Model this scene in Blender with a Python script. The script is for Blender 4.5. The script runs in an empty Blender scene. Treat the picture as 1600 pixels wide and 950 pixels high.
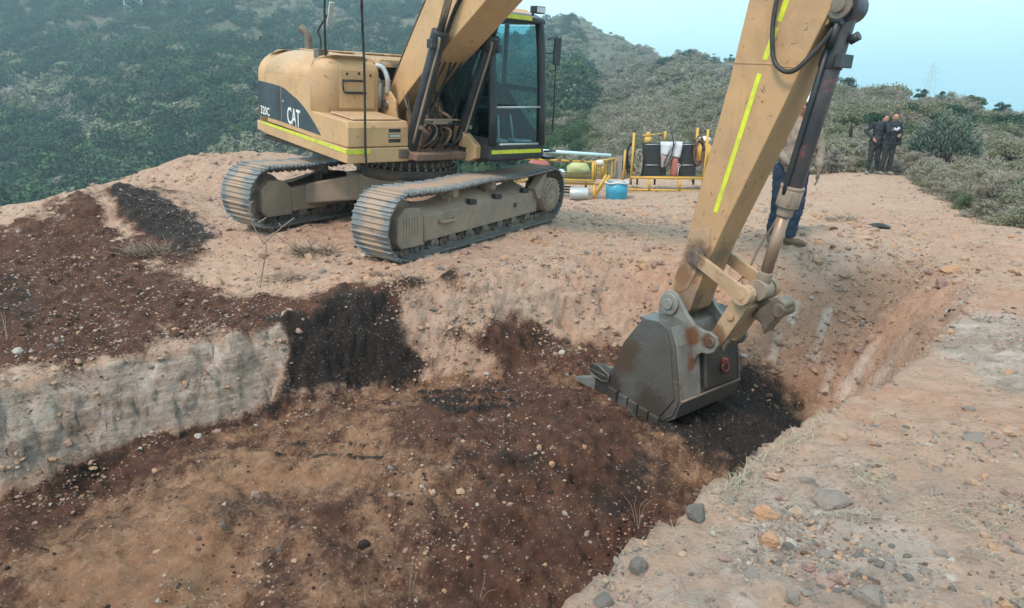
import bpy, bmesh, math, random
import numpy as np
from mathutils import Vector, Matrix, Euler

random.seed(7)
RNG = np.random.default_rng(7)
SC = bpy.context.scene
COL = SC.collection

# ------------------------------------------------------------------ camera
# the camera stands at the world origin, about 1.65 m above the ledge, tipped 15.3 degrees down
F_PX = 1150.0
PITCH = math.radians(15.3)
cam_d = bpy.data.cameras.new("camera")
cam = bpy.data.objects.new("camera", cam_d)
COL.objects.link(cam)
cam_d.sensor_width = 36.0
cam_d.lens = 36.0 * F_PX / 1600.0
cam_d.clip_start = 0.05
cam_d.clip_end = 20000
cam.location = (0, 0, 0)
cam.rotation_euler = (math.pi / 2 - PITCH, 0, 0)
SC.camera = cam

# ------------------------------------------------------------------ light, sky, exposure
SUN_EL, SUN_AZ = math.radians(52), math.radians(215)     # compass azimuth, clockwise from +Y
world = bpy.data.worlds.new("World")
SC.world = world
world.use_nodes = True
wn = world.node_tree
wn.nodes.clear()
w_out = wn.nodes.new("ShaderNodeOutputWorld")
w_bg = wn.nodes.new("ShaderNodeBackground")
w_sky = wn.nodes.new("ShaderNodeTexSky")
w_sky.sky_type = 'NISHITA'
w_sky.sun_disc = False
w_sky.sun_elevation = SUN_EL
w_sky.sun_rotation = SUN_AZ
w_sky.air_density = 1.4
w_sky.dust_density = 3.0
w_mix = wn.nodes.new("ShaderNodeMixRGB")
w_mix.inputs[0].default_value = 0.8
w_mix.inputs[2].default_value = (8.4, 12.3, 13.2, 1)       # thin bright overcast
wn.links.new(w_sky.outputs[0], w_mix.inputs[1])
# thin uneven veil of high cloud, all round the sky
w_tc = wn.nodes.new("ShaderNodeTexCoord")
w_mp = wn.nodes.new("ShaderNodeMapping"); w_mp.inputs['Scale'].default_value = (1, 1, 3.5)
w_nz = wn.nodes.new("ShaderNodeTexNoise"); w_nz.inputs['Scale'].default_value = 1.6; w_nz.inputs['Detail'].default_value = 6
w_cl = wn.nodes.new("ShaderNodeMixRGB"); w_cl.inputs[1].default_value = (6.9, 11.2, 13.0, 1); w_cl.inputs[2].default_value = (10.6, 13.4, 13.6, 1)
w_rp = wn.nodes.new("ShaderNodeValToRGB"); w_rp.color_ramp.elements[0].position = .35; w_rp.color_ramp.elements[1].position = .68
wn.links.new(w_tc.outputs['Generated'], w_mp.inputs[0]); wn.links.new(w_mp.outputs[0], w_nz.inputs['Vector'])
wn.links.new(w_nz.outputs['Fac'], w_rp.inputs[0]); wn.links.new(w_rp.outputs[0], w_cl.inputs[0]); wn.links.new(w_cl.outputs[0], w_mix.inputs[2])
wn.links.new(w_mix.outputs[0], w_bg.inputs[0])
w_bg.inputs[1].default_value = 0.1
wn.links.new(w_bg.outputs[0], w_out.inputs[0])

sun_d = bpy.data.lights.new("sun", 'SUN')
sun = bpy.data.objects.new("sun", sun_d)
COL.objects.link(sun)
sun_d.energy = 2.4
sun_d.angle = math.radians(12)
sun_d.color = (1.0, 0.80, 0.68)
_sd = Vector((math.sin(SUN_AZ) * math.cos(SUN_EL), math.cos(SUN_AZ) * math.cos(SUN_EL), math.sin(SUN_EL)))
sun.rotation_euler = _sd.to_track_quat('Z', 'Y').to_euler()

SC.view_settings.view_transform = 'Standard'
SC.view_settings.look = 'None'
SC.view_settings.exposure = 0.42
SC.view_settings.gamma = 1.0
SC.cycles.volume_bounces = 3
SC.cycles.max_bounces = 8
SC.cycles.transparent_max_bounces = 12

# ------------------------------------------------------------------ node helpers
def ramp(nt, fac, stops):
    r = nt.nodes.new("ShaderNodeValToRGB")
    el = r.color_ramp.elements
    while len(el) < len(stops):
        el.new(0.5)
    for e, (p, c) in zip(el, stops):
        e.position = p
        e.color = (c, c, c, 1) if isinstance(c, (int, float)) else (*c, 1)
    nt.links.new(fac, r.inputs[0])
    return r.outputs[0]

def noise(nt, scale, detail=4, rough=0.55, vec=None, dist=0.0):
    n = nt.nodes.new("ShaderNodeTexNoise")
    n.inputs['Scale'].default_value = scale
    n.inputs['Detail'].default_value = detail
    n.inputs['Roughness'].default_value = rough
    n.inputs['Distortion'].default_value = dist
    if vec is not None:
        nt.links.new(vec, n.inputs['Vector'])
    return n.outputs['Fac']

def mix(nt, fac, a, b, mode='MIX'):
    m = nt.nodes.new("ShaderNodeMixRGB")
    m.blend_type = mode
    for s, v in ((0, fac), (1, a), (2, b)):
        if isinstance(v, (int, float)):
            m.inputs[s].default_value = v if s == 0 else (v, v, v, 1)
        elif isinstance(v, tuple):
            m.inputs[s].default_value = (*v, 1)
        else:
            nt.links.new(v, m.inputs[s])
    return m.outputs[0]

def math_(nt, op, a, b=None, clamp=False):
    m = nt.nodes.new("ShaderNodeMath")
    m.operation = op
    m.use_clamp = clamp
    for s, v in ((0, a), (1, b)):
        if v is None:
            continue
        if isinstance(v, (int, float)):
            m.inputs[s].default_value = v
        else:
            nt.links.new(v, m.inputs[s])
    return m.outputs[0]

def new_mat(name):
    m = bpy.data.materials.new(name)
    m.use_nodes = True
    nt = m.node_tree
    b = nt.nodes["Principled BSDF"]
    return m, nt, b

def bump(nt, b, h, strength=0.3, dist=0.01):
    n = nt.nodes.new("ShaderNodeBump")
    n.inputs['Strength'].default_value = strength
    n.inputs['Distance'].default_value = dist
    nt.links.new(h, n.inputs['Height'])
    nt.links.new(n.outputs[0], b.inputs['Normal'])

def surf(name, col, dirt=None, amt=0.4, scale=4.0, rough=0.6, metal=0.0, bmp=0.15, dist=0.004,
         rust=None, rust_amt=0.0, rust_scale=3.0, up=0.0, spec=0.4, flecks=0.0, near=None, scratch=0.0):
    """painted / metal / cloth surface with dirt patches, rust spots and dust settled on upward faces"""
    m, nt, b = new_mat(name)
    tc = nt.nodes.new("ShaderNodeTexCoord").outputs['Object']
    c = mix(nt, noise(nt, scale * 2.3, 5, 0.6, tc), tuple(x * 0.86 for x in col), tuple(min(1, x * 1.1) for x in col))
    r = rough
    if dirt:
        f = ramp(nt, noise(nt, scale, 8, 0.68, tc), [(0.42, 0.0), (0.72, 1.0)])
        f = math_(nt, 'MULTIPLY', f, amt)
        c = mix(nt, f, c, dirt)
        if up > 0:
            g = nt.nodes.new("ShaderNodeNewGeometry")
            s = nt.nodes.new("ShaderNodeSeparateXYZ")
            nt.links.new(g.outputs['Normal'], s.inputs[0])
            u = ramp(nt, s.outputs[2], [(0.35, 0.0), (0.95, 1.0)])
            u = math_(nt, 'MULTIPLY', u, noise(nt, scale * 1.7, 5, 0.6, tc))
            u = math_(nt, 'MULTIPLY', u, up * 2.0, True)
            c = mix(nt, u, c, dirt)
    if rust:
        f = ramp(nt, noise(nt, rust_scale, 9, 0.7, tc, 0.4), [(0.66 - 0.25 * rust_amt, 0.0), (0.72 - 0.2 * rust_amt, 1.0)])
        c = mix(nt, math_(nt, 'MULTIPLY', f, 0.85), c, rust)
    if scratch:
        mp = nt.nodes.new("ShaderNodeMapping"); mp.inputs['Scale'].default_value = (3, 14, 40); mp.inputs['Rotation'].default_value = (.3, .5, .2)
        nt.links.new(tc, mp.inputs['Vector'])
        f = ramp(nt, noise(nt, 2.0, 5, .7, mp.outputs[0]), [(.60, 0.0), (.66, 1.0)])
        c = mix(nt, math_(nt, 'MULTIPLY', f, scratch), c, (.34, .35, .34))
    if flecks:
        f = ramp(nt, noise(nt, 11, 3, .8, tc, .6), [(.63, 0.0), (.68, 1.0)])
        c = mix(nt, math_(nt, 'MULTIPLY', f, flecks), c, (.10, .06, .04))
        f = ramp(nt, noise(nt, 1.3, 9, .75, tc, 1.5), [(.50, 0.0), (.60, 1.0)])
        c = mix(nt, math_(nt, 'MULTIPLY', f, flecks * .45), c, tuple(x * .55 for x in col))
        mp = nt.nodes.new("ShaderNodeMapping"); mp.inputs['Scale'].default_value = (9, 9, .8)
        nt.links.new(tc, mp.inputs['Vector'])
        f = ramp(nt, noise(nt, 2.2, 6, .6, mp.outputs[0]), [(.58, 0.0), (.70, 1.0)])
        c = mix(nt, math_(nt, 'MULTIPLY', f, flecks * .4), c, (.30, .22, .16))
    for (px, py, pz, pr, pcx) in (near or []):
        vd = nt.nodes.new("ShaderNodeVectorMath"); vd.operation = 'DISTANCE'
        nt.links.new(tc, vd.inputs[0]); vd.inputs[1].default_value = (px, py, pz)
        q = math_(nt, 'ADD', math_(nt, 'DIVIDE', vd.outputs['Value'], pr), math_(nt, 'MULTIPLY', math_(nt, 'SUBTRACT', noise(nt, 7, 6, .7, tc), .5), 1.6))
        c = mix(nt, ramp(nt, q, [(.55, .9), (1.05, 0.0)]), c, pcx)
    nt.links.new(c, b.inputs['Base Color'])
    b.inputs['Roughness'].default_value = rough
    b.inputs['Metallic'].default_value = metal
    b.inputs['Specular IOR Level'].default_value = spec
    h = noise(nt, scale * 9, 6, 0.65, tc)
    bump(nt, b, h, bmp, dist)
    return m

DUST = (0.36, 0.26, 0.19)
MAT = {}
MAT['cat_yellow'] = surf('faded_tan_yellow_paint', (0.54, 0.335, 0.165), (0.44, 0.30, 0.195), 0.55, 2.2, 0.55, bmp=0.10, rust=(0.10, 0.055, 0.035), rust_amt=0.02, rust_scale=9, up=0.6, flecks=.6)
MAT['arm_yellow'] = surf('scuffed_tan_yellow_paint', (0.47, 0.285, 0.140), (0.35, 0.225, 0.14), 0.75, 1.7, 0.6, bmp=0.12, rust=(0.10, 0.05, 0.028), rust_amt=0.06, rust_scale=5.5, flecks=.75,
    near=[(5.03, -.17, .73, .20, (.13, .075, .05)), (4.93, -.17, .52, .16, (.17, .085, .05)), (4.98, -.17, .28, .20, (.20, .14, .10)), (5.25, 0, .75, .2, (.20, .14, .09))])
MAT['link_yellow'] = surf('worn_link_paint', (0.44, 0.295, 0.18), (0.26, 0.18, 0.12), 0.8, 4, 0.55, flecks=.7,
    near=[(5.00, -.175, .74, .17, (.12, .07, .045)), (4.90, -.175, .52, .14, (.18, .09, .05)), (4.88, -.175, .36, .12, (.22, .12, .07)), (5.352, -.17, .05, .14, (.15, .08, .045))], rust=(0.13, 0.06, 0.03), rust_amt=0.25, rust_scale=7)
MAT['dark_paint'] = surf('black_machine_paint', (0.018, 0.024, 0.030), (0.09, 0.08, 0.07), 0.4, 4, 0.42, up=0.3)
MAT['graphic'] = surf('dark_decal', (0.022, 0.032, 0.042), (0.11, 0.11, 0.11), 0.4, 3, 0.38, bmp=0.03)
MAT['white_decal'] = surf('white_lettering', (0.75, 0.76, 0.76), (0.5, 0.48, 0.45), 0.4, 20, 0.5, bmp=0)
MAT['red_decal'] = surf('faded_red_decal', (0.42, 0.07, 0.07), DUST, 0.3, 10, 0.5, bmp=0)
MAT['tape'] = surf('fluorescent_yellow_tape', (0.60, 0.66, 0.03), (0.34, 0.31, 0.10), 0.7, 9, 0.45, bmp=0.05)
def track_mat():
    m, nt, b = new_mat('worn_track_steel')
    tc = nt.nodes.new("ShaderNodeTexCoord").outputs['Object']
    g = nt.nodes.new("ShaderNodeNewGeometry")
    pos = g.outputs['Position']
    sp = nt.nodes.new("ShaderNodeSeparateXYZ"); nt.links.new(tc, sp.inputs[0])
    mid = ramp(nt, math_(nt, 'ABSOLUTE', sp.outputs[1]), [(.05, 1.0), (.24, .25)])
    n = noise(nt, 5.5, 7, .7, pos)
    d = ramp(nt, math_(nt, 'MULTIPLY', n, math_(nt, 'ADD', mid, .55)), [(.50, 0.0), (.66, 1.0)])
    low = ramp(nt, sp.outputs[2], [(.012, .75), (.034, 0.0)])
    c = mix(nt, noise(nt, 9, 5, .6, pos), (.14, .155, .165), (.27, .295, .305))
    c = mix(nt, math_(nt, 'MULTIPLY', low, noise(nt, 13, 5, .6, pos)), c, (.16, .13, .11))
    c = mix(nt, math_(nt, 'MULTIPLY', d, .9), c, (.42, .31, .235))
    nt.links.new(c, b.inputs['Base Color'])
    b.inputs['Metallic'].default_value = .35
    nt.links.new(math_(nt, 'ADD', math_(nt, 'MULTIPLY', d, .45), .42), b.inputs['Roughness'])
    bump(nt, b, noise(nt, 60, 5, .7, pos), .25, .006)
    return m
MAT['track_steel'] = track_mat()
MAT['chain_steel'] = surf('dusty_chain_steel', (0.10, 0.095, 0.09), DUST, 0.8, 6, 0.7)
MAT['frame_dust'] = surf('dust_caked_undercarriage', (0.23, 0.19, 0.15), (0.38, 0.27, 0.195), 0.9, 2.4, 0.85, bmp=0.35, up=0.8)
MAT['under_dark'] = surf('greasy_underside', (0.06, 0.05, 0.045), (0.22, 0.15, 0.11), 0.7, 3, 0.75, up=0.5)
MAT['deck'] = surf('reddish_dusty_deck', (0.16, 0.10, 0.075), (0.30, 0.19, 0.14), 0.8, 4, 0.85, bmp=0.4)
MAT['chrome'] = surf('chrome_rod', (0.45, 0.46, 0.47), (0.25, 0.18, 0.13), 0.4, 4, 0.22, 0.9, bmp=0.05)
MAT['rod_brown'] = surf('soil_smeared_rod', (0.30, 0.21, 0.155), (0.22, 0.13, 0.09), 0.6, 6, 0.42, 0.35)
MAT['cyl_dark'] = surf('oily_black_cylinder', (0.03, 0.035, 0.042), (0.10, 0.085, 0.08), 0.5, 5, 0.35, 0.1)
MAT['cyl_pink'] = surf('black_cylinder_with_red_scuffs', (0.035, 0.04, 0.05), (0.14, 0.11, 0.10), 0.6, 4, 0.4, 0.1, rust=(0.25, 0.07, 0.08), rust_amt=0.3, rust_scale=4)
MAT['bucket'] = surf('worn_bucket_steel', (0.135, 0.14, 0.135), (0.115, 0.078, 0.056), 0.95, 1.6, 0.40, 0.35, bmp=0.25, rust=(0.13, 0.075, 0.05), rust_amt=0.22, rust_scale=1.7, flecks=.5, scratch=.55,
    near=[(4.62, -.5, -.35, .22, (.10, .07, .05)), (5.0, -.5, -.72, .25, (.07, .06, .05)), (4.5, -.5, -.70, .2, (.06, .05, .045))])
MAT['bucket_light'] = surf('scraped_bucket_ear', (0.27, 0.27, 0.255), (0.13, 0.10, 0.08), 0.7, 4, 0.45, 0.3, rust=(0.17, 0.075, 0.03), rust_amt=0.35, rust_scale=2.6, flecks=.5,
    near=[(5.17, -.26, .0, .11, (.17, .075, .035)), (5.33, -.26, .01, .10, (.12, .055, .03)), (5.2, -.3, -.25, .08, (.18, .08, .04))])
MAT['bucket_dark'] = surf('dark_bucket_steel', (0.045, 0.05, 0.05), (0.10, 0.075, 0.06), 0.6, 4, 0.5, 0.3)
MAT['bright_steel'] = surf('ground_bright_steel', (0.42, 0.46, 0.48), (0.12, 0.12, 0.12), 0.5, 9, 0.3, 0.7)
MAT['pin'] = surf('greasy_pin', (0.20, 0.16, 0.13), (0.07, 0.05, 0.04), 0.8, 9, 0.45, 0.4)
MAT['rubber'] = surf('black_rubber', (0.016, 0.018, 0.02), (0.09, 0.08, 0.07), 0.5, 8, 0.55)
MAT['red_hook'] = surf('red_hook_paint', (0.24, 0.06, 0.055), (0.1, 0.05, 0.04), 0.5, 14, 0.4)
MAT['silver'] = surf('galvanised_metal', (0.5, 0.53, 0.55), (0.3, 0.27, 0.25), 0.4, 8, 0.4, 0.4)

def glass_mat(name, tint, alpha):
    m, nt, b = new_mat(name)
    b.inputs['Base Color'].default_value = (*tint, 1)
    b.inputs['Roughness'].default_value = 0.04
    b.inputs['Transmission Weight'].default_value = 0.0
    t = nt.nodes.new("ShaderNodeBsdfTransparent")
    t.inputs[0].default_value = (0.64, 0.82, 0.84, 1)
    g = nt.nodes.new("ShaderNodeBsdfGlossy")
    g.inputs['Roughness'].default_value = 0.05
    fr = nt.nodes.new("ShaderNodeLayerWeight")
    fr.inputs[0].default_value = 0.35
    mx = nt.nodes.new("ShaderNodeMixShader")
    k = math_(nt, 'MULTIPLY', math_(nt, 'POWER', fr.outputs['Facing'], 3.0), .35)
    nt.links.new(math_(nt, 'ADD', k, alpha), mx.inputs[0])
    nt.links.new(t.outputs[0], mx.inputs[1])
    nt.links.new(g.outputs[0], mx.inputs[2])
    nt.links.new(mx.outputs[0], nt.nodes["Material Output"].inputs[0])
    return m
MAT['glass'] = glass_mat('teal_tinted_cab_glass', (0.4, 0.7, 0.7), 0.03)

# ------------------------------------------------------------------ object helpers
def tag(o, label=None, cat=None, group=None, kind=None):
    for k, v in (('label', label), ('category', cat), ('group', group), ('kind', kind)):
        if v:
            o[k] = v
    return o

def empty(name, loc=(0, 0, 0), rz=0.0, **kw):
    o = bpy.data.objects.new(name, None)
    o.empty_display_size = 0.3
    COL.objects.link(o)
    o.location = loc
    o.rotation_euler = (0, 0, rz)
    return tag(o, **kw)

def link_mesh(name, me, mat=None, parent=None, rz=None):
    if mat is not None and not me.materials:
        me.materials.append(mat)
    o = bpy.data.objects.new(name, me)
    COL.objects.link(o)
    if parent is not None:
        o.parent = parent
    if rz is not None:
        o.rotation_euler = (0, 0, rz)
    return o

class MB:
    def __init__(s):
        s.v, s.f, s.sm = [], [], []
    def add(s, vs, fs, smooth=False):
        n = len(s.v)
        s.v += [tuple(map(float, p)) for p in vs]
        s.f += [tuple(i + n for i in f) for f in fs]
        s.sm += [smooth] * len(fs)
        return s
    def box(s, a, b):
        (x0, y0, z0), (x1, y1, z1) = a, b
        vs = [(x, y, z) for z in (z0, z1) for y in (y0, y1) for x in (x0, x1)]
        return s.add(vs, [(0, 2, 3, 1), (4, 5, 7, 6), (0, 1, 5, 4), (2, 6, 7, 3), (0, 4, 6, 2), (1, 3, 7, 5)])
    def prism(s, poly, a, b, axis='y', inset=0.0):
        """poly of (x,z) for axis y, (x,y) for axis z, (y,z) for axis x"""
        n = len(poly)
        if axis == 'y':
            P = lambda p, t: (p[0], t, p[1])
        elif axis == 'z':
            P = lambda p, t: (p[0], p[1], t)
        else:
            P = lambda p, t: (t, p[0], p[1])
        vs = [P(p, a) for p in poly] + [P(p, b) for p in poly]
        fs = [tuple(range(n)), tuple(range(2 * n - 1, n - 1, -1))]
        fs += [(i, n + i, n + (i + 1) % n, (i + 1) % n) for i in range(n)]
        return s.add(vs, fs)
    def cyl(s, p0, p1, r0, r1=None, n=16, cap=True, smooth=True):
        r1 = r0 if r1 is None else r1
        p0, p1 = Vector(p0), Vector(p1)
        d = (p1 - p0).normalized()
        u = d.orthogonal().normalized()
        w = d.cross(u)
        vs = []
        for p, r in ((p0, r0), (p1, r1)):
            for i in range(n):
                a = 2 * math.pi * i / n
                vs.append(p + (u * math.cos(a) + w * math.sin(a)) * r)
        s.add(vs, [(i, (i + 1) % n, n + (i + 1) % n, n + i) for i in range(n)], smooth)
        if cap:
            m = len(s.v) - 2 * n
            s.f += [tuple(m + i for i in range(n - 1, -1, -1)), tuple(m + n + i for i in range(n))]
            s.sm += [False, False]
        return s
    def tube(s, pts, r, n=8, cap=True):
        pts = [Vector(p) for p in pts]
        m = len(pts)
        rs = r if isinstance(r, (list, tuple)) else [r] * m
        vs = []
        u = None
        for i, p in enumerate(pts):
            d = (pts[min(i + 1, m - 1)] - pts[max(i - 1, 0)]).normalized()
            u = d.orthogonal().normalized() if u is None else (u - d * u.dot(d)).normalized()
            w = d.cross(u)
            for k in range(n):
                a = 2 * math.pi * k / n
                vs.append(p + (u * math.cos(a) + w * math.sin(a)) * rs[i])
        fs = [(i * n + k, i * n + (k + 1) % n, (i + 1) * n + (k + 1) % n, (i + 1) * n + k)
              for i in range(m - 1) for k in range(n)]
        s.add(vs, fs, True)
        if cap:
            b = len(s.v) - m * n
            s.f += [tuple(b + k for k in range(n - 1, -1, -1)), tuple(b + (m - 1) * n + k for k in range(n))]
            s.sm += [False, False]
        return s
    def torus(s, c, axis, R, r, n=24, k=8, a0=0, a1=2 * math.pi):
        c, ax = Vector(c), Vector(axis).normalized()
        u = ax.orthogonal().normalized()
        w = ax.cross(u)
        full = abs(a1 - a0 - 2 * math.pi) < 1e-6
        pts = [c + (u * math.cos(a) + w * math.sin(a)) * R
               for a in [a0 + (a1 - a0) * i / n for i in range(n + 1)]]
        return s.tube(pts, r, k, not full)
    def sphere(s, c, r, n=12, m=8, sc=(1, 1, 1)):
        vs = [(c[0], c[1], c[2] - r * sc[2])]
        for j in range(1, m):
            t = math.pi * j / m - math.pi / 2
            for i in range(n):
                a = 2 * math.pi * i / n
                vs.append((c[0] + r * sc[0] * math.cos(t) * math.cos(a), c[1] + r * sc[1] * math.cos(t) * math.sin(a), c[2] + r * sc[2] * math.sin(t)))
        vs.append((c[0], c[1], c[2] + r * sc[2]))
        fs = [(0, 1 + (i + 1) % n, 1 + i) for i in range(n)]
        for j in range(m - 2):
            b = 1 + j * n
            fs += [(b + i, b + (i + 1) % n, b + n + (i + 1) % n, b + n + i) for i in range(n)]
        b = 1 + (m - 2) * n
        fs += [(b + i, b + (i + 1) % n, len(vs) - 1) for i in range(n)]
        return s.add(vs, fs, True)
    def mesh(s, name, mat=None):
        me = bpy.data.meshes.new(name)
        me.from_pydata(s.v, [], s.f)
        me.polygons.foreach_set('use_smooth', s.sm)
        if mat is not None:
            me.materials.append(mat)
        bm = bmesh.new()
        bm.from_mesh(me)
        bmesh.ops.recalc_face_normals(bm, faces=bm.faces)
        bm.to_mesh(me)
        bm.free()
        return me
    def build(s, name, mat, parent=None, rz=None, bevel=0.0, seg=2):
        o = link_mesh(name, s.mesh(name, mat), None, parent, rz)
        if bevel > 0:
            b = o.modifiers.new('bevel', 'BEVEL')
            b.width = bevel
            b.segments = seg
            b.limit_method = 'ANGLE'
            b.angle_limit = math.radians(35)
            b.harden_normals = False
        return o

def spline(pts, n=8):
    """Catmull-Rom through points"""
    P = [Vector(p) for p in pts]
    P = [P[0] * 2 - P[1]] + P + [P[-1] * 2 - P[-2]]
    out = []
    for i in range(1, len(P) - 2):
        for k in range(n):
            t = k / n
            a, b, c, d = P[i - 1], P[i], P[i + 1], P[i + 2]
            out.append(0.5 * ((2 * b) + (c - a) * t + (2 * a - 5 * b + 4 * c - d) * t * t + (3 * b - a - 3 * c + d) * t ** 3))
    out.append(P[-2])
    return out

def copy_tree(o, parent=None):
    c = o.copy()
    COL.objects.link(c)
    if parent is not None:
        c.parent = parent
    for ch in list(o.children):
        copy_tree(ch, c)
    return c

# ------------------------------------------------------------------ numpy noise
def _hash(ix, iy, seed):
    h = (ix.astype(np.int64) * 374761393 + iy.astype(np.int64) * 668265263 + seed * 974634777) & 0x7fffffff
    h = ((h ^ (h >> 13)) * 1274126177) & 0x7fffffff
    return ((h ^ (h >> 16)) & 0xffff) / 65535.0

def vnoise(x, y, seed=0):
    ix, iy = np.floor(x), np.floor(y)
    fx, fy = x - ix, y - iy
    fx = fx * fx * fx * (fx * (fx * 6 - 15) + 10)
    fy = fy * fy * fy * (fy * (fy * 6 - 15) + 10)
    a, b = _hash(ix, iy, seed), _hash(ix + 1, iy, seed)
    c, d = _hash(ix, iy + 1, seed), _hash(ix + 1, iy + 1, seed)
    return (a * (1 - fx) + b * fx) * (1 - fy) + (c * (1 - fx) + d * fx) * fy - 0.5

def fbm(x, y, scale, octs=4, gain=0.5, seed=0, ridged=False):
    o = np.zeros_like(x, dtype=float)
    amp, f = 1.0, 1.0 / scale
    for i in range(octs):
        c, s = math.cos(0.7 * i + 0.3), math.sin(0.7 * i + 0.3)
        n = vnoise((x * c - y * s) * f, (x * s + y * c) * f, seed + i * 17)
        if ridged:
            n = 0.5 - 2 * np.abs(n)
        o += amp * n
        amp *= gain
        f *= 2.03
    return o

def sstep(a, b, x):
    t = np.clip((x - a) / (b - a), 0, 1)
    return t * t * (3 - 2 * t)

def poly_sd(px, py, poly):
    """signed distance (positive inside) and index-weighted nearest info"""
    n = len(poly)
    best = np.full(px.shape, 1e9)
    inside = np.zeros(px.shape, bool)
    for i in range(n):
        ax, ay = poly[i][:2]
        bx, by = poly[(i + 1) % n][:2]
        dx, dy = bx - ax, by - ay
        t = np.clip(((px - ax) * dx + (py - ay) * dy) / (dx * dx + dy * dy + 1e-12), 0, 1)
        best = np.minimum(best, np.hypot(px - ax - t * dx, py - ay - t * dy))
        cond = ((ay > py) != (by > py))
        with np.errstate(divide='ignore', invalid='ignore'):
            xi = (bx - ax) * (py - ay) / (by - ay + 1e-15) + ax
        inside ^= cond & (px < xi)
    return np.where(inside, best, -best)

CP, SP = math.cos(PITCH), math.sin(PITCH)
def ray(u, v):
    a, b = (u - 800) / F_PX, (v - 475) / F_PX
    return np.array([a, CP - b * SP, -SP - b * CP])
def at_z(u, v, z):
    d = ray(u, v)
    return d * (z / d[2])

# ------------------------------------------------------------------ the ground: plateau, pit, spoil heaps
class RBF:
    def __init__(s, pts, smooth=0.0):
        P = np.array(pts, float)
        s.c = P[:, :2]
        n = len(P)
        r = np.hypot(*(s.c[:, None] - s.c[None]).transpose(2, 0, 1))
        A = np.zeros((n + 3, n + 3))
        A[:n, :n] = s.k(r) + smooth * np.eye(n)
        A[:n, n] = 1; A[:n, n + 1:] = s.c
        A[n, :n] = 1; A[n + 1:, :n] = s.c.T
        s.w = np.linalg.solve(A, np.r_[P[:, 2], 0, 0, 0])
    @staticmethod
    def k(r):
        return r
    def __call__(s, x, y):
        o = s.w[-3] + s.w[-2] * x + s.w[-1] * y
        for (cx, cy), w in zip(s.c, s.w):
            o = o + w * np.sqrt((x - cx) ** 2 + (y - cy) ** 2 + 0.04)
        return o

PLATEAU = RBF([
    (-3.81, 9.58, -1.62), (-1.42, 8.07, -1.86), (.8, 11.59, -1.81), (-1.59, 13.1, -1.58), (-1.3, 10.6, -1.70),
    (0.19, 2.13, -1.65), (1.47, 3.5, -1.70), (3.85, 6.06, -1.80), (2, 1, -1.60), (0, 0, -1.62), (5, 3, -1.70), (8, 5, -1.80), (2.6, 3.2, -1.66),
    (5, 8.3, -1.85), (5, 10, -1.80), (3.47, 9.03, -1.75), (2.2, 9.5, -1.80), (1.0, 9.8, -1.84), (6.8, 7.5, -1.72), (7.6, 9.0, -1.75),
    (5.67, 11.25, -1.88), (8.5, 12.16, -2.0), (10.14, 18, -2.08), (10.44, 21.2, -1.95), (3, 19.1, -2.2), (2.5, 17.6, -2.2), (4.9, 19.2, -2.2), (1.2, 17.6, -2.2), (0, 16, -2.1), (7.5, 15.5, -2.0),
    (-2.4, 7.06, -2.15), (-4.15, 5.6, -2.2), (-6, 4.3, -2.25), (-3.6, 8.2, -1.95), (-5.2, 7.2, -2.05), (-7.5, 8, -2.0), (-4.6, 9.6, -1.82), (-10, 8, -2.1), (-13, 8, -2.4),
    (-8.5, 12.2, -1.86), (-6.9, 12.6, -1.47), (-5.75, 14.1, -0.95), (-4.75, 15.0, -1.02), (-3.2, 16.0, -1.3), (-4.2, 12.3, -1.62), (-5.4, 12.6, -1.40), (-3, 14.2, -1.5),
    (-2, -1, -1.7), (8, 0, -1.7), (-1.8, 8.0, -1.86), (3, 24, -2.4), (8, 26, -2.4)])

FLOOR = RBF([
    (3.0, 7.3, -3.30), (2.3, 7.2, -3.28), (1.9, 6.5, -3.2), (1.4, 6.3, -3.02), (2.6, 6.3, -3.4), (1.9, 5.4, -3.45),
    (-1.09, 7.3, -2.98), (-2.2, 6.5, -3.02), (-3.6, 5.0, -3.10), (-5, 3.8, -3.15), (-1.6, 7.2, -2.96),
    (-.24, 4.9, -2.62), (0.45, 5.4, -2.66), (.7, 6.3, -2.8), (1.25, 4.9, -3.1), (.65, 3.7, -3.35), (0, 2.4, -3.3), (-.76, 3.75, -2.85), (-.8, 4.6, -2.68),
    (-3, 3.75, -3.02), (-1.7, 5.2, -2.80), (-1.2, 6.2, -2.82), (-2.9, 4.6, -2.98), (0.3, 7.2, -2.82), (.38, 8.2, -2.60), (1.1, 8.1, -2.7), (-.35, 7.9, -2.75), (1.6, 7.6, -2.9), (-2, 2.5, -2.95), (-1.3, 1.5, -3.0), (-5, 1, -3.0), (2.2, 8.0, -2.95), (3.4, 8, -3.2), (-1.6, 4.1, -2.84)])

# rim of the pit, with the horizontal run of the wall below each point
RIM = [(-2.4, .2, .3), (-.75, 1.0, .25), (0.14, 2.13, .25), (.66, 2.84, .25), (1.38, 3.56, .3), (2.09, 4.23, .45), (3.0, 5.1, .45), (3.85, 6.06, .6),
       (4.55, 7.0, 1.4), (4.95, 8.0, 2.4), (4.9, 8.75, 2.4), (4.1, 8.95, 2.2), (3.4, 8.75, 1.9), (2.4, 9.0, 1.5), (1.6, 9.3, 1.25), (.9, 9.3, 1.2), (.1, 8.75, 1.0),
       (-.6, 8.15, .95), (-1.3, 7.95, .75), (-1.75, 7.6, .55), (-2.1, 7.15, .42), (-2.45, 6.95, .38), (-3.2, 6.3, .38), (-4.15, 5.55, .38), (-6, 4.2, .4), (-9, 2.2, .5), (-9, -2, .5)]
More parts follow.
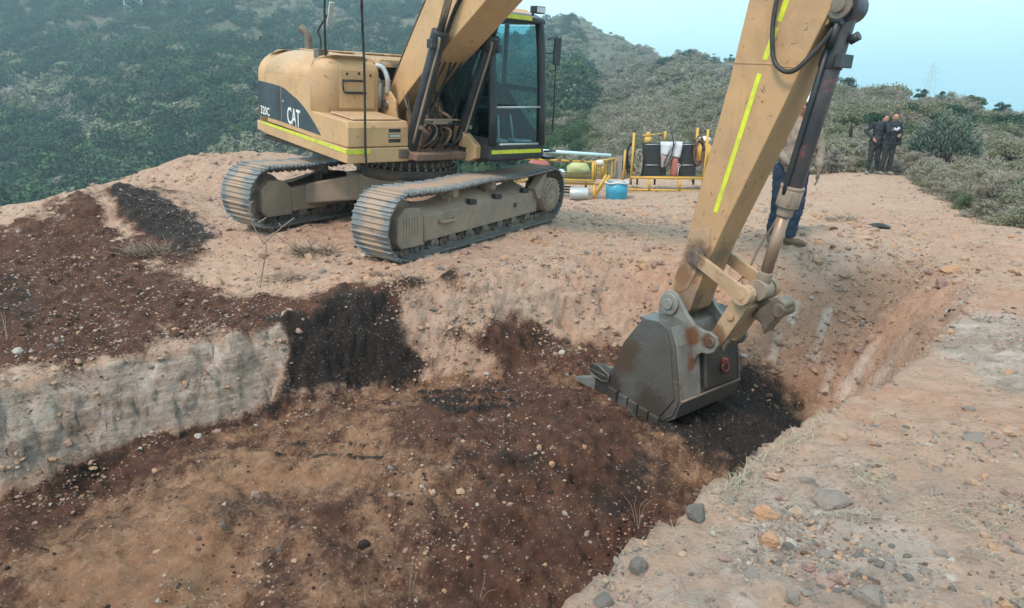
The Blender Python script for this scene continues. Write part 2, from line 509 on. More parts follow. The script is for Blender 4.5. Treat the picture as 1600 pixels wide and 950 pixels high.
# outer edge of the levelled ground; beyond it the ground falls away
EDGE = [(-20, -4), (-17, 7.5), (-12.5, 11.0), (-8.7, 13.0), (-6.9, 13.4), (-6.1, 14.9), (-4.9, 15.9), (-3.4, 17.0), (-2.4, 19.5), (-1, 23), (6, 25), (10, 24),
        (11.2, 21.0), (9.9, 17.5), (8.7, 14.2), (8.0, 12.4), (8.4, 10.8), (11, 8), (15, 3), (16, -4)]

def rim_fields(x, y):
    sd = poly_sd(x, y, RIM)
    W = np.zeros_like(x); S = np.zeros_like(x)
    for rx, ry, rw in RIM:
        q = 1.0 / ((x - rx) ** 2 + (y - ry) ** 2 + .02) ** 2
        W += q * rw; S += q
    return sd, W / S

def height(x, y, detail=True):
    x = np.asarray(x, float); y = np.asarray(y, float)
    wob = (0.11 * fbm(x, y, .9, 3, .55, 5) + .055 * fbm(x, y, .28, 4, .65, 6, True)) if detail else 0
    P = PLATEAU(x, y)
    P = P + 0.42 * np.exp(-((x + 6.15) ** 2 / 1.3 + (y - 11.0) ** 2 / 1.0)) + .12 * np.exp(-((x + 8.0) ** 2 / 2.2 + (y - 10.6) ** 2 / 1.1))
    P = P + .10 * np.exp(-((x - 6.0) ** 2 / 1.2 + (y - 6.4) ** 2 / .35))
    P = P + .20 * np.exp(-((x - 4.3) ** 2 / 1.4 + (y - 9.7) ** 2 / .5))           # swells on the far ledge and beyond the pit
    sd, w = rim_fields(x, y)
    sd = sd + wob
    g = np.clip(sd / w, 0, 1)
    vert = sstep(1.2, .55, w)                                                         # steep cut faces keep a sharp lip
    prof = (1 - vert) * (g * .35 + .65 * sstep(0, 1, g)) + vert * sstep(-.05, 1, g)
    Fz = FLOOR(x, y)
    ed = poly_sd(x, y, EDGE)
    right = sstep(2, 7, x)
    fall = np.clip(-ed, 0, None)
    drop = fall * (.75 * (1 - right) + .17 * right) + np.clip(fall - 3, 0, None) * (.3 * (1 - right) + .03 * right)
    if detail:
        pit = sstep(.6, 1.0, g)
        P = P + .06 * fbm(x, y, 1.8, 5, .5, 11) + .030 * fbm(x, y, .26, 4, .62, 31, True)
        heap = np.exp(-((x + 6.5) ** 2 / 7 + (y - 10.8) ** 2 / 4)) + np.exp(-((x + 5.3) ** 2 / 6 + (y - 14.3) ** 2 / 3))
        P = P + heap * .10 * fbm(x, y, .5, 4, .6, 41, True)
        Fz = Fz + .22 * fbm(x, y, 1.3, 5, .52, 3) + .085 * fbm(x, y, .42, 5, .62, 9, True) + .05 * (np.clip(fbm(x, y, .16, 3, .6, 13), 0, 1))
    z = P * (1 - prof) + Fz * prof
    if detail:
        wall = np.clip(g * (1 - g) * 4, 0, 1)
        z = z + wall * ((.09 - .04 * sstep(2.5, 3.6, x)) * fbm(x, y, .45, 5, .62, 21, True) + .04)
        # scraped bucket-tooth grooves in the pit floor
        for (ax, ay, bx, by, o) in GROOVES:
            L = math.hypot(bx - ax, by - ay); tx, ty = (bx - ax) / L, (by - ay) / L
            s_ = (x - ax) * tx + (y - ay) * ty; d_ = -(x - ax) * ty + (y - ay) * tx
            m_ = sstep(-.1, .15, s_) * sstep(L + .1, L - .2, s_)
            z = z - o * m_ * (np.exp(-(d_ / .05) ** 2) - .5 * np.exp(-((d_ - .10) / .05) ** 2))
    z = z - drop
    # the machine's weight: flat under the tracks, soil squeezed up beside them
    ca_, sa_ = math.cos(-2.1351), math.sin(-2.1351)
    lx = (x + 1.505) * ca_ + (y - 10.582) * sa_; ly = -(x + 1.505) * sa_ + (y - 10.582) * ca_
    zp = -1.679 - (.0646 * (x + 1.505) - .0541 * (y - 10.582)) / .9964
    dx_ = np.abs(lx) - 1.85; dy_ = np.abs(np.abs(ly) - 1.146) - .275
    do = np.maximum(dx_, dy_)
    k_ = sstep(.10, -.02, do)
    z = z * (1 - k_) + np.minimum(z, zp + .004) * k_
    z = z + .045 * np.exp(-((do - .10) / .06) ** 2) * (1 if not detail else (.6 + .9 * fbm(x, y, .3, 3, .6, 55)))
    return z

# pale scrapes left by the bucket teeth on the cut faces
SCRAPE = [[(214, 622), (228, 572), (246, 570), (238, 608)], [(328, 584), (340, 552), (347, 580)], [(352, 548), (358, 536), (368, 548)], [(148, 684), (164, 655), (174, 662)], [(36, 628), (60, 620), (46, 642)], [(395, 538), (410, 528), (414, 545)],
          [(1262, 572), (1288, 482), (1302, 478), (1278, 560)], [(1300, 622), (1358, 540), (1374, 530), (1330, 622)], [(1280, 616), (1296, 566), (1306, 570), (1292, 616)], [(1230, 500), (1240, 470), (1250, 470), (1240, 505)], [(1330, 640), (1390, 560), (1402, 558), (1350, 640)], [(1200, 560), (1212, 520), (1222, 522), (1214, 562)]]

GROOVES = []
def march(u, v, detail=False, tmax=30):
    """points where view lines through picture positions meet the modelled ground"""
    u = np.atleast_1d(np.asarray(u, float)); v = np.atleast_1d(np.asarray(v, float))
    a, b = (u - 800) / F_PX, (v - 475) / F_PX
    D = np.stack([a, CP - b * SP, -SP - b * CP], -1)
    ts = np.concatenate([np.linspace(1.5, 14, 320), np.linspace(14.1, tmax, 160)])
    hit = np.full(len(u), ts[-1]); done = np.zeros(len(u), bool)
    for i in range(0, len(u), 4000):
        sl = slice(i, i + 4000)
        X = D[sl, 0:1] * ts; Y = D[sl, 1:2] * ts; Z = D[sl, 2:3] * ts
        below = Z < height(X, Y, detail)
        k = np.argmax(below, 1)
        ok = below.any(1)
        hit[sl] = np.where(ok, ts[k], ts[-1])
    return D * hit[:, None]

_g0 = [((655, 618), (790, 616)), ((660, 631), (800, 628)), ((668, 644), (800, 641)), ((440, 697), (590, 700)), ((430, 712), (600, 716)), ((540, 777), (640, 770))]
for (a, b) in _g0:
    pa, pb = march([a[0], b[0]], [a[1], b[1]])
    GROOVES.append((pa[0], pa[1], pb[0], pb[1], .06))

# soil, stain and painted shade patches: (channel, strength, edge softness in metres, outline as seen from the ledge)
PATCH = [
    ('D', 1.0, .25, [(-260, 480), (-100, 400), (0, 352), (60, 340), (150, 304), (185, 303), (240, 330), (330, 365), (330, 395), (300, 415), (330, 432), (430, 452), (520, 458), (620, 440), (705, 432), (714, 444), (610, 462), (440, 508), (340, 532), (0, 610), (-120, 650), (-300, 690)]),
    ('D', -.75, .18, [(155, 308), (175, 305), (205, 350), (225, 385), (200, 395), (165, 345)]),
    ('D', -.5, .2, [(225, 405), (330, 412), (420, 440), (330, 452), (240, 430)]),
    ('K', 1.0, .12, [(180, 302), (238, 300), (290, 335), (332, 365), (328, 388), (290, 396), (240, 372), (212, 345)]),
    ('K', 1.0, .15, [(432, 508), (520, 480), (606, 464), (618, 500), (632, 545), (662, 574), (628, 600), (520, 614), (440, 640), (400, 652), (330, 664), (425, 628), (446, 590), (436, 550)], 'all'),
    ('D', 1.0, .2, [(-200, 870), (0, 768), (120, 714), (250, 678), (360, 653), (424, 624), (440, 600), (600, 600), (640, 560), (668, 572), (650, 600), (560, 625), (430, 672), (300, 705), (150, 760), (0, 840)]),
    ('K', .6, .12, [(0, 790), (120, 722), (250, 684), (360, 658), (424, 628), (560, 600), (640, 565), (664, 574), (628, 602), (520, 618), (430, 652), (340, 672), (200, 712), (60, 790)]),
    ('G', .38, .5, [(1150, 760), (1260, 690), (1400, 670), (1650, 700), (1650, 1000), (1300, 1000)], 'ledge'),
    ('K', 1.0, .012, [(650, 614), (790, 610), (800, 617), (660, 622)]), ('K', 1.0, .012, [(660, 627), (800, 624), (806, 631), (664, 635)]), ('K', 1.0, .012, [(672, 640), (800, 637), (806, 644), (676, 648)]),  # dark lines painted along the tooth grooves, shade put into the colour
    ('K', .9, .012, [(440, 696), (590, 698), (596, 702), (446, 701)]), ('K', .9, .015, [(425, 711), (600, 714), (604, 720), (430, 717)]),  # the same painted groove shade, farther left on the floor
    ('D', 1.0, .1, [(425, 470), (560, 450), (625, 440), (625, 500), (520, 520), (430, 535)], 'all'),
    ('K', .75, .1, [(620, 440), (700, 432), (714, 444), (640, 450)]),
    ('K', .85, .3, [(940, 555), (1000, 650), (1100, 720), (1180, 790), (1270, 720), (1258, 665), (1215, 615), (1160, 588), (1090, 560)]),  # shadow below and right of the bucket, painted into the soil colour
    ('K', .55, .2, [(-150, 430), (30, 438), (95, 482), (60, 515), (-150, 520)]),
    ('K', .5, .15, [(250, 480), (330, 470), (420, 500), (330, 520)]),
    ('D', 1.0, .22, [(700, 524), (760, 512), (850, 510), (945, 535), (970, 560), (900, 585), (800, 572), (735, 548)]),
    ('K', .45, .15, [(780, 520), (880, 515), (940, 540), (880, 560), (800, 550)]),
    ('K', .5, .12, [(690, 738), (700, 700), (850, 690), (905, 745), (960, 800), (930, 790), (870, 755), (780, 745)]),
    ('K', .55, .15, [(1000, 700), (1100, 740), (1000, 800), (1040, 870), (960, 840), (900, 760)]),
    ('D', 1.0, .35, [(600, 600), (940, 590), (1050, 700), (1140, 760), (1100, 800), (1040, 900), (960, 960), (900, 990), (860, 900), (880, 830), (820, 760), (700, 745), (560, 760), (590, 680)]),
    ('D', .9, .3, [(-200, 820), (0, 780), (200, 685), (430, 645), (560, 625), (560, 650), (440, 690), (300, 735), (180, 800), (60, 860), (-100, 950)]),
    ('D', .8, .25, [(150, 880), (330, 800), (430, 760), (640, 745), (620, 830), (700, 860), (560, 880), (430, 850), (330, 830), (200, 900)]),
    ('D', .7, .3, [(560, 860), (800, 850), (900, 900), (880, 990), (700, 960)]),
    ('K', .5, .12, [(290, 815), (350, 780), (540, 778), (560, 788), (430, 800), (310, 825)]),
    ('O', .6, .2, [(400, 662), (560, 618), (680, 600), (730, 572), (770, 580), (650, 632), (560, 690), (400, 700), (330, 690)]),
    ('O', .8, .35, [(-60, 960), (200, 850), (300, 760), (420, 715), (600, 700), (690, 715), (560, 745), (400, 775), (320, 850), (200, 960)]),
    ('O', .8, .35, [(230, 960), (330, 860), (430, 860), (560, 890), (660, 920), (700, 980), (400, 990)]),
    ('O', .6, .25, [(1000, 690), (1090, 720), (1120, 760), (1060, 800), (980, 760)]),
    ('G', 1.0, .10, [(-200, 640), (0, 600), (340, 527), (434, 510), (448, 555), (424, 622), (360, 652), (250, 676), (120, 712), (0, 766), (-200, 860)]),
    ('G', .42, .35, [(622, 448), (760, 444), (900, 430), (965, 500), (900, 515), (800, 512), (720, 535), (770, 562), (720, 572), (655, 545), (625, 490)]),
    ('G', .40, .3, [(610, 765), (700, 745), (810, 750), (850, 785), (770, 800), (740, 850), (680, 860), (640, 830)]),
    ('G', .8, .35, [(860, 990), (1090, 790), (1240, 710), (1400, 735), (1470, 850), (1420, 990)], 'ledge'),
    ('G', .9, .15, [(1430, 512), (1520, 486), (1640, 505), (1700, 640), (1560, 600), (1480, 560)], 'ledge'),
    ('G', .5, .3, [(1200, 380), (1330, 350), (1440, 375), (1380, 420), (1240, 430)]),
    ('O', .75, .4, [(950, 430), (1060, 400), (1230, 430), (1450, 400), (1500, 440), (1485, 495), (1300, 615), (1250, 650), (1160, 590), (1150, 500), (1010, 470)], 'floor'),
    ('O', .8, .25, [(1270, 660), (1340, 600), (1460, 595), (1600, 640), (1700, 660), (1600, 690), (1400, 672)], 'ledge'),
    ('O', .9, .2, [(1490, 480), (1540, 455), (1640, 460), (1700, 520), (1600, 496)]),
    ('O', .5, .5, [(1250, 290), (1600, 330), (1600, 400), (1450, 400), (1300, 350)]),
    ('O', .4, .5, [(150, 300), (330, 230), (450, 240), (400, 300), (330, 330)]),
]

def zone_values(x, y):
    Z = {c: np.zeros_like(x) for c in 'DKGO'}
    sd, w = rim_fields(x, y)
    pit = sstep(.5, .95, sd / w)
    floor_ = sstep(.8, 1.0, sd / w)
    Z['D'] += (.66 + .55 * fbm(x, y, 1.1, 4, .6, 177)) * floor_
    out = sstep(.10, -.02, sd)
    PL_ = []
    for ch, s_, soft, pts, *wh in PATCH:
        if ch == 'K' and s_ > .6: PL_.append(('D', .95, soft + .22, pts, *wh))
        PL_.append((ch, s_, soft, pts, *wh))
    nz = fbm(x, y, .55, 4, .6, 77)
    zz = height(x, y)
    VD = y * CP - zz * SP
    with np.errstate(divide='ignore', invalid='ignore'):
        VX = 800 + F_PX * x / VD; VY = 475 - F_PX * (y * SP + zz * CP) / VD
    for ch, s_, soft, pts, *wh in PL_:
        where = wh[0] if wh else ('floor' if np.mean([p[1] for p in pts]) > 540 else None)
        q = [tuple(p) for p in pts]
        lo, hi = np.array(pts).min(0) - 90, np.array(pts).max(0) + 90
        m = (VX > lo[0]) & (VX < hi[0]) & (VY > lo[1]) & (VY < hi[1]) & (VD > .8)
        if not m.any():
            continue
        # outlines were taken from the camera's standpoint: measure the distance to them in metres at the ground point itself
        d = poly_sd(VX[m], VY[m], q) * VD[m] / F_PX
        v = sstep(-soft, soft, d + nz[m] * min(soft, .3) * 1.3) * s_
        if where == 'ledge': v = v * out[m]
        if where == 'floor': v = v * (1 - out[m])
        if s_ < 0:
            Z[ch][m] += v
        else:
            Z[ch][m] = np.maximum(Z[ch][m], v)
            if ch in 'GO' and s_ > .55:
                Z['D'][m] *= 1 - v * .9
                if ch == 'G' and s_ > .9:
                    Z['K'][m] *= 1 - v
    return {k: np.clip(v, 0, 1) for k, v in Z.items()}, sstep(.7, 1.0, sd / w)

def axis_pts(lo, f0, f1, hi, fine, grow=1.07, mx=.5):
    c = list(np.arange(f0, f1 + 1e-6, fine))
    s_ = fine
    a = []; p = f0
    while p > lo:
        s_ = min(s_ * grow, mx); p -= s_; a.append(p)
    s_ = fine; b = []; p = f1
    while p < hi:
        s_ = min(s_ * grow, mx); p += s_; b.append(p)
    return np.array(a[::-1] + c + b)

gx = axis_pts(-20, -6.3, 6.3, 20, .027)
gy = axis_pts(-2.5, 1.2, 10.2, 31, .027)
GX, GY = np.meshgrid(gx, gy)
gxf, gyf = GX.ravel(), GY.ravel()
gz = height(gxf, gyf)
edge_out = np.minimum.reduce([gxf + 20, 20 - gxf, 31 - gyf, gyf + 2.5])
gz = gz - 4 * sstep(.8, 0, edge_out)

def grid_mesh(name, xf, yf, zf, nx, ny, smooth=True):
    me = bpy.data.meshes.new(name)
    co = np.stack([xf, yf, zf], -1).astype(np.float32)
    i = np.arange(nx * ny).reshape(ny, nx)
    q = np.stack([i[:-1, :-1], i[:-1, 1:], i[1:, 1:], i[1:, :-1]], -1).reshape(-1, 4)
    me.vertices.add(len(co)); me.vertices.foreach_set('co', co.ravel())
    me.loops.add(q.size); me.loops.foreach_set('vertex_index', q.ravel().astype(np.int32))
    me.polygons.add(len(q)); me.polygons.foreach_set('loop_start', (np.arange(len(q)) * 4).astype(np.int32))
    me.polygons.foreach_set('use_smooth', np.ones(len(q), bool))
    me.update(calc_edges=True)
    return me

g_me = grid_mesh('ground', gxf, gyf, gz, len(gx), len(gy))
ZV, PITV = zone_values(gxf, gyf)
ca = g_me.color_attributes.new('zone', 'FLOAT_COLOR', 'POINT')
ca.data.foreach_set('color', np.stack([ZV['D'], ZV['K'], ZV['G'], ZV['O']], -1).astype(np.float32).ravel())
cb = g_me.attributes.new('pit', 'FLOAT', 'POINT')
cb.data.foreach_set('value', PITV.astype(np.float32))
SCR = np.zeros_like(gxf)
_vd = gyf * CP - gz * SP; _ok = (_vd > 1) & (rim_fields(gxf, gyf)[0] > .02)
_vx = 800 + F_PX * gxf / np.where(_ok, _vd, 1); _vy = 475 - F_PX * (gyf * SP + gz * CP) / np.where(_ok, _vd, 1)
for pts in SCRAPE:
    lo, hi = np.array(pts).min(0) - 20, np.array(pts).max(0) + 20
    m_ = _ok & (_vx > lo[0]) & (_vx < hi[0]) & (_vy > lo[1]) & (_vy < hi[1])
    SCR[m_] = np.maximum(SCR[m_], sstep(-.03, .02, poly_sd(_vx[m_], _vy[m_], pts) * _vd[m_] / F_PX))
g_me.attributes.new('scrape', 'FLOAT', 'POINT').data.foreach_set('value', SCR.astype(np.float32))
# crumbly, slightly raised dumped soil where the dark spoil lies
gz = gz + ZV['D'] * (.012 + .08 * np.clip(fbm(gxf, gyf, .15, 3, .65, 301), -.15, 1) + .07 * fbm(gxf, gyf, .42, 3, .6, 303, True)) * np.clip(1.2 - PITV * .3, 0, 1) + ZV['K'] * .02 - SCR * .02
co_ = np.stack([gxf, gyf, gz], -1).astype(np.float32)
GG = gz.reshape(len(gy), len(gx)); dzy, dzx = np.gradient(GG, gy, gx)
nn = np.stack([-dzx.ravel(), -dzy.ravel(), np.ones_like(gxf)], -1); nl_ = np.linalg.norm(nn, axis=1); nn /= nl_[:, None]
steep = sstep(1.15, 2.0, nl_) * (edge_out > 1.5) * (gyf < 11) * (gyf > 1.5)
n3d = (fbm(gxf + gyf * .6, gz * 2.6 + gxf * .25, .30, 5, .66, 401) * .060 + fbm(gxf * 1.3 - gyf, gz * 1.6, .11, 3, .65, 411, True) * .022) * (1 - .6 * sstep(2.2, 3.2, gxf))
co_ = (co_ + nn * (steep * n3d)[:, None]).astype(np.float32)
g_me.vertices.foreach_set('co', co_.ravel()); g_me.update()

def soil_material():
    m, nt, b = new_mat('soil')
    tc = nt.nodes.new("ShaderNodeTexCoord").outputs['Object']
    at = nt.nodes.new("ShaderNodeAttribute"); at.attribute_name = 'zone'
    sp = nt.nodes.new("ShaderNodeSeparateColor"); nt.links.new(at.outputs['Color'], sp.inputs[0])
    pt = nt.nodes.new("ShaderNodeAttribute"); pt.attribute_name = 'pit'
    D, K, G, O = sp.outputs[0], sp.outputs[1], sp.outputs[2], at.outputs['Alpha']
    n1 = noise(nt, 1.1, 6, .62, tc)
    n2 = noise(nt, 7, 8, .7, tc)
    n3 = noise(nt, 38, 6, .7, tc)
    def edge(ch, wgt=.9):
        v = math_(nt, 'MULTIPLY', math_(nt, 'SUBTRACT', n2, .5), wgt)
        v2 = math_(nt, 'MULTIPLY', math_(nt, 'SUBTRACT', n3, .5), wgt * .9)
        s_ = math_(nt, 'ADD', math_(nt, 'ADD', ch, v), v2)
        e = ramp(nt, s_, [(.28, 0.0), (.66, 1.0)])
        gate = ramp(nt, ch, [(.02, 0.0), (.18, 1.0)])
        return math_(nt, 'MULTIPLY', e, gate)
    tan = mix(nt, ramp(nt, n1, [(.35, 0), (.65, 1)]), (.48, .335, .255), (.42, .275, .20))
    tan = mix(nt, ramp(nt, n2, [(.42, 0), (.62, 1)]), tan, (.37, .245, .18))
    org = mix(nt, ramp(nt, n2, [(.35, 0), (.65, 1)]), (.46, .285, .20), (.39, .225, .155))
    dorg = mix(nt, ramp(nt, n2, [(.35, 0), (.65, 1)]), (.30, .165, .098), (.19, .10, .060))
    gry = mix(nt, ramp(nt, n2, [(.35, 0), (.65, 1)]), (.49, .405, .35), (.37, .30, .26))
    drk = mix(nt, ramp(nt, n2, [(.38, 0), (.62, 1)]), (.118, .057, .038), (.060, .029, .021))
    blk = mix(nt, ramp(nt, n3, [(.4, 0), (.65, 1)]), (.014, .0105, .010), (.040, .028, .024))
    orgp = mix(nt, ramp(nt, pt.outputs['Fac'], [(.0, 0), (.35, 1)]), org, dorg)
    tan = mix(nt, ramp(nt, pt.outputs['Fac'], [(.4, 0), (.9, 1)]), tan, mix(nt, ramp(nt, n2, [(.35, 0), (.65, 1)]), (.31, .185, .115), (.19, .105, .064)))
    # banded layers in the cut face
    mp = nt.nodes.new("ShaderNodeMapping"); mp.inputs['Scale'].default_value = (.7, .7, 7.0)
    nt.links.new(tc, mp.inputs['Vector'])
    bands = ramp(nt, noise(nt, 3.0, 7, .65, mp.outputs[0], .6), [(.40, 0), (.60, 1)])
    gry = mix(nt, math_(nt, 'MULTIPLY', bands, .7), gry, (.25, .18, .13))
    gry = mix(nt, ramp(nt, noise(nt, 11, 8, .75, tc, .2), [(.52, 0), (.60, .7)]), gry, (.20, .145, .11))
    gry = mix(nt, ramp(nt, noise(nt, 1.7, 5, .6, tc, .8), [(.60, 0), (.68, .8)]), gry, (.50, .44, .39))
    scr = nt.nodes.new('ShaderNodeAttribute'); scr.attribute_name = 'scrape'
    c = mix(nt, edge(O), tan, orgp)
    c = mix(nt, edge(G, .7), c, gry)
    c = mix(nt, edge(D), c, drk)
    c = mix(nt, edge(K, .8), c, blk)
    c = mix(nt, math_(nt, 'MULTIPLY', scr.outputs['Fac'], ramp(nt, n2, [(.3, .35), (.6, .9)])), c, (.60, .48, .41))
    # crumbs and pebbles too small to build: pale and dark grains
    vo = nt.nodes.new("ShaderNodeTexVoronoi"); vo.inputs['Scale'].default_value = 46
    nt.links.new(tc, vo.inputs['Vector'])
    gr = nt.nodes.new("ShaderNodeSeparateColor"); nt.links.new(vo.outputs['Color'], gr.inputs[0])
    near = ramp(nt, vo.outputs['Distance'], [(.22, 1.0), (.4, 0.0)])
    pale = math_(nt, 'MULTIPLY', near, ramp(nt, gr.outputs[0], [(.80, 0.0), (.86, 1.0)]))
    dark = math_(nt, 'MULTIPLY', near, ramp(nt, gr.outputs[1], [(.66, 0.0), (.76, 1.0)]))
    c = mix(nt, math_(nt, 'MULTIPLY', dark, .45), c, mix(nt, .55, c, (.03, .02, .018)))
    c = mix(nt, math_(nt, 'MULTIPLY', pale, .55), c, mix(nt, .5, c, (.55, .46, .38)))
    vo2 = nt.nodes.new("ShaderNodeTexVoronoi"); vo2.inputs['Scale'].default_value = 17
    nt.links.new(tc, vo2.inputs['Vector'])
    nt.links.new(c, b.inputs['Base Color'])
    wet_or_shade = edge(K, .8)  # black channel: wet soil, plus the shade painted under the bucket and in grooves
    r_ = math_(nt, 'SUBTRACT', .95, math_(nt, 'MULTIPLY', wet_or_shade, .3))
    nt.links.new(r_, b.inputs['Roughness'])
    b.inputs['Specular IOR Level'].default_value = .25
    h = math_(nt, 'ADD', math_(nt, 'MULTIPLY', n2, .7), math_(nt, 'ADD', math_(nt, 'MULTIPLY', n3, .45), math_(nt, 'MULTIPLY', noise(nt, 95, 5, .7, tc), .22)))
    h = math_(nt, 'ADD', h, math_(nt, 'MULTIPLY', ramp(nt, vo2.outputs['Distance'], [(.0, 1.0), (.6, 0.0)]), .12))
    bump(nt, b, h, .9, .05)
    return m
MAT['soil'] = soil_material()
ground = link_mesh('ground', g_me, MAT['soil'])
tag(ground, kind='structure')

GZ2 = gz.reshape(len(gy), len(gx))
def surf_z(x, y):
    """height of the finished ground mesh"""
    i = np.clip(np.searchsorted(gx, x) - 1, 0, len(gx) - 2); j = np.clip(np.searchsorted(gy, y) - 1, 0, len(gy) - 2)
    fx = np.clip((x - gx[i]) / (gx[i + 1] - gx[i]), 0, 1); fy = np.clip((y - gy[j]) / (gy[j + 1] - gy[j]), 0, 1)
    return (GZ2[j, i] * (1 - fx) + GZ2[j, i + 1] * fx) * (1 - fy) + (GZ2[j + 1, i] * (1 - fx) + GZ2[j + 1, i + 1] * fx) * fy

def gh(x, y):
    return float(surf_z(np.array([x]), np.array([y]))[0])

# ------------------------------------------------------------------ hills behind
def tanv(v):
    b = (v - 475) / F_PX
    return (-SP - b * CP) / (CP - b * SP)
def kk(u):
    return (u - 800) / F_PX / 1.037
# for each bearing: (distance, height); heights either metres or ('v', row) = as high as that row of the picture
HP = {
    -1100: [(14, -8), (40, -18), (140, -21), (260, 10), (420, 95), (520, 125), (700, 100)],
    0:   [(14, -7), (40, -17), (100, -21), (140, -20), (250, 6), (420, 88), (540, 118), (700, 100)],
    330: [(14, -7), (40, -16), (100, -20), (140, -18), (260, 12), (400, 62), (520, 88), (700, 60)],
    560: [(16, -7), (40, -15), (100, -18), (140, -16), (250, 9), (360, 44), (430, 62), (700, 30)],
    650: [(16, -7), (40, -14), (100, -16), (140, -13), (240, 9), (330, 36), (380, 47.5), (700, 10)],
    715: [(18, -7), (40, -12), (100, -13), (140, -9), (230, 8), (300, 26), (400, 20), (700, 0)],
    790: [(24, -6), (40, -8), (80, -8.5), (140, -6), (230, 4), (300, 20), (400, 14), (700, -30)],
    860: [(24, -4.4), (40, -5.0), (60, -5.0), (110, -3.8), (180, 1.0), (270, 14), (380, 36), (500, 10), (700, -40)],
    910: [(24, -4.2), (40, -4.6), (60, -4.6), (110, -3.8), (180, 1.2), (270, 13), (380, 39), (500, 10), (700, -40)],
    960: [(24, -4.0), (40, -4.2), (60, -4.0), (110, -3.0), (180, 2.0), (260, 12), (350, 29.5), (500, 0), (700, -40)],
    1000: [(24, -3.8), (40, -3.8), (60, -3.4), (110, -2.0), (180, 4), (260, 15), (320, 20), (500, -10), (700, -40)],
    1070: [(24, -3.6), (40, -3.5), (60, -2.8), (90, -1.2), (140, 3.4), (200, 10.2), (260, 8), (500, -30), (700, -50)],
    1140: [(24, -3.4), (40, -3.4), (60, -2.6), (80, -1.6), (120, 2.2), (160, 5.6), (220, 2), (500, -40), (700, -60)],
    1250: [(24, -3.2), (40, -3.2), (60, -2.2), (80, -.8), (110, 1.4), (140, 2.0), (200, -4), (500, -50), (700, -70)],
    1340: [(22, -3.0), (40, -3.1), (60, -2.2), (80, -1.0), (95, -.6), (130, -3), (200, -10), (500, -60), (700, -80)],
    1450: [(20, -3.0), (40, -3.2), (60, -2.6), (80, -2.2), (90, -2.2), (130, -6), (200, -16), (500, -60), (700, -80)],
    1600: [(14, -3.2), (25, -3.6), (50, -3.6), (70, -3.6), (85, -4.0), (130, -10), (200, -22), (500, -70), (700, -90)],
    2300: [(12, -4), (25, -5), (50, -6), (70, -7), (100, -10), (130, -16), (200, -30), (500, -80), (700, -100)],
}
HU = sorted(HP)
HK = np.array([kk(u) for u in HU])
YS = np.geomspace(11, 700, 240)
TAB = np.stack([np.interp(np.log(YS), np.log([p[0] for p in HP[u]]), [p[1] for p in HP[u]]) for u in HU])   # bearing x distance
def hill_h(k, y, detail=True):
    k = np.asarray(k, float); y = np.asarray(y, float)
    j = np.clip(np.interp(np.log(y), np.log(YS), np.arange(len(YS))), 0, len(YS) - 1.001)
    i = np.clip(np.interp(k, HK, np.arange(len(HK))), 0, len(HK) - 1.001)
    i0, j0 = i.astype(int), j.astype(int)
    fi, fj = i - i0, j - j0
    fi = fi * fi * (3 - 2 * fi)
    z = (TAB[i0, j0] * (1 - fj) + TAB[i0, j0 + 1] * fj) * (1 - fi) + (TAB[i0 + 1, j0] * (1 - fj) + TAB[i0 + 1, j0 + 1] * fj) * fi
    if detail:
        x = k * y
        a = np.clip(y / 120, .05, 1)
        z = z + a * (2.4 * fbm(x, y, 60, 3, .5, 91, True) + 1.2 * fbm(x, y, 16, 4, .55, 95))
        left = sstep(.05, -.15, k)
        z = z + left * sstep(120, 220, y) * sstep(640, 420, y) * 9 * fbm(x, y * .25, 75, 3, .5, 99, True)
    return z

hk = np.linspace(-1.7, 1.45, 360)
hy = np.geomspace(11, 700, 260)
HKg, HYg = np.meshgrid(hk, hy)
hz = hill_h(HKg.ravel(), HYg.ravel())
hz = hz - 3.0 * sstep(24, 12, HYg.ravel())
h_me = grid_mesh('hillside', (HKg * HYg).ravel(), HYg.ravel(), hz, len(hk), len(hy))
m_, nt_, b_ = new_mat('scrub_earth')
tc_ = nt_.nodes.new("ShaderNodeTexCoord").outputs['Object']
c_ = mix(nt_, ramp(nt_, noise(nt_, .06, 8, .65, tc_), [(.38, 0), (.62, 1)]), (.17, .14, .10), (.10, .10, .06))
c_ = mix(nt_, ramp(nt_, noise(nt_, .5, 8, .7, tc_), [(.4, 0), (.66, 1)]), c_, (.065, .075, .04))
nt_.links.new(c_, b_.inputs['Base Color']); b_.inputs['Roughness'].default_value = 1
bump(nt_, b_, noise(nt_, .9, 8, .7, tc_), .7, .8)
MAT['hill'] = m_
hill = link_mesh('hillside', h_me, m_)
tag(hill, kind='structure')
# the far plain, seen only as a line in the haze
pm = MB(); pm.add([(-9000, 300, -170), (9000, 300, -170), (9000, 9000, -170), (-9000, 9000, -170)], [(0, 1, 2, 3)])
tag(pm.build('plain', m_), kind='structure')

# ------------------------------------------------------------------ vegetation
def leaf_mat(name, a, b_, c_):
    m, nt, b = new_mat(name)
    at = nt.nodes.new("ShaderNodeAttribute"); at.attribute_name = 'tone'
    oi = nt.nodes.new("ShaderNodeObjectInfo")
    c = mix(nt, at.outputs['Fac'], a, b_)
    c = mix(nt, math_(nt, 'MULTIPLY', oi.outputs['Random'], .75), c, c_)
    nt.links.new(c, b.inputs['Base Color'])
    b.inputs['Roughness'].default_value = .8
    b.inputs['Specular IOR Level'].default_value = .15
    return m
MAT['leaf_dark'] = leaf_mat('dark_green_leaves', (.014, .036, .020), (.036, .070, .034), (.030, .062, .036))
MAT['leaf_mid'] = leaf_mat('mid_green_leaves', (.032, .070, .030), (.068, .115, .046), (.070, .100, .05))
MAT['leaf_olive'] = leaf_mat('olive_scrub_leaves', (.12, .135, .08), (.21, .22, .14), (.19, .18, .12))
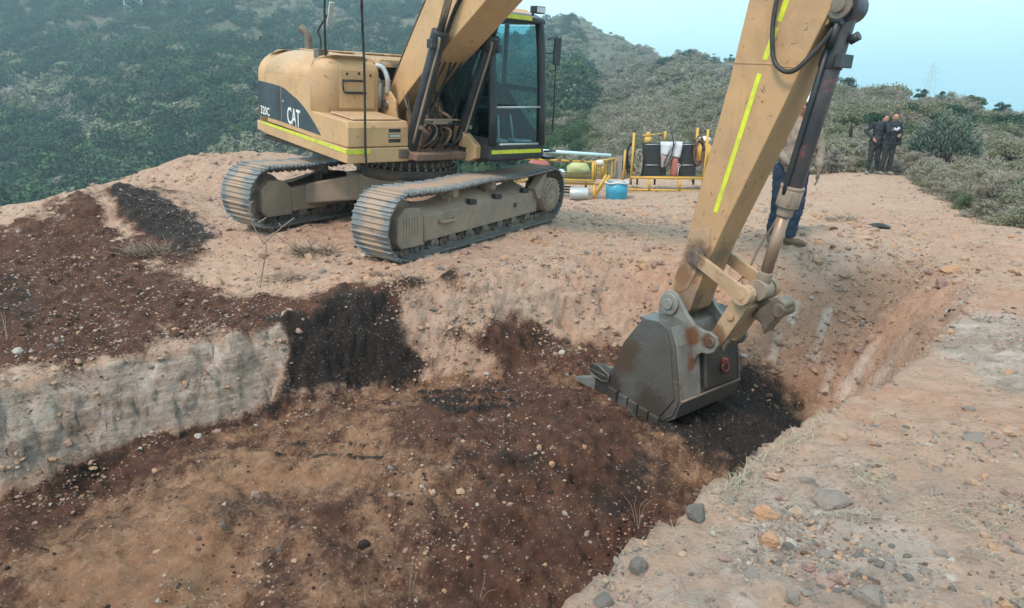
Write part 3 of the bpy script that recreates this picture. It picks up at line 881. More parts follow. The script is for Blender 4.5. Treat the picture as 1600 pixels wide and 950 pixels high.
MAT['leaf_dry'] = leaf_mat('dry_twiggy_scrub', (.20, .175, .14), (.33, .30, .25), (.24, .225, .18))
MAT['leaf_pale'] = leaf_mat('pale_grey_scrub', (.19, .18, .15), (.30, .285, .24), (.22, .22, .17))
MAT['cactus'] = leaf_mat('blue_green_fleshy_branches', (.05, .085, .07), (.13, .18, .145), (.07, .11, .09))
MAT['bark'] = surf('grey_brown_bark', (.10, .075, .055), (.05, .04, .03), .6, 5, .9, bmp=.4)

def leaf_cloud(seed, n, R, H, leaf, clumps=14, lift=.25, twig=False, shell=.55):
    """many small leaf faces on lumpy clumps through a dome-shaped crown"""
    r = np.random.default_rng(seed)
    cc = []
    while len(cc) < clumps:
        p = r.uniform(-1, 1, 3); p[2] = r.uniform(-.2, 1)
        if np.linalg.norm(p) < 1:
            cc.append(p * [R * .75, R * .75, H * (1 - lift) * .8] + [0, 0, H * lift])
    cc = np.array(cc); cr = r.uniform(.22, .46, clumps) * R
    tone = r.uniform(0, 1, clumps)
    idx = r.integers(0, clumps, n)
    d = r.normal(size=(n, 3)); d /= np.linalg.norm(d, axis=1)[:, None]
    d[:, 2] = np.where(d[:, 2] < -.3, -d[:, 2], d[:, 2])
    rad = cr[idx] * (shell + (1 - shell) * r.random(n)) * r.uniform(.75, 1.15, n)
    P = cc[idx] + d * rad[:, None] * [1, 1, .8]
    nrm = d + r.normal(size=(n, 3)) * .55; nrm /= np.linalg.norm(nrm, axis=1)[:, None]
    t = np.cross(nrm, r.normal(size=(n, 3))); t /= np.linalg.norm(t, axis=1)[:, None]
    b = np.cross(nrm, t)
    s_ = leaf * r.uniform(.6, 1.3, n)[:, None]
    if twig:
        a1, a2 = t * s_ * 1.7, b * s_ * .22
    else:
        a1, a2 = t * s_, b * s_ * .62
    V = np.stack([P - a1, P - a2, P + a1, P + a2], 1).reshape(-1, 3)
    V[:, 2] = np.maximum(V[:, 2], 0.0)
    me = bpy.data.meshes.new('crown')
    F = np.arange(4 * n).reshape(n, 4)
    me.vertices.add(4 * n); me.vertices.foreach_set('co', V.astype(np.float32).ravel())
    me.loops.add(4 * n); me.loops.foreach_set('vertex_index', F.ravel().astype(np.int32))
    me.polygons.add(n); me.polygons.foreach_set('loop_start', (np.arange(n) * 4).astype(np.int32))
    me.update(calc_edges=True)
    ta = me.attributes.new('tone', 'FLOAT', 'POINT')
    tv = np.clip(tone[idx] + r.normal(size=n) * .18, 0, 1)
    ta.data.foreach_set('value', np.repeat(tv, 4).astype(np.float32))
    return me, cc

def trunk_mesh(seed, cc, H, r0, base_n=1):
    r = random.Random(seed)
    m = MB()
    fork = Vector((r.uniform(-.06, .06) * H, r.uniform(-.06, .06) * H, H * .28))
    m.tube([(0, 0, -.3), (fork.x * .3, fork.y * .3, H * .12), fork], [r0 * 1.25, r0, r0 * .8], 7)
    for c in cc[::2]:
        c = Vector(c)
        mid = fork.lerp(c, .5) + Vector((r.uniform(-.1, .1), r.uniform(-.1, .1), -.08)) * H
        m.tube([fork, mid, c], [r0 * .55, r0 * .35, r0 * .12], 5)
    return m.mesh('trunk', MAT['bark'])

def scatter(name, P, scale, rot, idx, proto_objs, kind='stuff', **kw):
    """one object that sets copies of the given shapes on points (geometry nodes)"""
    me = bpy.data.meshes.new(name)
    n = len(P)
    me.vertices.add(n); me.vertices.foreach_set('co', np.asarray(P, np.float32).ravel())
    for nm, ty, val in (('sc', 'FLOAT_VECTOR', scale), ('rt', 'FLOAT_VECTOR', rot), ('ix', 'INT', idx)):
        a = me.attributes.new(nm, ty, 'POINT')
        a.data.foreach_set('vector' if ty == 'FLOAT_VECTOR' else 'value', np.asarray(val, np.float32 if ty != 'INT' else np.int32).ravel())
    o = bpy.data.objects.new(name, me); COL.objects.link(o)
    c = bpy.data.collections.new(name + '_shapes')
    for i, p in enumerate(proto_objs):
        c.objects.link(p)
        p.name = '%02d_%s_shape' % (i, name)
    g = bpy.data.node_groups.new(name, 'GeometryNodeTree')
    g.interface.new_socket('Geometry', in_out='INPUT', socket_type='NodeSocketGeometry')
    g.interface.new_socket('Geometry', in_out='OUTPUT', socket_type='NodeSocketGeometry')
    N = g.nodes.new
    gi, go = N('NodeGroupInput'), N('NodeGroupOutput')
    ci = N('GeometryNodeCollectionInfo'); ci.inputs[0].default_value = c
    ci.inputs['Separate Children'].default_value = True
    ci.inputs['Reset Children'].default_value = True
    ip = N('GeometryNodeInstanceOnPoints'); ip.inputs['Pick Instance'].default_value = True
    def attr(nm, ty):
        a = N('GeometryNodeInputNamedAttribute'); a.data_type = ty; a.inputs['Name'].default_value = nm
        return a.outputs['Attribute']
    L = g.links.new
    L(gi.outputs[0], ip.inputs['Points']); L(ci.outputs[0], ip.inputs['Instance'])
    L(attr('ix', 'INT'), ip.inputs['Instance Index'])
    L(attr('rt', 'FLOAT_VECTOR'), ip.inputs['Rotation'])
    L(attr('sc', 'FLOAT_VECTOR'), ip.inputs['Scale'])
    L(ip.outputs[0], go.inputs[0])
    md = o.modifiers.new('scatter', 'NODES'); md.node_group = g
    tag(o, kind=kind, **kw)
    return o

def proto(me, mat):
    me.materials.clear(); me.materials.append(mat)
    return bpy.data.objects.new('shape', me)

# far crowns, unit size about 1 m radius
far_protos = []
for i, (mt, tw) in enumerate([('leaf_dark', 0), ('leaf_dark', 0), ('leaf_mid', 0), ('leaf_mid', 0), ('leaf_olive', 0), ('leaf_olive', 0), ('leaf_dry', 1), ('leaf_dry', 1), ('leaf_pale', 1)]):
    me, _ = leaf_cloud(100 + i, 900 if not tw else 1000, 1.0, 1.25, .075 if not tw else .10, 16, .2, bool(tw))
    far_protos.append(proto(me, MAT[mt]))

def veg_points(n, k0, k1, y0, y1, seed, right):
    r = np.random.default_rng(seed)
    k = r.uniform(k0, k1, n)
    y = np.exp(r.uniform(math.log(y0), math.log(y1), n))
    x = k * y
    z = hill_h(k, y)
    dens = fbm(x, y, 38, 3, .6, 201)
    spc = fbm(x, y, 30, 4, .6, 301)
    return k, x, y, z, dens, spc, r

# the wooded hillside across the valley
k, x, y, z, dens, spc, r = veg_points(13000, -1.25, .09, 60, 560, 1, False)
keep = (dens > -.42) & ~((k > .0) & (y < 120))
k, x, y, z, dens, spc = [a[keep] for a in (k, x, y, z, dens, spc)]
n = len(x)
rs = r.random(n)
idx = np.where(spc + .25 * (rs - .5) > .2, np.where(rs > .5, 6, 4), np.where(spc > -.08, np.where(rs > .55, 2, 0), np.where(rs > .4, 1, 3)))
idx = np.where(r.random(n) < .07, r.choice([4, 5, 7], n), idx)
s_ = (2.0 + 3.4 * r.random(n) ** 1.3) * np.where(y < 260, 1.15, 1) * np.where(idx >= 6, .8, 1.0)
sc = np.stack([s_, s_, s_ * r.uniform(.8, 1.15, n)], -1)
scatter('hillside_forest', np.stack([x, y, z - .3], -1), sc, np.stack([0 * x, 0 * x, r.uniform(0, 6.28, n)], -1), idx, far_protos,
        label='dense green and grey forest covering the far valley side', cat='forest')

# dry scrub over the slopes behind the machine and to the right
k, x, y, z, dens, spc, r = veg_points(13000, -.06, 1.15, 24, 430, 2, True)
keep = (dens > -.55)
k, x, y, z, dens, spc = [a[keep] for a in (k, x, y, z, dens, spc)]
n = len(x); rs = r.random(n)
leftgreen = (k < .1) & (y < 170)
idx = np.where(spc > .36, np.where(rs > .6, 1, np.where(rs > .4, 3, 5)), np.where(rs > .70, 4, np.where(rs > .60, 5, np.where(rs > .32, 6, np.where(rs > .14, 7, 8)))))
idx = np.where(leftgreen & (rs > .35), np.where(rs > .6, 2, 0), idx)
s_ = r.uniform(.8, 1.7, n) * np.clip(.8 + y / 160, .8, 1.6) * np.where(idx <= 3, 1.25, 1.0)
s_ *= np.where((y > 290) & (k < .25), .55, 1)
sc = np.stack([s_, s_, s_ * r.uniform(.65, 1.0, n)], -1)
far2 = [proto(p.data, p.data.materials[0]) for p in far_protos]
mid_protos = []
for i, (mt, tw) in enumerate([('leaf_dark', 0), ('leaf_dark', 0), ('leaf_mid', 0), ('leaf_mid', 0), ('leaf_olive', 0), ('leaf_olive', 1), ('leaf_dry', 1), ('leaf_dry', 1), ('leaf_pale', 1)]):
    me, _ = leaf_cloud(150 + i, 3600, 1.0, 1.25, .030 if not tw else .048, 22, .15, bool(tw), .35)
    mid_protos.append(proto(me, MAT[mt]))
rz_ = r.uniform(0, 6.28, n); nearm = y < 95
for nm_, m_k, pr_, lab_ in (('hillside_scrub', ~nearm, far2, 'grey brown dry scrub covering the farther slopes up to the skyline'), ('slope_scrub', nearm, mid_protos, 'dry grey and olive scrub on the slope just behind the levelled soil')):
    scatter(nm_, np.stack([x, y, z - .15], -1)[m_k], sc[m_k], np.stack([0 * x, 0 * x, rz_], -1)[m_k], idx[m_k], pr_, label=lab_, cat='scrub')

# knee to waist high scrub along the edges of the levelled ground
r = np.random.default_rng(5)
x = r.uniform(-2, 20, 9000); y = r.uniform(11, 31, 9000)
ed = poly_sd(x, y, EDGE)
kx = x / y
keep = (ed < -.15) & (kx > -.12) & (kx < 1.0) & (r.random(9000) < np.clip(.35 - ed * .25, 0, 1))
keep &= ~((kx < .36) & (y < 23.5))
x, y, ed = x[keep], y[keep], ed[keep]
z = np.where((np.abs(x) < 19.5) & (y < 30.5), height(x, y), hill_h(x / y, y))
n = len(x)
near_protos = []
for i, (mt, tw, nl) in enumerate([('leaf_olive', 1, 900), ('leaf_dry', 1, 1100), ('leaf_dry', 1, 1100), ('leaf_pale', 1, 900), ('leaf_mid', 0, 900), ('leaf_olive', 0, 900)]):
    me, _ = leaf_cloud(300 + i, nl * 3, 1.0, 1.2, .055 if tw else .035, 20, .12, bool(tw), .3)
    near_protos.append(proto(me, MAT[mt]))
idx = r.choice([0, 1, 2, 3, 4, 5], n, p=[.22, .27, .2, .13, .06, .12])
s_ = r.uniform(.25, .62, n) * np.clip(.75 - ed * .16, .7, 1.6) * np.where(x > 7, 1.25, 1)
sc = np.stack([s_, s_, s_ * r.uniform(.7, 1.1, n)], -1)
scatter('edge_scrub', np.stack([x, y, z - .05], -1), sc, np.stack([0 * x, 0 * x, r.uniform(0, 6.28, n)], -1), idx, near_protos,
        label='low dry scrub along the right edge of the levelled soil', cat='scrub')

# trees and shrubs one can tell apart
def tree(name, label, cat, u, v_base, y, w_px, h_px, mt, seed, twig=False, group=None, lift=.3, nl=3600, leaf=None):
    kx = (u - 800) / F_PX / (CP - (v_base - 475) / F_PX * SP)
    x = kx * y
    z = (tanv(v_base)) * y
    zg = min(float(hill_h(np.array([kx]), np.array([y]))[0]), z) if y > 24 else z
    R = w_px / 2 * y / F_PX
    H = h_px * y / F_PX
    t = empty(name, (x, y, z), 0, label=label, cat=cat, group=group)
    me, cc = leaf_cloud(seed, nl, R, H, leaf or max(.025, R * .042), 16, lift, twig, .4)
    link_mesh('crown', me, MAT[mt], t)
    link_mesh('trunk', trunk_mesh(seed, cc, H, max(.03, R * .07)), None, t)
    return t
TG = 'trees along the right skyline'
SG = 'shrubs behind the levelled soil'
for a in [
    ('tree', 'tallest dark round tree on the skyline between cab and yellow arm', 'tree', 1068, 100, 185, 32, 26, 'leaf_dark', 1, False, TG),
    ('tree', 'dark flat tree touching the right side of the tallest skyline tree', 'tree', 1088, 102, 186, 20, 18, 'leaf_dark', 2, False, TG),
    ('tree', 'small brown leafless round tree alone on the skyline near the yellow arm', 'tree', 1116, 102, 190, 20, 18, 'leaf_dry', 3, True, TG),
    ('tree', 'dark bushy tree on the skyline half behind the yellow arm', 'tree', 1141, 104, 188, 24, 18, 'leaf_dark', 4, False, TG),
    ('tree', 'dark green dome tree on the slope below the brown skyline tree', 'tree', 1128, 130, 150, 28, 22, 'leaf_dark', 5, False, TG),
    ('tree', 'dark tree clump in the hollow halfway up the grey hill', 'tree', 976, 128, 210, 38, 18, 'leaf_dark', 6, False, TG),
    ('tree', 'lower dark tree running down the hollow of the grey hill', 'tree', 954, 145, 190, 26, 20, 'leaf_dark', 7, False, TG),
    ('tree', 'dark tree left of the tallest skyline tree, on its slope', 'tree', 1040, 104, 186, 34, 15, 'leaf_dark', 8, False, TG),
    ('tree', 'dark green tree on the skyline just right of the yellow arm', 'tree', 1318, 148, 90, 46, 30, 'leaf_dark', 9, False, TG),
    ('tree', 'broad grey green tree behind the left man, on the skyline', 'tree', 1390, 160, 80, 78, 28, 'leaf_olive', 10, False, TG),
    ('tree', 'small dark tree on the skyline left of the pylon foot', 'tree', 1437, 156, 85, 26, 18, 'leaf_dark', 11, False, TG),
    ('tree', 'small dark tree on the skyline right of the pylon foot', 'tree', 1468, 160, 85, 24, 17, 'leaf_dark', 12, False, TG),
    ('tree', 'wide mid green tree on the skyline right of the pylon', 'tree', 1520, 176, 78, 60, 26, 'leaf_mid', 13, False, TG),
    ('tree', 'dark green tree on the skyline near the right edge', 'tree', 1562, 184, 75, 36, 24, 'leaf_dark', 14, False, TG),
    ('tree', 'dark green tree cut by the right edge of the photo', 'tree', 1598, 215, 62, 60, 40, 'leaf_dark', 15, False, TG),
    ('shrub', 'dome shaped olive shrub behind the head of the left man', 'shrub', 1400, 196, 48, 74, 34, 'leaf_olive', 21, False, SG),
    ('shrub', 'grey green dome shrub right behind the two men, under the pylon', 'shrub', 1455, 200, 46, 66, 38, 'leaf_olive', 22, False, SG),
    ('shrub', 'pale silvery feathery shrub between the yellow arm and the two men', 'shrub', 1316, 250, 26, 60, 50, 'leaf_pale', 23, True, SG),
    ('shrub', 'white grey twiggy shrub beside the helmeted worker arm', 'shrub', 1298, 268, 23, 34, 44, 'leaf_pale', 24, True, SG),
    ('shrub', 'olive shrub above the pale feathery shrub', 'shrub', 1330, 205, 38, 70, 40, 'leaf_olive', 25, False, SG),
    ('shrub', 'brown dry shrub just right of the two men', 'shrub', 1425, 275, 22, 44, 50, 'leaf_dry', 26, True, SG),
    ('shrub', 'brown dry twiggy shrub in front of the fleshy blue green bush', 'shrub', 1480, 300, 17.5, 70, 44, 'leaf_dry', 27, True, SG),
    ('shrub', 'grey twiggy shrub at the right edge above the bare soil', 'shrub', 1555, 330, 14.5, 90, 70, 'leaf_dry', 28, True, SG),
    ('shrub', 'olive shrub at the right edge behind the grey twiggy shrub', 'shrub', 1580, 262, 24, 80, 44, 'leaf_olive', 29, False, SG),
    ('shrub', 'light green feathery shrub behind the black cases', 'shrub', 1085, 236, 30, 46, 44, 'leaf_olive', 30, True, SG),
    ('shrub', 'light green shrub behind the middle post of the yellow rack', 'shrub', 1040, 244, 29, 40, 30, 'leaf_olive', 31, True, SG),
]:
    tree(*a)

# fleshy, many-armed blue green bush
def cactus_bush():
    y = 24.0; u, vb = 1470, 262
    kx = (u - 800) / F_PX / (CP - (vb - 475) / F_PX * SP)
    t = empty('succulent_bush', (kx * y, y, tanv(vb) * y), 0, label='dense blue green bush of upright fleshy branches right of the two men', cat='bush')
    r = random.Random(4)
    m = MB(); s2 = MB()
    for i in range(1500):
        a = r.uniform(0, 6.28); rr = math.sqrt(r.random()) * 1.0
        h = (1.85 * math.sqrt(max(0, 1 - (rr / 1.1) ** 2)) + .1) * r.uniform(.5, 1.05)
        p0 = Vector((math.cos(a) * rr, math.sin(a) * rr, h * r.uniform(.45, .95)))
        d = Vector((math.cos(a) * rr * .8 + r.uniform(-.8, .8), math.sin(a) * rr * .8 + r.uniform(-.8, .8), .7 + r.uniform(-.4, .2))).normalized()
        L = r.uniform(.09, .22)
        m.tube([p0, p0 + d * L * .5, p0 + d * L + Vector((0, 0, .03))], [.012, .017, .007], 5)
    me = m.mesh('branches', MAT['cactus'])
    ta = me.attributes.new('tone', 'FLOAT', 'POINT')
    v = RNG.random(len(me.vertices) // 15 + 1).repeat(15)[:len(me.vertices)]
    ta.data.foreach_set('value', v.astype(np.float32))
    link_mesh('branch_mass', me, None, t)['kind'] = 'stuff'
    for i in range(14):
        a = r.uniform(0, 6.28)
        s2.tube([(0, 0, -.2), (math.cos(a) * .25, math.sin(a) * .25, .5), (math.cos(a) * .5, math.sin(a) * .5, r.uniform(.9, 1.4))], [.05, .035, .015], 5)
    s2.build('trunk', MAT['bark'], t)
cactus_bush()

# ------------------------------------------------------------------ the excavator
EX_T = Vector((-1.5052, 10.5823, -1.6791))
EX_TX, EX_TY = 0.0542, 0.0647
YAW_U, YAW_S = -2.1351, -0.8545
EX = empty('excavator', label='tan yellow crawler excavator, cab to the right, digging arm reaching into the pit', cat='excavator')
EX.matrix_world = Matrix.Translation(EX_T) @ Matrix.Rotation(EX_TX, 4, 'X') @ Matrix.Rotation(EX_TY, 4, 'Y')
M_S = EX.matrix_world @ Matrix.Rotation(YAW_S, 4, 'Z')

def U(mb, name, mat, bevel=0.0, seg=2):
    return mb.build(name, MAT[mat], EX, YAW_U, bevel, seg)
def S(mb, name, mat, bevel=0.0, seg=2):
    return mb.build(name, MAT[mat], EX, YAW_S, bevel, seg)
def sub(mb, name, mat, parent, bevel=0.0, seg=2):
    return mb.build(name, MAT[mat], parent, None, bevel, seg)

# --- crawler tracks
GAUGE, SHOE_W, L_ARC, R_T, ZC = 1.146, .275, 1.65, .385, .43
def track_pos(s_):
    """distance along the loop -> (x, z, direction angle) of the shoe plate"""
    st, ar = 2 * L_ARC, math.pi * R_T
    s_ %= 2 * (st + ar)
    if s_ < st:                                    # bottom, moving backward
        return L_ARC - s_, ZC - R_T, math.pi
    s_ -= st
    if s_ < ar:                                    # around the sprocket at the rear
        a = -math.pi / 2 - s_ / R_T
        return -L_ARC + R_T * math.cos(a), ZC + R_T * math.sin(a), a - math.pi / 2
    s_ -= ar
    if s_ < st:                                    # top, sagging between the carrier rollers
        x = -L_ARC + s_
        sag = -.022 * (.5 - .5 * math.cos(2 * math.pi * s_ / st * 2)) - .01
        return x, ZC + R_T + sag, 0.0
    s_ -= st
    a = math.pi / 2 - s_ / R_T
    return L_ARC + R_T * math.cos(a), ZC + R_T * math.sin(a), a - math.pi / 2
N_SHOE = 46
P_LEN = 2 * (2 * L_ARC + math.pi * R_T)
pitch = P_LEN / N_SHOE
sm = MB()
hw, hp = SHOE_W, pitch * .485
# x along travel, y across, +z outwards; plate with curled edges and three grouser bars
prof = [(-hp, -.006), (-hp, .012), (-hp * .86, .014), (-hp * .80, .036), (-hp * .70, .036), (-hp * .62, .012), (-hp * .10, .012), (-.006, .030), (.006, .030), (hp * .10, .012),
        (hp * .5, .012), (hp * .58, .036), (hp * .70, .036), (hp * .78, .012), (hp * 1.08, .006), (hp * 1.08, -.008)]
sm.prism(prof, -hw, hw)
shoe_me = sm.mesh('track_shoe', MAT['track_steel'])
for sgn in (1, -1):
    yc = sgn * GAUGE
    ch = MB()
    for i in range(N_SHOE):
        x, z, a = track_pos((i + .5) * pitch)
        ca_, sa_ = math.cos(a), math.sin(a)
        nx_, nz_ = -sa_, ca_                       # outward normal for clockwise travel
        for dy in (-.075, .075):
            c0 = Vector((x - nx_ * .045, yc + dy, z - nz_ * .045))
            for k in (-1, 1):
                c = c0 + Vector((ca_, 0, sa_)) * (k * pitch * .22)
                ch.cyl(c + Vector((0, -.02, 0)), c + Vector((0, .02, 0)), .042, n=8)
        ch.cyl(Vector((x - nx_ * .045, yc - .10, z - nz_ * .045)), Vector((x - nx_ * .045, yc + .10, z - nz_ * .045)), .02, n=6)
    tr = U(ch, 'crawler_track', 'chain_steel')
    for i in range(N_SHOE):
        x, z, a = track_pos((i + .5) * pitch)
        o = link_mesh('track_shoe', shoe_me, None, tr)
        o.location = (x, yc, z)
        o.rotation_euler = (0, -a, 0)
    # track frame
    y0, y1 = yc - .19, yc + .19
    fr = MB()
    fr.prism([(-1.38, .20), (1.30, .18), (1.30, .50), (.9, .52), (-1.30, .53), (-1.38, .46)], y0, y1)
    fr.prism([(1.30, .15), (1.72, .16), (1.80, .24), (1.80, .52), (1.66, .64), (1.42, .62), (1.30, .52)], y0 - .02 , y1 + .015)
    tf = U(fr, 'track_frame', 'frame_dust', .02)
    # soil piled on the sloping top of the frame
    bmh = MB()
    nx2, ny2 = 46, 6
    vs = []; fs = []
    for j in range(ny2 + 1):
        for i in range(nx2 + 1):
            x = -1.28 + 2.9 * i / nx2
            t_ = j / ny2
            yy = y0 + .01 + (y1 - y0 - .02) * t_
            h = (.13 + .05 * math.sin(x * 4.1 + sgn)) * math.sin(math.pi * min(1, t_ * .5 + .5) if sgn > 0 else math.pi * min(1, (1 - t_) * .5 + .5)) ** .7
            h *= min(1, (i + .2) / 3, (nx2 - i + .2) / 3)
            vs.append((x, yy, .505 + max(0, h) + random.uniform(-.004, .004)))
    for j in range(ny2):
        for i in range(nx2):
            a0 = j * (nx2 + 1) + i
            fs.append((a0, a0 + 1, a0 + nx2 + 2, a0 + nx2 + 1))
    bmh.add(vs, fs, True)
    U(bmh, 'packed_soil', 'frame_dust')
    yo = yc + sgn * .19
    if sgn > 0:
        hd = MB()
        hd.tube([(1.02, yo, .395), (1.02, yo + .055, .395), (.78, yo + .06, .385), (.70, yo, .385)], .022, 8)
        sub(hd, 'step_handle', 'frame_dust', tf)
        rb = MB()
        rb.tube([(1.33, yo + .012, .19), (1.33, yo + .016, .48), (1.38, yo + .012, .56)], .016, 6)
        for q in range(6):
            rb.box((1.44 + q * .05, yo + .01, .30), (1.455 + q * .05, yo + .022, .52))
        sub(rb, 'recoil_cover', 'frame_dust', tf)
        for xs in (.30, -.30, -1.02):
            slot = MB(); slot.prism([(xs - .06, .515), (xs + .09, .535), (xs + .09, .60), (xs - .06, .575)], yo - .05, yo + .012); sub(slot, 'guide_slot', 'rubber', tf)
        slot = MB(); slot.box((-.78, yo - .01, .345), (-.70, yo + .004, .41)); sub(slot, 'guide_slot', 'rubber', tf)
    idl = MB()
    idl.cyl((L_ARC, yc - .08, ZC), (L_ARC, yc + .08, ZC), R_T - .09, n=32)
    idl.cyl((L_ARC, yc - .11, ZC), (L_ARC, yc + .11, ZC), .10, n=20)
    U(idl, 'idler_wheel', 'chain_steel', .01)
    spk = MB()
    spk.cyl((-L_ARC, yc - .05, ZC), (-L_ARC, yc + .05, ZC), R_T - .10, n=21)
    for k in range(21):
        a = 2 * math.pi * k / 21
        spk.prism([(-L_ARC + math.cos(a + d) * rr, ZC + math.sin(a + d) * rr) for d, rr in ((-.09, .27), (-.035, .34), (.035, .34), (.09, .27))], yc - .035, yc + .035)
    sp = U(spk, 'sprocket', 'chain_steel')
    dr = MB()
    ys = yc + sgn * .05; ye = yc + sgn * .27
    dr.cyl((-L_ARC, ys, ZC), (-L_ARC, ye, ZC), .265, .25, n=36)
    dr.cyl((-L_ARC, ye, ZC), (-L_ARC, ye + sgn * .02, ZC), .21, .20, n=36)
    dr.cyl((-L_ARC, ye, ZC), (-L_ARC, ye + sgn * .035, ZC), .06, .05, n=16)
    fd = sub(dr, 'final_drive', 'frame_dust', sp, .012)
    bl = MB()
    for k in range(20):
        a = 2 * math.pi * k / 20
        c = Vector((-L_ARC + .228 * math.cos(a), ye, ZC + .228 * math.sin(a)))
        bl.cyl(c, c + Vector((0, sgn * .018, 0)), .014, n=6)
        c2 = Vector((-L_ARC + .165 * math.cos(a), ye + sgn * .02, ZC + .165 * math.sin(a)))
        bl.prism([(c2.x - .012 * math.sin(a) - .045 * math.cos(a), c2.z + .012 * math.cos(a) - .045 * math.sin(a)), (c2.x + .012 * math.sin(a) - .045 * math.cos(a), c2.z - .012 * math.cos(a) - .045 * math.sin(a)),
                  (c2.x + .012 * math.sin(a) + .03 * math.cos(a), c2.z - .012 * math.cos(a) + .03 * math.sin(a)), (c2.x - .012 * math.sin(a) + .03 * math.cos(a), c2.z + .012 * math.cos(a) + .03 * math.sin(a))], c2.y, c2.y + sgn * .01)
    sub(bl, 'drive_bolts', 'frame_dust', sp)['kind'] = 'stuff'
    # guard behind the drive
    gd = MB()
    gd.prism([(-1.20, .56), (-1.46, .76), (-1.52, .76), (-1.44, .60), (-1.40, .40), (-1.30, .40)], yc + sgn * .10, yc + sgn * .24)
    U(gd, 'drive_guard', 'frame_dust', .01)
    for k in range(7):
        xr = -1.14 + k * .37
        ro = MB()
        ro.cyl((xr, yc - .13, .135), (xr, yc + .13, .135), .085, n=16)
        ro.cyl((xr, yc - .155, .135), (xr, yc + .155, .135), .045, n=12)
        for s3 in (-1, 1):
            ro.prism([(xr - .07, .135), (xr + .07, .135), (xr + .05, .23), (xr - .05, .23)], yc + s3 * .155, yc + s3 * .18)
        U(ro, 'track_roller', 'chain_steel')
    for xr in (.63, -.227):
        cr_ = MB()
        cr_.cyl((xr, yc - .09, .70), (xr, yc + .15, .70), .062, n=16)
        cr_.box((xr - .03, yc - .05, .5), (xr + .03, yc + .05, .68))
        U(cr_, 'carrier_roller', 'frame_dust')

# --- car body between the tracks
cb_ = MB()
cb_.prism([(-.62, -.62), (.62, -.62), (.62, .62), (-.62, .62)], .36, .72, 'z')
for sx in (1, -1):
    for sy in (1, -1):
        y_in, y_out = .35 * sy, .96 * sy
        vs = []
        for (yy, xa, xb, za, zb) in ((y_in, .05 * sx, .62 * sx, .36, .72), (y_out, .52 * sx, 1.06 * sx, .26, .54)):
            vs += [(xa, yy, za), (xb, yy, za), (xb, yy, zb), (xa, yy, zb)]
        cb_.add(vs, [(0, 1, 2, 3), (7, 6, 5, 4), (0, 4, 5, 1), (1, 5, 6, 2), (2, 6, 7, 3), (3, 7, 4, 0)])
U(cb_, 'car_body', 'frame_dust', .025)
sb = MB()
sb.cyl((0, 0, .70), (0, 0, .84), .68, n=48)
sb.cyl((0, 0, .84), (0, 0, .98), .60, n=48)
sbo = U(sb, 'swing_bearing', 'under_dark')
bt = MB()
for k in range(36):
    a = 2 * math.pi * k / 36
    bt.cyl((.645 * math.cos(a), .645 * math.sin(a), .84), (.645 * math.cos(a), .645 * math.sin(a), .875), .018, n=6)
    bt.box((.602 * math.cos(a) - .012, .602 * math.sin(a) - .012, .88), (.602 * math.cos(a) + .012, .602 * math.sin(a) + .012, .94))
sub(bt, 'bearing_bolts', 'frame_dust', sbo)['kind'] = 'stuff'

# --- upper structure. x forward, y left
pl = MB()
pl.prism([(.62, -1.28), (.62, .42), (.95, .45), (.95, 1.30), (-2.1, 1.28), (-2.3, .6), (-2.3, -.6), (-2.05, -1.26)], .99, 1.05, 'z')
pl.box((-2.0, -.62, 1.05), (.72, -.50, 1.16)); pl.box((-2.0, .44, 1.05), (.9, .54, 1.16))
S(pl, 'swing_frame', 'under_dark', .008)

def loft_body(poly, z0, z1, r, name, mat, closed_top=True, seg=7, smooth_from=0):
    """wall that rises from z0 to z1 and rounds over inwards by r into a roof"""
    n = len(poly)
    P = [Vector(p) for p in poly]
    nrm = []
    for i in range(n):
        a, b, c = P[i - 1], P[i], P[(i + 1) % n]
        e1 = (b - a).normalized(); e2 = (c - b).normalized()
        n1 = Vector((e1.y, -e1.x)); n2 = Vector((e2.y, -e2.x))
        m = (n1 + n2)
        m = m / max(.4, m.length_squared / 2)
        nrm.append(m)
    area = sum(P[i - 1].x * P[i].y - P[i].x * P[i - 1].y for i in range(n))
    sg = -1 if area > 0 else 1
    rings = [(z0, 0.0)] + [(z1 - r + r * math.sin(t), r * 1.25 * (1 - math.cos(t))) for t in [math.pi / 2 * k / seg for k in range(seg + 1)]]
    mb = MB(); vs = []
    for z, ins in rings:
        for p, m in zip(P, nrm):
            q = p + m * ins * sg
            vs.append((q.x, q.y, z))
    fs = [(j * n + i, j * n + (i + 1) % n, (j + 1) * n + (i + 1) % n, (j + 1) * n + i) for j in range(len(rings) - 1) for i in range(n)]
    mb.add(vs, fs, True)
    b = (len(rings) - 1) * n
    mb.f.append(tuple(b + i for i in range(n))); mb.sm.append(False)
    mb.f.append(tuple(i for i in range(n - 1, -1, -1))); mb.sm.append(False)
    return mb

def arc(cx, cy, rx, ry, a0, a1, n):
    return [(cx + rx * math.cos(math.radians(a0 + (a1 - a0) * i / n)), cy + ry * math.sin(math.radians(a0 + (a1 - a0) * i / n))) for i in range(n + 1)]
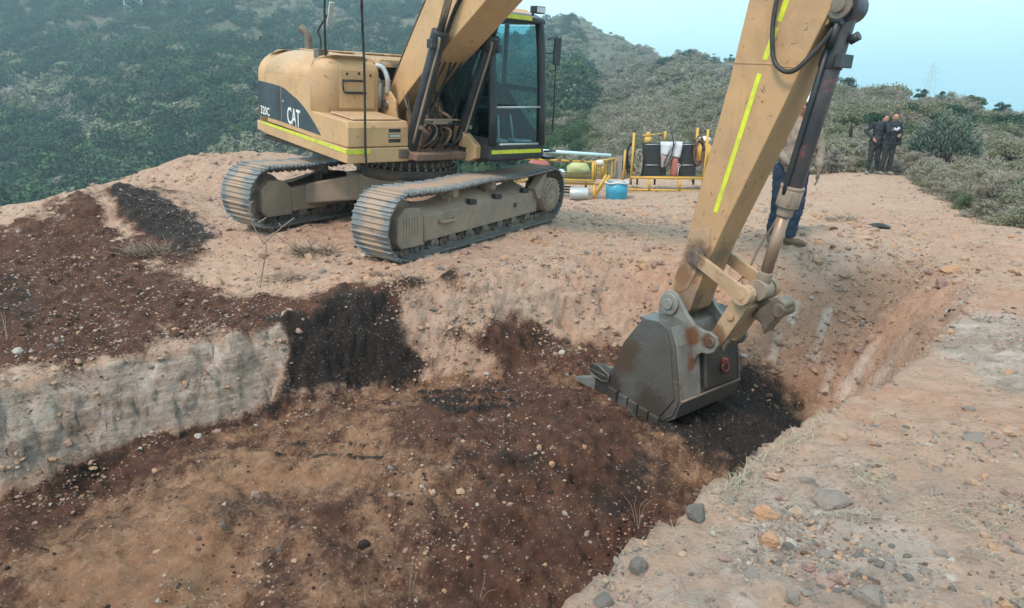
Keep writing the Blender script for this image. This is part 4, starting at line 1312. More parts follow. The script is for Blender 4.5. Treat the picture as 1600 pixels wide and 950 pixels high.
# counterweight: swept rear
cw = [(-1.62, -1.35)] + arc(-1.78, -.97, .40, .38, 270, 200, 6) + arc(-1.35, 0, 1.0, 1.3, 215, 145, 10) + arc(-1.78, .97, .40, .38, 160, 90, 6) + [(-1.62, 1.35)]
cw = [(x, y) for x, y in cw]
S(loft_body(cw, 1.26, 2.26, .34, '', ''), 'counterweight', 'cat_yellow')
cwl = [(x * .997, y * .994) for x, y in cw]
low = MB()
low.prism(cwl, 1.10, 1.252, 'z')
S(low, 'counterweight_base', 'cat_yellow', .03, 3)
hood = [(-.52, 1.35), (-1.612, 1.35), (-1.612, -1.35), (-.52, -1.35)]
S(loft_body([(-1.605, -1.35), (-1.605, 1.35), (-.55, 1.35), (-.55, -.45), (-.262, -.45), (-.262, -1.35)], 1.26, 2.275, .32, '', ''), 'engine_hood', 'cat_yellow')
cab_ = [(-.257, -1.35), (-.257, -.50), (-.01, -.50), (.0, -.53), (.0, -1.08)] + arc(-.25, -1.10, .25, .25, 0, -90, 6)
S(loft_body(cab_, 1.26, 2.25, .20, '', '', seg=6), 'side_cabinet', 'cat_yellow')
# raised cover on the front of the cabinet with its handle
cv = MB(); cv.box((.0, -1.08, 1.60), (.014, -.58, 2.08))
cvo = S(cv, 'cabinet_cover', 'cat_yellow', .006)
hn = MB()
hn.tube([(.012, -.74, 1.95), (.045, -.78, 1.95), (.045, -1.00, 1.95), (.02, -1.04, 1.94)], .014, 8)
hn.tube([(.012, -1.04, 1.95), (.03, -1.045, 1.88), (.02, -1.03, 1.82)], .009, 6)
hn.tube([(.012, -.71, 1.80), (.045, -.75, 1.80), (.045, -.98, 1.80), (.02, -1.03, 1.81)], .016, 8)
sub(hn, 'grab_handle', 'dark_paint', cvo)
sc_ = MB()
for (yy, zz) in ((-.98, 2.03), (-.81, 2.04), (-.64, 2.02), (-1.03, 1.95)):
    sc_.cyl((.012, yy, zz), (.024, yy, zz), .016, n=8)
sub(sc_, 'cover_screws', 'rubber', cvo)
# lower skirt with a kinked front corner
sk = MB()
sk.prism([(-1.95, 1.13), (-1.6, 1.095), (.685, 1.0), (.685, 1.185), (-1.95, 1.262)], -1.362, -1.27)
sk.prism([(.60, 1.0), (.69, 1.0), (.69, 1.185), (.60, 1.185)], -1.355, -.47)
sko = S(sk, 'lower_skirt', 'cat_yellow', .012)
bx = MB()
bx.prism([(-.25, 1.205), (.69, 1.192), (.69, 1.43), (.66, 1.505), (-.25, 1.55)], -1.352, -.475)
bxo = S(bx, 'storage_box', 'cat_yellow', .018, 3)
ld = MB(); ld.prism([(.04, 1.547), (.62, 1.513), (.62, 1.533), (.04, 1.568)], -1.24, -.56)
sub(ld, 'box_lid', 'cat_yellow', bxo, .01)
gl = MB()
gl.box((.689, -.775, 1.245), (.694, -.60, 1.415))
sub(gl, 'step_opening', 'rubber', bxo, .02)
for q in range(2):
    s2 = MB(); s2.box((.692, -.78, 1.292 + q * .062), (.706, -.60, 1.306 + q * .062))
    sub(s2, 'step_bar', 'cat_yellow', bxo)
gq = MB(); gq.box((.692, -.765, 1.315), (.700, -.61, 1.345)); sub(gq, 'lamp_lens', 'silver', bxo)
lt = MB(); lt.box((.689, -1.02, 1.415), (.70, -.975, 1.46)); sub(lt, 'box_latch', 'cat_yellow', bxo, .008)
# long side panel: rear door and the swept dark graphic
dp = MB()
dp.prism([(-1.60, 1.28), (.02, 1.205), (.02, 1.30), (-.10, 1.40), (-.265, 1.56), (-.265, 1.93), (-1.60, 1.93)], -1.353, -1.30)
do = S(dp, 'side_panel', 'cat_yellow', .006)
def decal(poly, t, name, mat, parent, y=-1.353):
    m = MB(); m.prism(poly, y - t, y + .001)
    return sub(m, name, mat, parent)
gcurve = [(-1.12, 1.786), (-.99, 1.765), (-.82, 1.71), (-.63, 1.655), (-.45, 1.576), (-.30, 1.49), (-.156, 1.395), (-.06, 1.325), (.015, 1.265)]
decal([(-1.125, 1.32), (-1.125, 1.787)] + gcurve[1:] + [(-.56, 1.292)], .004, 'dark_graphic', 'graphic', do)
# graphic running on over the rear corner
def wrapped(poly2, name, mat, off):
    """thin panel following the counterweight side: poly2 in (x,z), y from the body outline"""
    pts = sorted(set([p[0] for p in poly2] + list(np.linspace(min(p[0] for p in poly2), max(p[0] for p in poly2), 14))))
    mb = MB(); top = []; bot = []
    n = len(poly2)
    for x in pts:
        zs = []
        for i in range(n):
            (x0, z0), (x1, z1) = poly2[i], poly2[(i + 1) % n]
            if (x0 - x) * (x1 - x) <= 0 and abs(x1 - x0) > 1e-9:
                zs.append(z0 + (z1 - z0) * (x - x0) / (x1 - x0))
        if not zs: continue
        yb = -1.35 if x > -1.78 else -.97 - .38 * math.sqrt(max(0, 1 - ((x + 1.78) / .40) ** 2))
        bot.append((x, yb - off, min(zs))); top.append((x, yb - off, max(zs)))
    m = len(bot)
    mb.add(bot + top, [(i, i + 1, m + i + 1, m + i) for i in range(m - 1)])
    o = S(mb, name, mat)
    sl = o.modifiers.new('thickness', 'SOLIDIFY'); sl.thickness = .005; sl.offset = 0
    return o
wrapped([(-2.10, 1.348), (-1.145, 1.322), (-1.145, 1.790), (-1.4, 1.805), (-1.73, 1.816), (-2.10, 1.826)], 'dark_graphic', 'graphic', .005)
wrapped([(-2.12, 1.66), (-2.12, 1.352), (-1.90, 1.350)], 'red_graphic', 'red_decal', .011)
ph = MB(); ph.cyl((-1.06, -1.36, 1.60), (-1.06, -1.352, 1.60), .016, n=10); sub(ph, 'door_lock', 'silver', do)
vt = MB()
vt.box((-1.27, -1.3585, 1.34), (-1.15, -1.354, 1.72)); 
S(vt, 'door_vent', 'dark_paint')

def text(body, x0, z0, w, h, slant, parent, mat, y=-1.360):
    cu = bpy.data.curves.new('lettering', 'FONT')
    cu.body = body; cu.extrude = .0015; cu.offset = .012; cu.resolution_u = 3
    tmp = bpy.data.objects.new('lettering', cu); COL.objects.link(tmp)
    bpy.context.view_layer.update()
    me = bpy.data.meshes.new_from_object(tmp.evaluated_get(bpy.context.evaluated_depsgraph_get()))
    bpy.data.objects.remove(tmp)
    co = np.empty(len(me.vertices) * 3, np.float32); me.vertices.foreach_get('co', co); co = co.reshape(-1, 3)
    mn, mx = co.min(0), co.max(0)
    q = (co - mn) / (mx - mn)
    out = np.stack([x0 + q[:, 0] * w, y - q[:, 2] * .003, z0 + q[:, 1] * h + q[:, 0] * slant], -1)
    me.vertices.foreach_set('co', out.astype(np.float32).ravel())
    me.update(); me.materials.clear(); me.materials.append(MAT[mat])
    return link_mesh('lettering', me, None, parent, None if parent is not EX else YAW_S)
text('320C', -1.80, 1.368, .30, .115, -.014, EX, 'white_decal', -1.3605)
text('CAT', -.935, 1.318, .385, .225, -.02, do, 'white_decal', -1.3585)
tri = MB(); tri.prism([(-.80, 1.33), (-.66, 1.325), (-.73, 1.385)], -1.3615, -1.3590); sub(tri, 'logo_triangle', 'graphic', do)

# reflective tape
tp = MB()
tp.prism([(-1.763, 1.232), (.684, 1.122), (.684, 1.172), (-1.763, 1.268)], -1.3665, -1.3625)
S(tp, 'reflective_tape', 'tape')
tp = MB(); tp.box((.6905, -1.35, 1.115), (.694, -1.04, 1.17)); S(tp, 'reflective_tape', 'tape')

# roof details, exhaust, handrail
ex = MB()
ex.tube(spline([(-1.75, -.62, 2.24), (-1.75, -.62, 2.42), (-1.77, -.64, 2.50), (-1.84, -.70, 2.58)], 5), .060, 14)
S(ex, 'exhaust_pipe', 'pin')
rf = MB()
rf.box((-1.5, -.9, 2.276), (-.85, -.35, 2.292)); rf.box((-1.5, -.2, 2.276), (-.85, 1.0, 2.295)); rf.box((-.70, .0, 2.276), (-.56, 1.1, 2.30))
S(rf, 'roof_cover', 'cat_yellow', .008)
br_ = MB(); br_.box((-.42, -1.22, 2.2), (-.27, -1.08, 2.31)); S(br_, 'roof_bracket', 'pin', .01)
mr = MB()
mr.tube(spline([(-.34, -1.16, 2.27), (-.34, -1.16, 2.44), (-.36, -1.18, 2.52), (-.30, -1.12, 2.66), (-.25, -1.1, 2.73)], 5), .013, 7)
mro = S(mr, 'mirror_stem', 'dark_paint')
mh = MB(); mh.prism([(-.20, 2.62), (-.185, 2.62), (-.10, 2.86), (-.13, 2.87)], -1.14, -1.08); sub(mh, 'broken_mirror', 'silver', mro)
# engine bay seen between the cabinet and the boom
eb = MB()
eb.box((-.70, -.49, 1.2), (-.54, .40, 2.12))
S(eb, 'engine_bay', 'rubber')
fb = MB(); fb.prism([(-.72, 2.13), (-.05, 2.16), (-.05, 2.19), (-.72, 2.235)], -.49, -.44); fb.box((-.53, -.43, 2.20), (-.10, .38, 2.225)); S(fb, 'bay_roof_strip', 'cat_yellow')
h1 = MB()
h1.tube(spline([(-.06, -.52, 2.15), (.0, -.44, 2.12), (.05, -.40, 1.98), (.02, -.38, 1.80)], 6), .034, 10)
S(h1, 'breather_hose', 'silver')
fc = MB(); fc.cyl((-.12, -.44, 1.6), (-.12, -.44, 1.93), .055, n=16); fc.cyl((-.12, -.44, 1.93), (-.12, -.44, 1.99), .045, .02, n=16); S(fc, 'filter', 'silver')

# deck between box and cab, boom foot brackets
dk = MB(); dk.prism([(-.5, 1.055), (.86, 1.02), (.88, 1.12), (-.5, 1.16)], -.47, .44)
S(dk, 'front_deck', 'deck', .02)
for sy in (-1, 1):
    bk = MB()
    bk.prism([(-.42, 1.15), (.34, 1.15), (.22, 1.58), (.20, 1.72), (.10, 1.80), (-.02, 1.89), (-.10, 1.87), (-.20, 1.60)], sy * .36 - .022, sy * .36 + .022)
    S(bk, 'boom_bracket', 'cat_yellow', .012)
bw = MB(); bw.box((-.5, -.47, 1.12), (-.42, .42, 1.95)); S(bw, 'bulkhead', 'cat_yellow')
pn = MB(); pn.cyl((0.0, -.41, 1.66), (0.0, .41, 1.66), .06, n=18); S(pn, 'boom_foot_pin', 'pin')
lugs = MB()
for yy in (-.47, -.33, .33, .47):
    lugs.prism([(.42, 1.02), (.74, 1.02), (.70, 1.14), (.62, 1.20), (.54, 1.16)], yy - .018, yy + .018)
S(lugs, 'cylinder_lug', 'deck', .008)
# hoses and pipes jumbled on the deck
rr_ = random.Random(3)
for q in range(7):
    a = Vector((.25 + rr_.uniform(-.1, .25), -.25 + q * .065, 1.14))
    hh = MB()
    hh.tube(spline([a, a + Vector((.15, .02, .10 + rr_.uniform(0, .12))), a + Vector((.22, .05 * rr_.uniform(-1, 1), .30)), a + Vector((.10, rr_.uniform(-.08, .08), .50)), a + Vector((.02, rr_.uniform(-.1, .1), .72))], 5), .017, 7)
    S(hh, 'hydraulic_hose', 'deck' if q % 2 else 'rubber')
for q in range(5):
    hh = MB()
    y0 = -.26 + q * .10
    a_, b_ = rr_.uniform(-.06, .06), rr_.uniform(-.10, .10)
    hh.tube(spline([(.60 + a_, y0, 1.15), (.74 + a_, y0 + .03 + b_, 1.24 + a_), (.74, y0 + .10 + b_, 1.36 + b_), (.62 + b_, y0 + .05 - b_, 1.45 + a_), (.44, y0 + .1, 1.38)], 5), rr_.uniform(.012, .022), 8)
    S(hh, 'hydraulic_hose', rr_.choice(['pin', 'deck', 'rubber']))
for q in range(6):
    hh = MB(); y0 = -.30 + q * .12
    hh.tube(spline([(.66, y0, 1.50), (.60 + rr_.uniform(-.1, .1), y0 + rr_.uniform(-.1, .1), 1.68), (.74 + rr_.uniform(-.1, .1), y0 * .8, 1.95), (.95, y0 * .7, 2.25)], 5), .014, 6)
    S(hh, 'hydraulic_hose', 'rubber')
pb = MB(); pb.tube([(.66, -.38, 1.50), (.70, -.2, 1.52), (.70, .28, 1.52), (.66, .40, 1.50)], .016, 8); pb.box((.66, -.12, 1.47), (.73, .18, 1.535)); S(pb, 'pipe_block', 'frame_dust')
vb = MB(); vb.prism([(.10, 1.15), (.48, 1.13), (.50, 1.34), (.36, 1.56), (.10, 1.62)], -.15, .22); S(vb, 'control_valve', 'deck', .03)
# rusty horn bracket behind the boom
hb = MB()
hb.tube(spline([(.50, .06, 1.72), (.58, .10, 1.62), (.66, .16, 1.57), (.68, .20, 1.50), (.60, .22, 1.40)], 5), .022, 8)
S(hb, 'pipe_elbow', 'deck')
# lower door under the cab and step box
ubx = MB(); ubx.prism([(.15, 1.00), (.92, 1.0), (1.06, 1.06), (1.06, 1.22), (.62, 1.46), (.15, 1.46)], .33, .44)
ux = S(ubx, 'cab_side_box', 'cat_yellow', .012)
sl_ = MB(); sl_.box((.70, .318, 1.11), (.86, .331, 1.18)); sub(sl_, 'box_slot', 'rubber', ux)

# --- cab. front leans back a little
def cab_front(z):
    return 1.25 - .10 * max(0, (z - 1.25)) ** 1.15
Z0, Z1 = 1.05, 2.93
cy0, cy1 = .42, 1.38
base = MB(); base.prism([(-.45, Z0), (1.27, Z0), (1.27, 1.26), (-.45, 1.26)], cy0, cy1 + .01)
cb = S(base, 'cab', 'dark_paint', .03, 3)
def post(pts, r, nm='cab_post'):
    m = MB(); m.tube(pts, r, 8); return sub(m, nm, 'dark_paint', cb)
zs = [1.24, 1.6, 2.0, 2.4, 2.7, 2.84]
post([(cab_front(z), cy1 - .045 - max(0, z - 2.55) * .12, z) for z in zs], .062)
post([(cab_front(z), cy0 + .045, z) for z in zs], .055)
post([(-.42, cy1 - .05, z) for z in (1.24, 2.0, 2.88)], .055)
post([(-.42, cy0 + .05, z) for z in (1.24, 2.0, 2.88)], .055)
post([(.38, cy1 - .04, z) for z in (1.24, 2.0, 2.88)], .035)
post([(.42, cy0 + .03, z) for z in (1.24, 2.0, 2.88)], .03)
rl = MB(); rl.prism([(-.50, 2.80), (cab_front(2.8) + .055, 2.80), (cab_front(2.8) + .05, 2.87), (.95, 2.93), (.2, 2.965), (-.48, 2.93)], cy0, cy1)
ro_ = sub(rl, 'cab_roof', 'dark_paint', cb, .035, 3)
rl2 = MB(); rl2.prism([(-.42, 2.93), (.98, 2.915), (.85, 2.985), (-.35, 2.995)], cy0 + .08, cy1 - .1); sub(rl2, 'roof_hatch', 'cat_yellow', cb, .02)
xr_ = cab_front(2.85)
tpr = MB(); tpr.box((xr_ + .052, .52, 2.835), (xr_ + .058, .97 + .15, 2.89)); 
sub(tpr, 'roof_tape', 'tape', cb)
tpl = MB(); tpl.box((1.2705, .44, 1.14), (1.274, 1.33, 1.19)); sub(tpl, 'front_tape', 'tape', cb)
bar = MB(); bar.tube([(cab_front(1.75) + .02, cy0 + .05, 1.735), (cab_front(1.75) + .02, cy1 - .06, 1.745)], .016, 8); sub(bar, 'window_bar', 'silver', cb)
sill = MB(); sill.tube([(1.27, .56, 1.262), (1.28, 1.25, 1.262)], .014, 6); sub(sill, 'wiper', 'silver', cb)
bulk = MB(); bulk.prism([(-.42, 1.24), (1.2, 1.24), (1.2, 1.32), (.5, 1.36), (.46, 1.75), (-.42, 1.8)], cy0 + .01, cy0 + .035); sub(bulk, 'side_panel_low', 'dark_paint', cb)
door = MB(); door.prism([(-.42, 1.24), (1.2, 1.24), (1.15, 1.40), (.80, 1.65), (.50, 1.93), (-.42, 2.0)], cy1 - .04, cy1 - .01); door.prism([(-.42, 1.96), (1.13, 1.92), (1.13, 1.99), (-.42, 2.04)], cy1 - .045, cy1 - .005); sub(door, 'door', 'dark_paint', cb)
back = MB(); back.box((-.46, cy0 + .03, 1.24), (-.42, cy1 - .03, 1.95)); sub(back, 'rear_wall', 'dark_paint', cb)
for nm, pts in (('windscreen', [(cab_front(1.77), cy0 + .07, 1.77), (cab_front(1.77), cy1 - .08, 1.77), (cab_front(2.78), cy1 - .10, 2.78), (cab_front(2.78), cy0 + .07, 2.78)]),
                ('windscreen', [(cab_front(1.28), cy0 + .07, 1.28), (cab_front(1.28), cy1 - .08, 1.28), (cab_front(1.72), cy1 - .08, 1.72), (cab_front(1.72), cy0 + .07, 1.72)]),
                ('side_window', [(-.36, cy0 + .03, 1.82), (cab_front(1.8) - .05, cy0 + .03, 1.45), (cab_front(2.78) - .05, cy0 + .03, 2.78), (-.36, cy0 + .03, 2.78)]),
                ('side_window', [(-.36, cy1 - .03, 1.88), (cab_front(1.5) - .06, cy1 - .03, 1.40), (cab_front(2.78) - .05, cy1 - .03, 2.78), (-.36, cy1 - .03, 2.78)]),
                ('rear_window', [(-.43, cy0 + .08, 1.98), (-.43, cy1 - .08, 1.98), (-.43, cy1 - .08, 2.78), (-.43, cy0 + .08, 2.78)])):
    g_ = MB(); g_.add(pts, [(0, 1, 2, 3)]); o = sub(g_, nm, 'glass', cb)
    sd_ = o.modifiers.new('thickness', 'SOLIDIFY'); sd_.thickness = .006
seat = MB()
seat.prism([(-.12, 1.55), (.40, 1.58), (.42, 1.68), (.02, 1.70), (-.10, 2.30), (-.22, 2.32), (-.22, 1.6)], .68, 1.12); seat.box((-.1, .8, 1.26), (.3, 1.0, 1.56)); seat.prism([(-.20, 2.33), (-.13, 2.33), (-.15, 2.52), (-.22, 2.52)], .78, 1.02)
sub(seat, 'seat', 'rubber', cb, .03, 3)
con = MB(); con.prism([(-.1, 1.3), (.5, 1.3), (.58, 1.78), (.1, 1.80)], .50, .64); con.prism([(-.1, 1.3), (.5, 1.3), (.58, 1.78), (.1, 1.80)], 1.16, 1.30); con.tube([(.52, .57, 1.78), (.54, .57, 1.95)], .018, 6); con.tube([(.52, 1.23, 1.78), (.54, 1.23, 1.95)], .018, 6)
sub(con, 'console', 'dark_paint', cb, .02)
ped = MB(); ped.box((.95, .72, 1.27), (1.12, .84, 1.30)); ped.box((.95, .98, 1.27), (1.12, 1.10, 1.30)); ped.tube([(1.0, .78, 1.3), (.93, .8, 1.62)], .012, 6); ped.tube([(1.0, 1.04, 1.3), (.93, 1.02, 1.62)], .012, 6)
sub(ped, 'travel_pedal', 'silver', cb)
fm = MB(); fm.box((.35, .47, 1.262), (1.18, 1.30, 1.268)); sub(fm, 'floor_mat', 'rubber', cb)
pap = MB(); pap.prism([(.98, .52), (1.14, .50), (1.16, .62), (1.0, .66)], 1.27, 1.30, 'z'); pap.prism([(.95, 1.10), (1.10, 1.06), (1.14, 1.26), (1.06, 1.28)], 1.27, 1.29, 'z'); sub(pap, 'papers', 'white_decal', cb)
# mirror, handrail, lamp
mi = MB(); mi.tube([(1.18, 1.40, 2.62), (1.22, 1.50, 2.68), (1.22, 1.52, 2.40)], .012, 6); mi.tube([(1.18, 1.38, 2.45), (1.22, 1.50, 2.45)], .010, 6)
mio = S(mi, 'mirror_arm', 'dark_paint')
mg = MB(); mg.box((1.20, 1.475, 2.30), (1.24, 1.60, 2.66)); sub(mg, 'mirror', 'dark_paint', mio, .015)
hr = MB(); hr.tube(spline([(1.22, 1.53, 2.40), (1.22, 1.55, 2.0), (1.22, 1.57, 1.5), (1.22, 1.56, 1.40), (1.21, 1.46, 1.38), (1.20, 1.40, 1.38)], 5), .011, 6); S(hr, 'handrail', 'dark_paint')
lm = MB(); lm.box((1.10, 1.10, 2.93), (1.22, 1.27, 3.02)); lm.tube([(1.1, 1.15, 2.9), (1.12, 1.15, 2.96)], .02, 6); lmo = S(lm, 'work_lamp', 'dark_paint', .015)
le = MB(); le.box((1.2205, 1.115, 2.942), (1.226, 1.255, 3.008)); sub(le, 'lamp_lens', 'silver', lmo)
stp = MB(); stp.box((1.05, 1.40, 1.04), (1.30, 1.58, 1.08)); stp.tube([(1.26, 1.40, 1.15), (1.26, 1.62, 1.15), (1.15, 1.62, 1.15)], .014, 6); S(stp, 'cab_step', 'dark_paint')

# --- boom
top = [(-.12, 1.56), (-.19, 1.70), (-.14, 1.86), (.035, 2.10), (.326, 2.51), (.663, 2.965), (.98, 3.37), (1.4, 3.83), (1.9, 4.20), (2.5, 4.42), (3.1, 4.46), (4.0, 4.25), (4.9, 3.92), (5.45, 3.66), (5.62, 3.5)]
bot = [(5.60, 3.30), (5.45, 3.22), (5.2, 3.26), (4.4, 3.52), (3.4, 3.66), (2.7, 3.50), (2.2, 3.20), (1.855, 2.952), (1.5, 2.70), (1.161, 2.456), (.564, 2.05), (.25, 1.80), (.03, 1.60), (-.03, 1.55)]
bm_ = MB(); bm_.prism(top + bot, -.25, .25)
bo = S(bm_, 'boom', 'cat_yellow', .012)
ed_ = MB()
for sy in (-1, 1):
    ed_.tube([(x - .004, sy * .252, z) for x, z in top[2:9]], .010, 5)
sub(ed_, 'weld_bead', 'pin', bo)
for sy in (-1, 1):
    y = sy * .40
    cy = MB(); d = Vector((.615, 0, 1.53)).normalized(); p0 = Vector((.60, y, 1.10))
    cy.cyl(p0, p0 + d * 1.42, .088, n=22)
    cy.cyl(p0 + Vector((0, -.07, 0)), p0 + Vector((0, .07, 0)), .105, n=20)
    co_ = S(cy, 'boom_cylinder', 'cyl_dark', .006)
    gn = MB(); gn.cyl(p0 + d * 1.42, p0 + d * 1.62, .106, n=22); gn.box(tuple(p0 + d * 1.46 + Vector((-.02, sy * .07, -.05))), tuple(p0 + d * 1.46 + Vector((.10, sy * .14, .05)))); sub(gn, 'cylinder_gland', 'dark_paint', co_, .008)
    ln = MB()
    ln.tube(spline([p0 + d * .15 + Vector((.10, -.05, 0)), p0 + d * .8 + Vector((.105, -.05, 0)), p0 + d * 1.45 + Vector((.11, -.05, 0)), p0 + d * 1.55 + Vector((.06, -.06, 0))], 5), .016, 7)
    ln.tube([p0 + d * .35 + Vector((-.02, .0, 0)), p0 + d * .35 + Vector((.12, 0, .02))], .03, 7)
    sub(ln, 'cylinder_pipe', 'frame_dust', co_)
    rd = MB(); rd.cyl(p0 + d * 1.6, p0 + d * 2.95, .046, n=18); sub(rd, 'cylinder_rod', 'chrome', co_)
pnb = MB(); q = Vector((.60, 0, 1.10)) + Vector((.615, 0, 1.53)).normalized() * 2.95
pnb.cyl(q + Vector((0, -.5, 0)), q + Vector((0, .5, 0)), .07, n=18); S(pnb, 'boom_pin', 'pin')
# black work hoses down the boom cylinders
for sy, x0 in ((-1, .0), (1, .04)):
    hh = MB(); hh.tube(spline([(.50 + x0, sy * .30, 1.20), (.62, sy * .30, 1.6), (.86, sy * .29, 2.05), (1.06, sy * .285, 2.40), (1.3, sy * .27, 2.85), (1.7, sy * .27, 3.3)], 6), .026, 8); S(hh, 'boom_hose', 'rubber')

# --- stick
fold = [(6.10, 3.55), (5.885, 2.93), (5.715, 2.44), (5.618, 2.128), (5.43, 1.57), (5.245, 1.023), (5.173, .79), (5.075, .40), (5.03, .20), (4.94, .12), (4.84, .11), (4.765, .17), (4.755, .28)]
left = [(4.79, .42), (4.865, .70), (4.97, 1.50), (5.085, 2.294), (5.152, 2.924), (5.20, 3.30), (5.30, 3.80), (5.6, 4.25), (6.05, 4.45), (6.25, 4.1)]
st = MB(); st.prism(fold + left, -.17, .17)
sto = S(st, 'stick', 'arm_yellow', .010)
def on_side(pts, t, name, mat, parent, y=-.17, bevel=0):
    m = MB(); m.prism(pts, y - t, y + .001); return sub(m, name, mat, parent, bevel)
# side reinforcing plate edge and tapes
def strip(p, q, w):
    p, q = Vector(p), Vector(q); d = (q - p).normalized(); n_ = Vector((-d.y, d.x)) * w / 2
    return [tuple(p - n_), tuple(q - n_), tuple(q + n_), tuple(p + n_)]
on_side(strip((5.145, 1.165), (5.36, 2.36), .043), .003, 'reflective_tape', 'tape', sto)
on_side(strip((5.385, 2.47), (5.44, 2.72), .045), .003, 'reflective_tape', 'tape', sto)
on_side(strip((5.455, 2.76), (5.56, 3.25), .045), .003, 'reflective_tape', 'tape', sto)
wj = MB(); wj.tube([(5.10, -.171, 2.43), (5.40, -.171, 2.44), (5.70, -.171, 2.42)], .005, 5)
sub(wj, 'weld_seam', 'arm_yellow', sto)
rp = MB(); rp.prism([(4.80, .40), (4.84, .30), (4.97, .40), (5.14, .86), (5.12, 1.02), (4.93, .96)], -.176, -.169); sub(rp, 'nose_plate', 'link_yellow', sto, .004)
pc = MB(); pc.cyl((5.03, -.24, .73), (5.03, .24, .73), .058, n=18); pc.cyl((5.03, -.21, .73), (5.03, -.172, .73), .085, n=20); S(pc, 'stick_link_pin', 'pin')
# cylinder anchor on the outer face
an = MB()
for sy in (-1, 1):
    an.prism([(5.70, 2.45), (5.80, 2.72), (5.86, 2.76), (5.95, 2.80), (6.00, 2.88), (5.98, 2.96), (5.92, 3.02), (5.80, 3.0), (5.86, 3.2), (5.75, 3.2)], sy * .12 - .02, sy * .12 + .02)
S(an, 'cylinder_anchor', 'arm_yellow', .01)
CT, CB = Vector((5.915, 0, 2.88)), Vector((5.615, 0, .55))
cd = (CB - CT).normalized()
ap = MB(); ap.cyl(CT + Vector((0, -.19, 0)), CT + Vector((0, .19, 0)), .05, n=18); ap.cyl(CT + Vector((0, -.165, 0)), CT + Vector((0, -.142, 0)), .095, n=22); S(ap, 'anchor_pin', 'pin')
cyb = MB(); cyb.cyl(CT - cd * .02, CT + cd * 1.40, .083, n=26); cyb.cyl(CT + Vector((0, -.09, 0)), CT + Vector((0, .09, 0)), .115, n=22)
cyo = S(cyb, 'bucket_cylinder', 'cyl_pink', .006)
cg = MB(); cg.cyl(CT + cd * 1.40, CT + cd * 1.425, .10, n=24); cg.cyl(CT + cd * 1.425, CT + cd * 1.58, .096, n=24); cg.cyl(CT + cd * 1.58, CT + cd * 1.66, .068, n=20)
for k in range(6):
    a = k * math.pi / 3
    c = CT + cd * 1.44 + Vector((math.cos(a) * .09, math.sin(a) * .09, 0)); cg.cyl(c, c + cd * .12, .018, n=6)
sub(cg, 'cylinder_gland', 'frame_dust', cyo, .004)
cr2 = MB(); cr2.cyl(CT + cd * 1.62, CB - cd * .09, .052, n=20); sub(cr2, 'cylinder_rod', 'rod_brown', cyo)
ce = MB(); ce.cyl(CB + Vector((0, -.075, 0)), CB + Vector((0, .075, 0)), .095, n=22); ce.cyl(CB - cd * .17, CB - cd * .07, .062, n=20); sub(ce, 'rod_eye', 'frame_dust', cyo, .006)
cl_ = MB(); cl_.cyl(CT + cd * .33, CT + cd * .45, .092, n=22); cl_.box(tuple(CT + cd * .39 + Vector((.07, -.10, -.05))), tuple(CT + cd * .39 + Vector((.12, .10, .05)))); sub(cl_, 'pipe_clamp', 'dark_paint', cyo, .005)
cp = MB()
o1 = Vector((-.015, -.100, 0))
cp.tube([CT + cd * .18 + o1, CT + cd * .8 + o1, CT + cd * 1.40 + o1 * .95, CT + cd * 1.47 + o1 * .8], .021, 8)
cp.tube([CT + cd * .12 + Vector((.02, -.13, 0)), CT + cd * .30 + Vector((.0, -.12, 0))], .026, 8)
cp.cyl(CT + cd * .10 + Vector((-.04, -.13, 0)), CT + cd * .10 + Vector((.05, -.13, 0)), .035, n=10)
cp.cyl(CT + cd * .24 + Vector((.09, 0, 0)), CT + cd * .20 + Vector((.15, 0, 0)), .035, n=10)
sub(cp, 'cylinder_pipe', 'dark_paint', cyo)
# looping hose on the side of the stick
lh = MB()
lh.tube(spline([(5.50, -.20, 3.35), (5.44, -.215, 3.0), (5.44, -.23, 2.75), (5.50, -.25, 2.50), (5.60, -.26, 2.40), (5.70, -.25, 2.40), (5.78, -.21, 2.50), (5.86, -.17, 2.63), (5.895, -.14, 2.72)], 7), [.019] * 57, 10)
S(lh, 'loop_hose', 'rubber')
# thin paired cable hanging behind the stick
for dy in (0, .02):
    wc = MB(); wc.tube(spline([(5.62, .21 + dy, 1.95), (5.60, .25 + dy, 1.60), (5.52, .26 + dy, 1.2), (5.38, .25 + dy * 1.6, .85), (5.32, .22 + dy, .60), (5.20, .2, .42)], 6), .005, 5); S(wc, 'grease_line', 'frame_dust')

# --- bucket linkage
LP = (5.578, .522)
def bar_poly(p, q, w0, w1):
    p, q = Vector(p), Vector(q); d = (q - p).normalized(); n_ = Vector((-d.y, d.x))
    out = []
    for k in range(7):
        a = math.pi / 2 + math.pi * k / 6
        out.append(tuple(p + (d * math.cos(a) + n_ * math.sin(a)) * w0))
    for k in range(7):
        a = -math.pi / 2 + math.pi * k / 6
        out.append(tuple(q + (d * math.cos(a) + n_ * math.sin(a)) * w1))
    return out
for sy in (-1, 1):
    lk = MB(); lk.prism(bar_poly((5.03, .73), LP, .058, .062), sy * .215 - .022, sy * .215 + .022)
    lo = S(lk, 'rocker_link', 'link_yellow', .006)
    bs = MB(); bs.cyl((LP[0], sy * .19, LP[1]), (LP[0], sy * .265, LP[1]), .088, n=26); bs.cyl((LP[0], sy * .265, LP[1]), (LP[0], sy * .272, LP[1]), .04, n=16)
    sub(bs, 'link_boss', 'link_yellow', lo, .008)
pl_ = MB(); pl_.cyl((LP[0], -.19, LP[1]), (LP[0], .19, LP[1]), .055, n=20); S(pl_, 'link_pin', 'chrome')
bl_ = MB()
bl_.prism(bar_poly(LP, (5.352, .013), .085, .075), -.175, -.135)
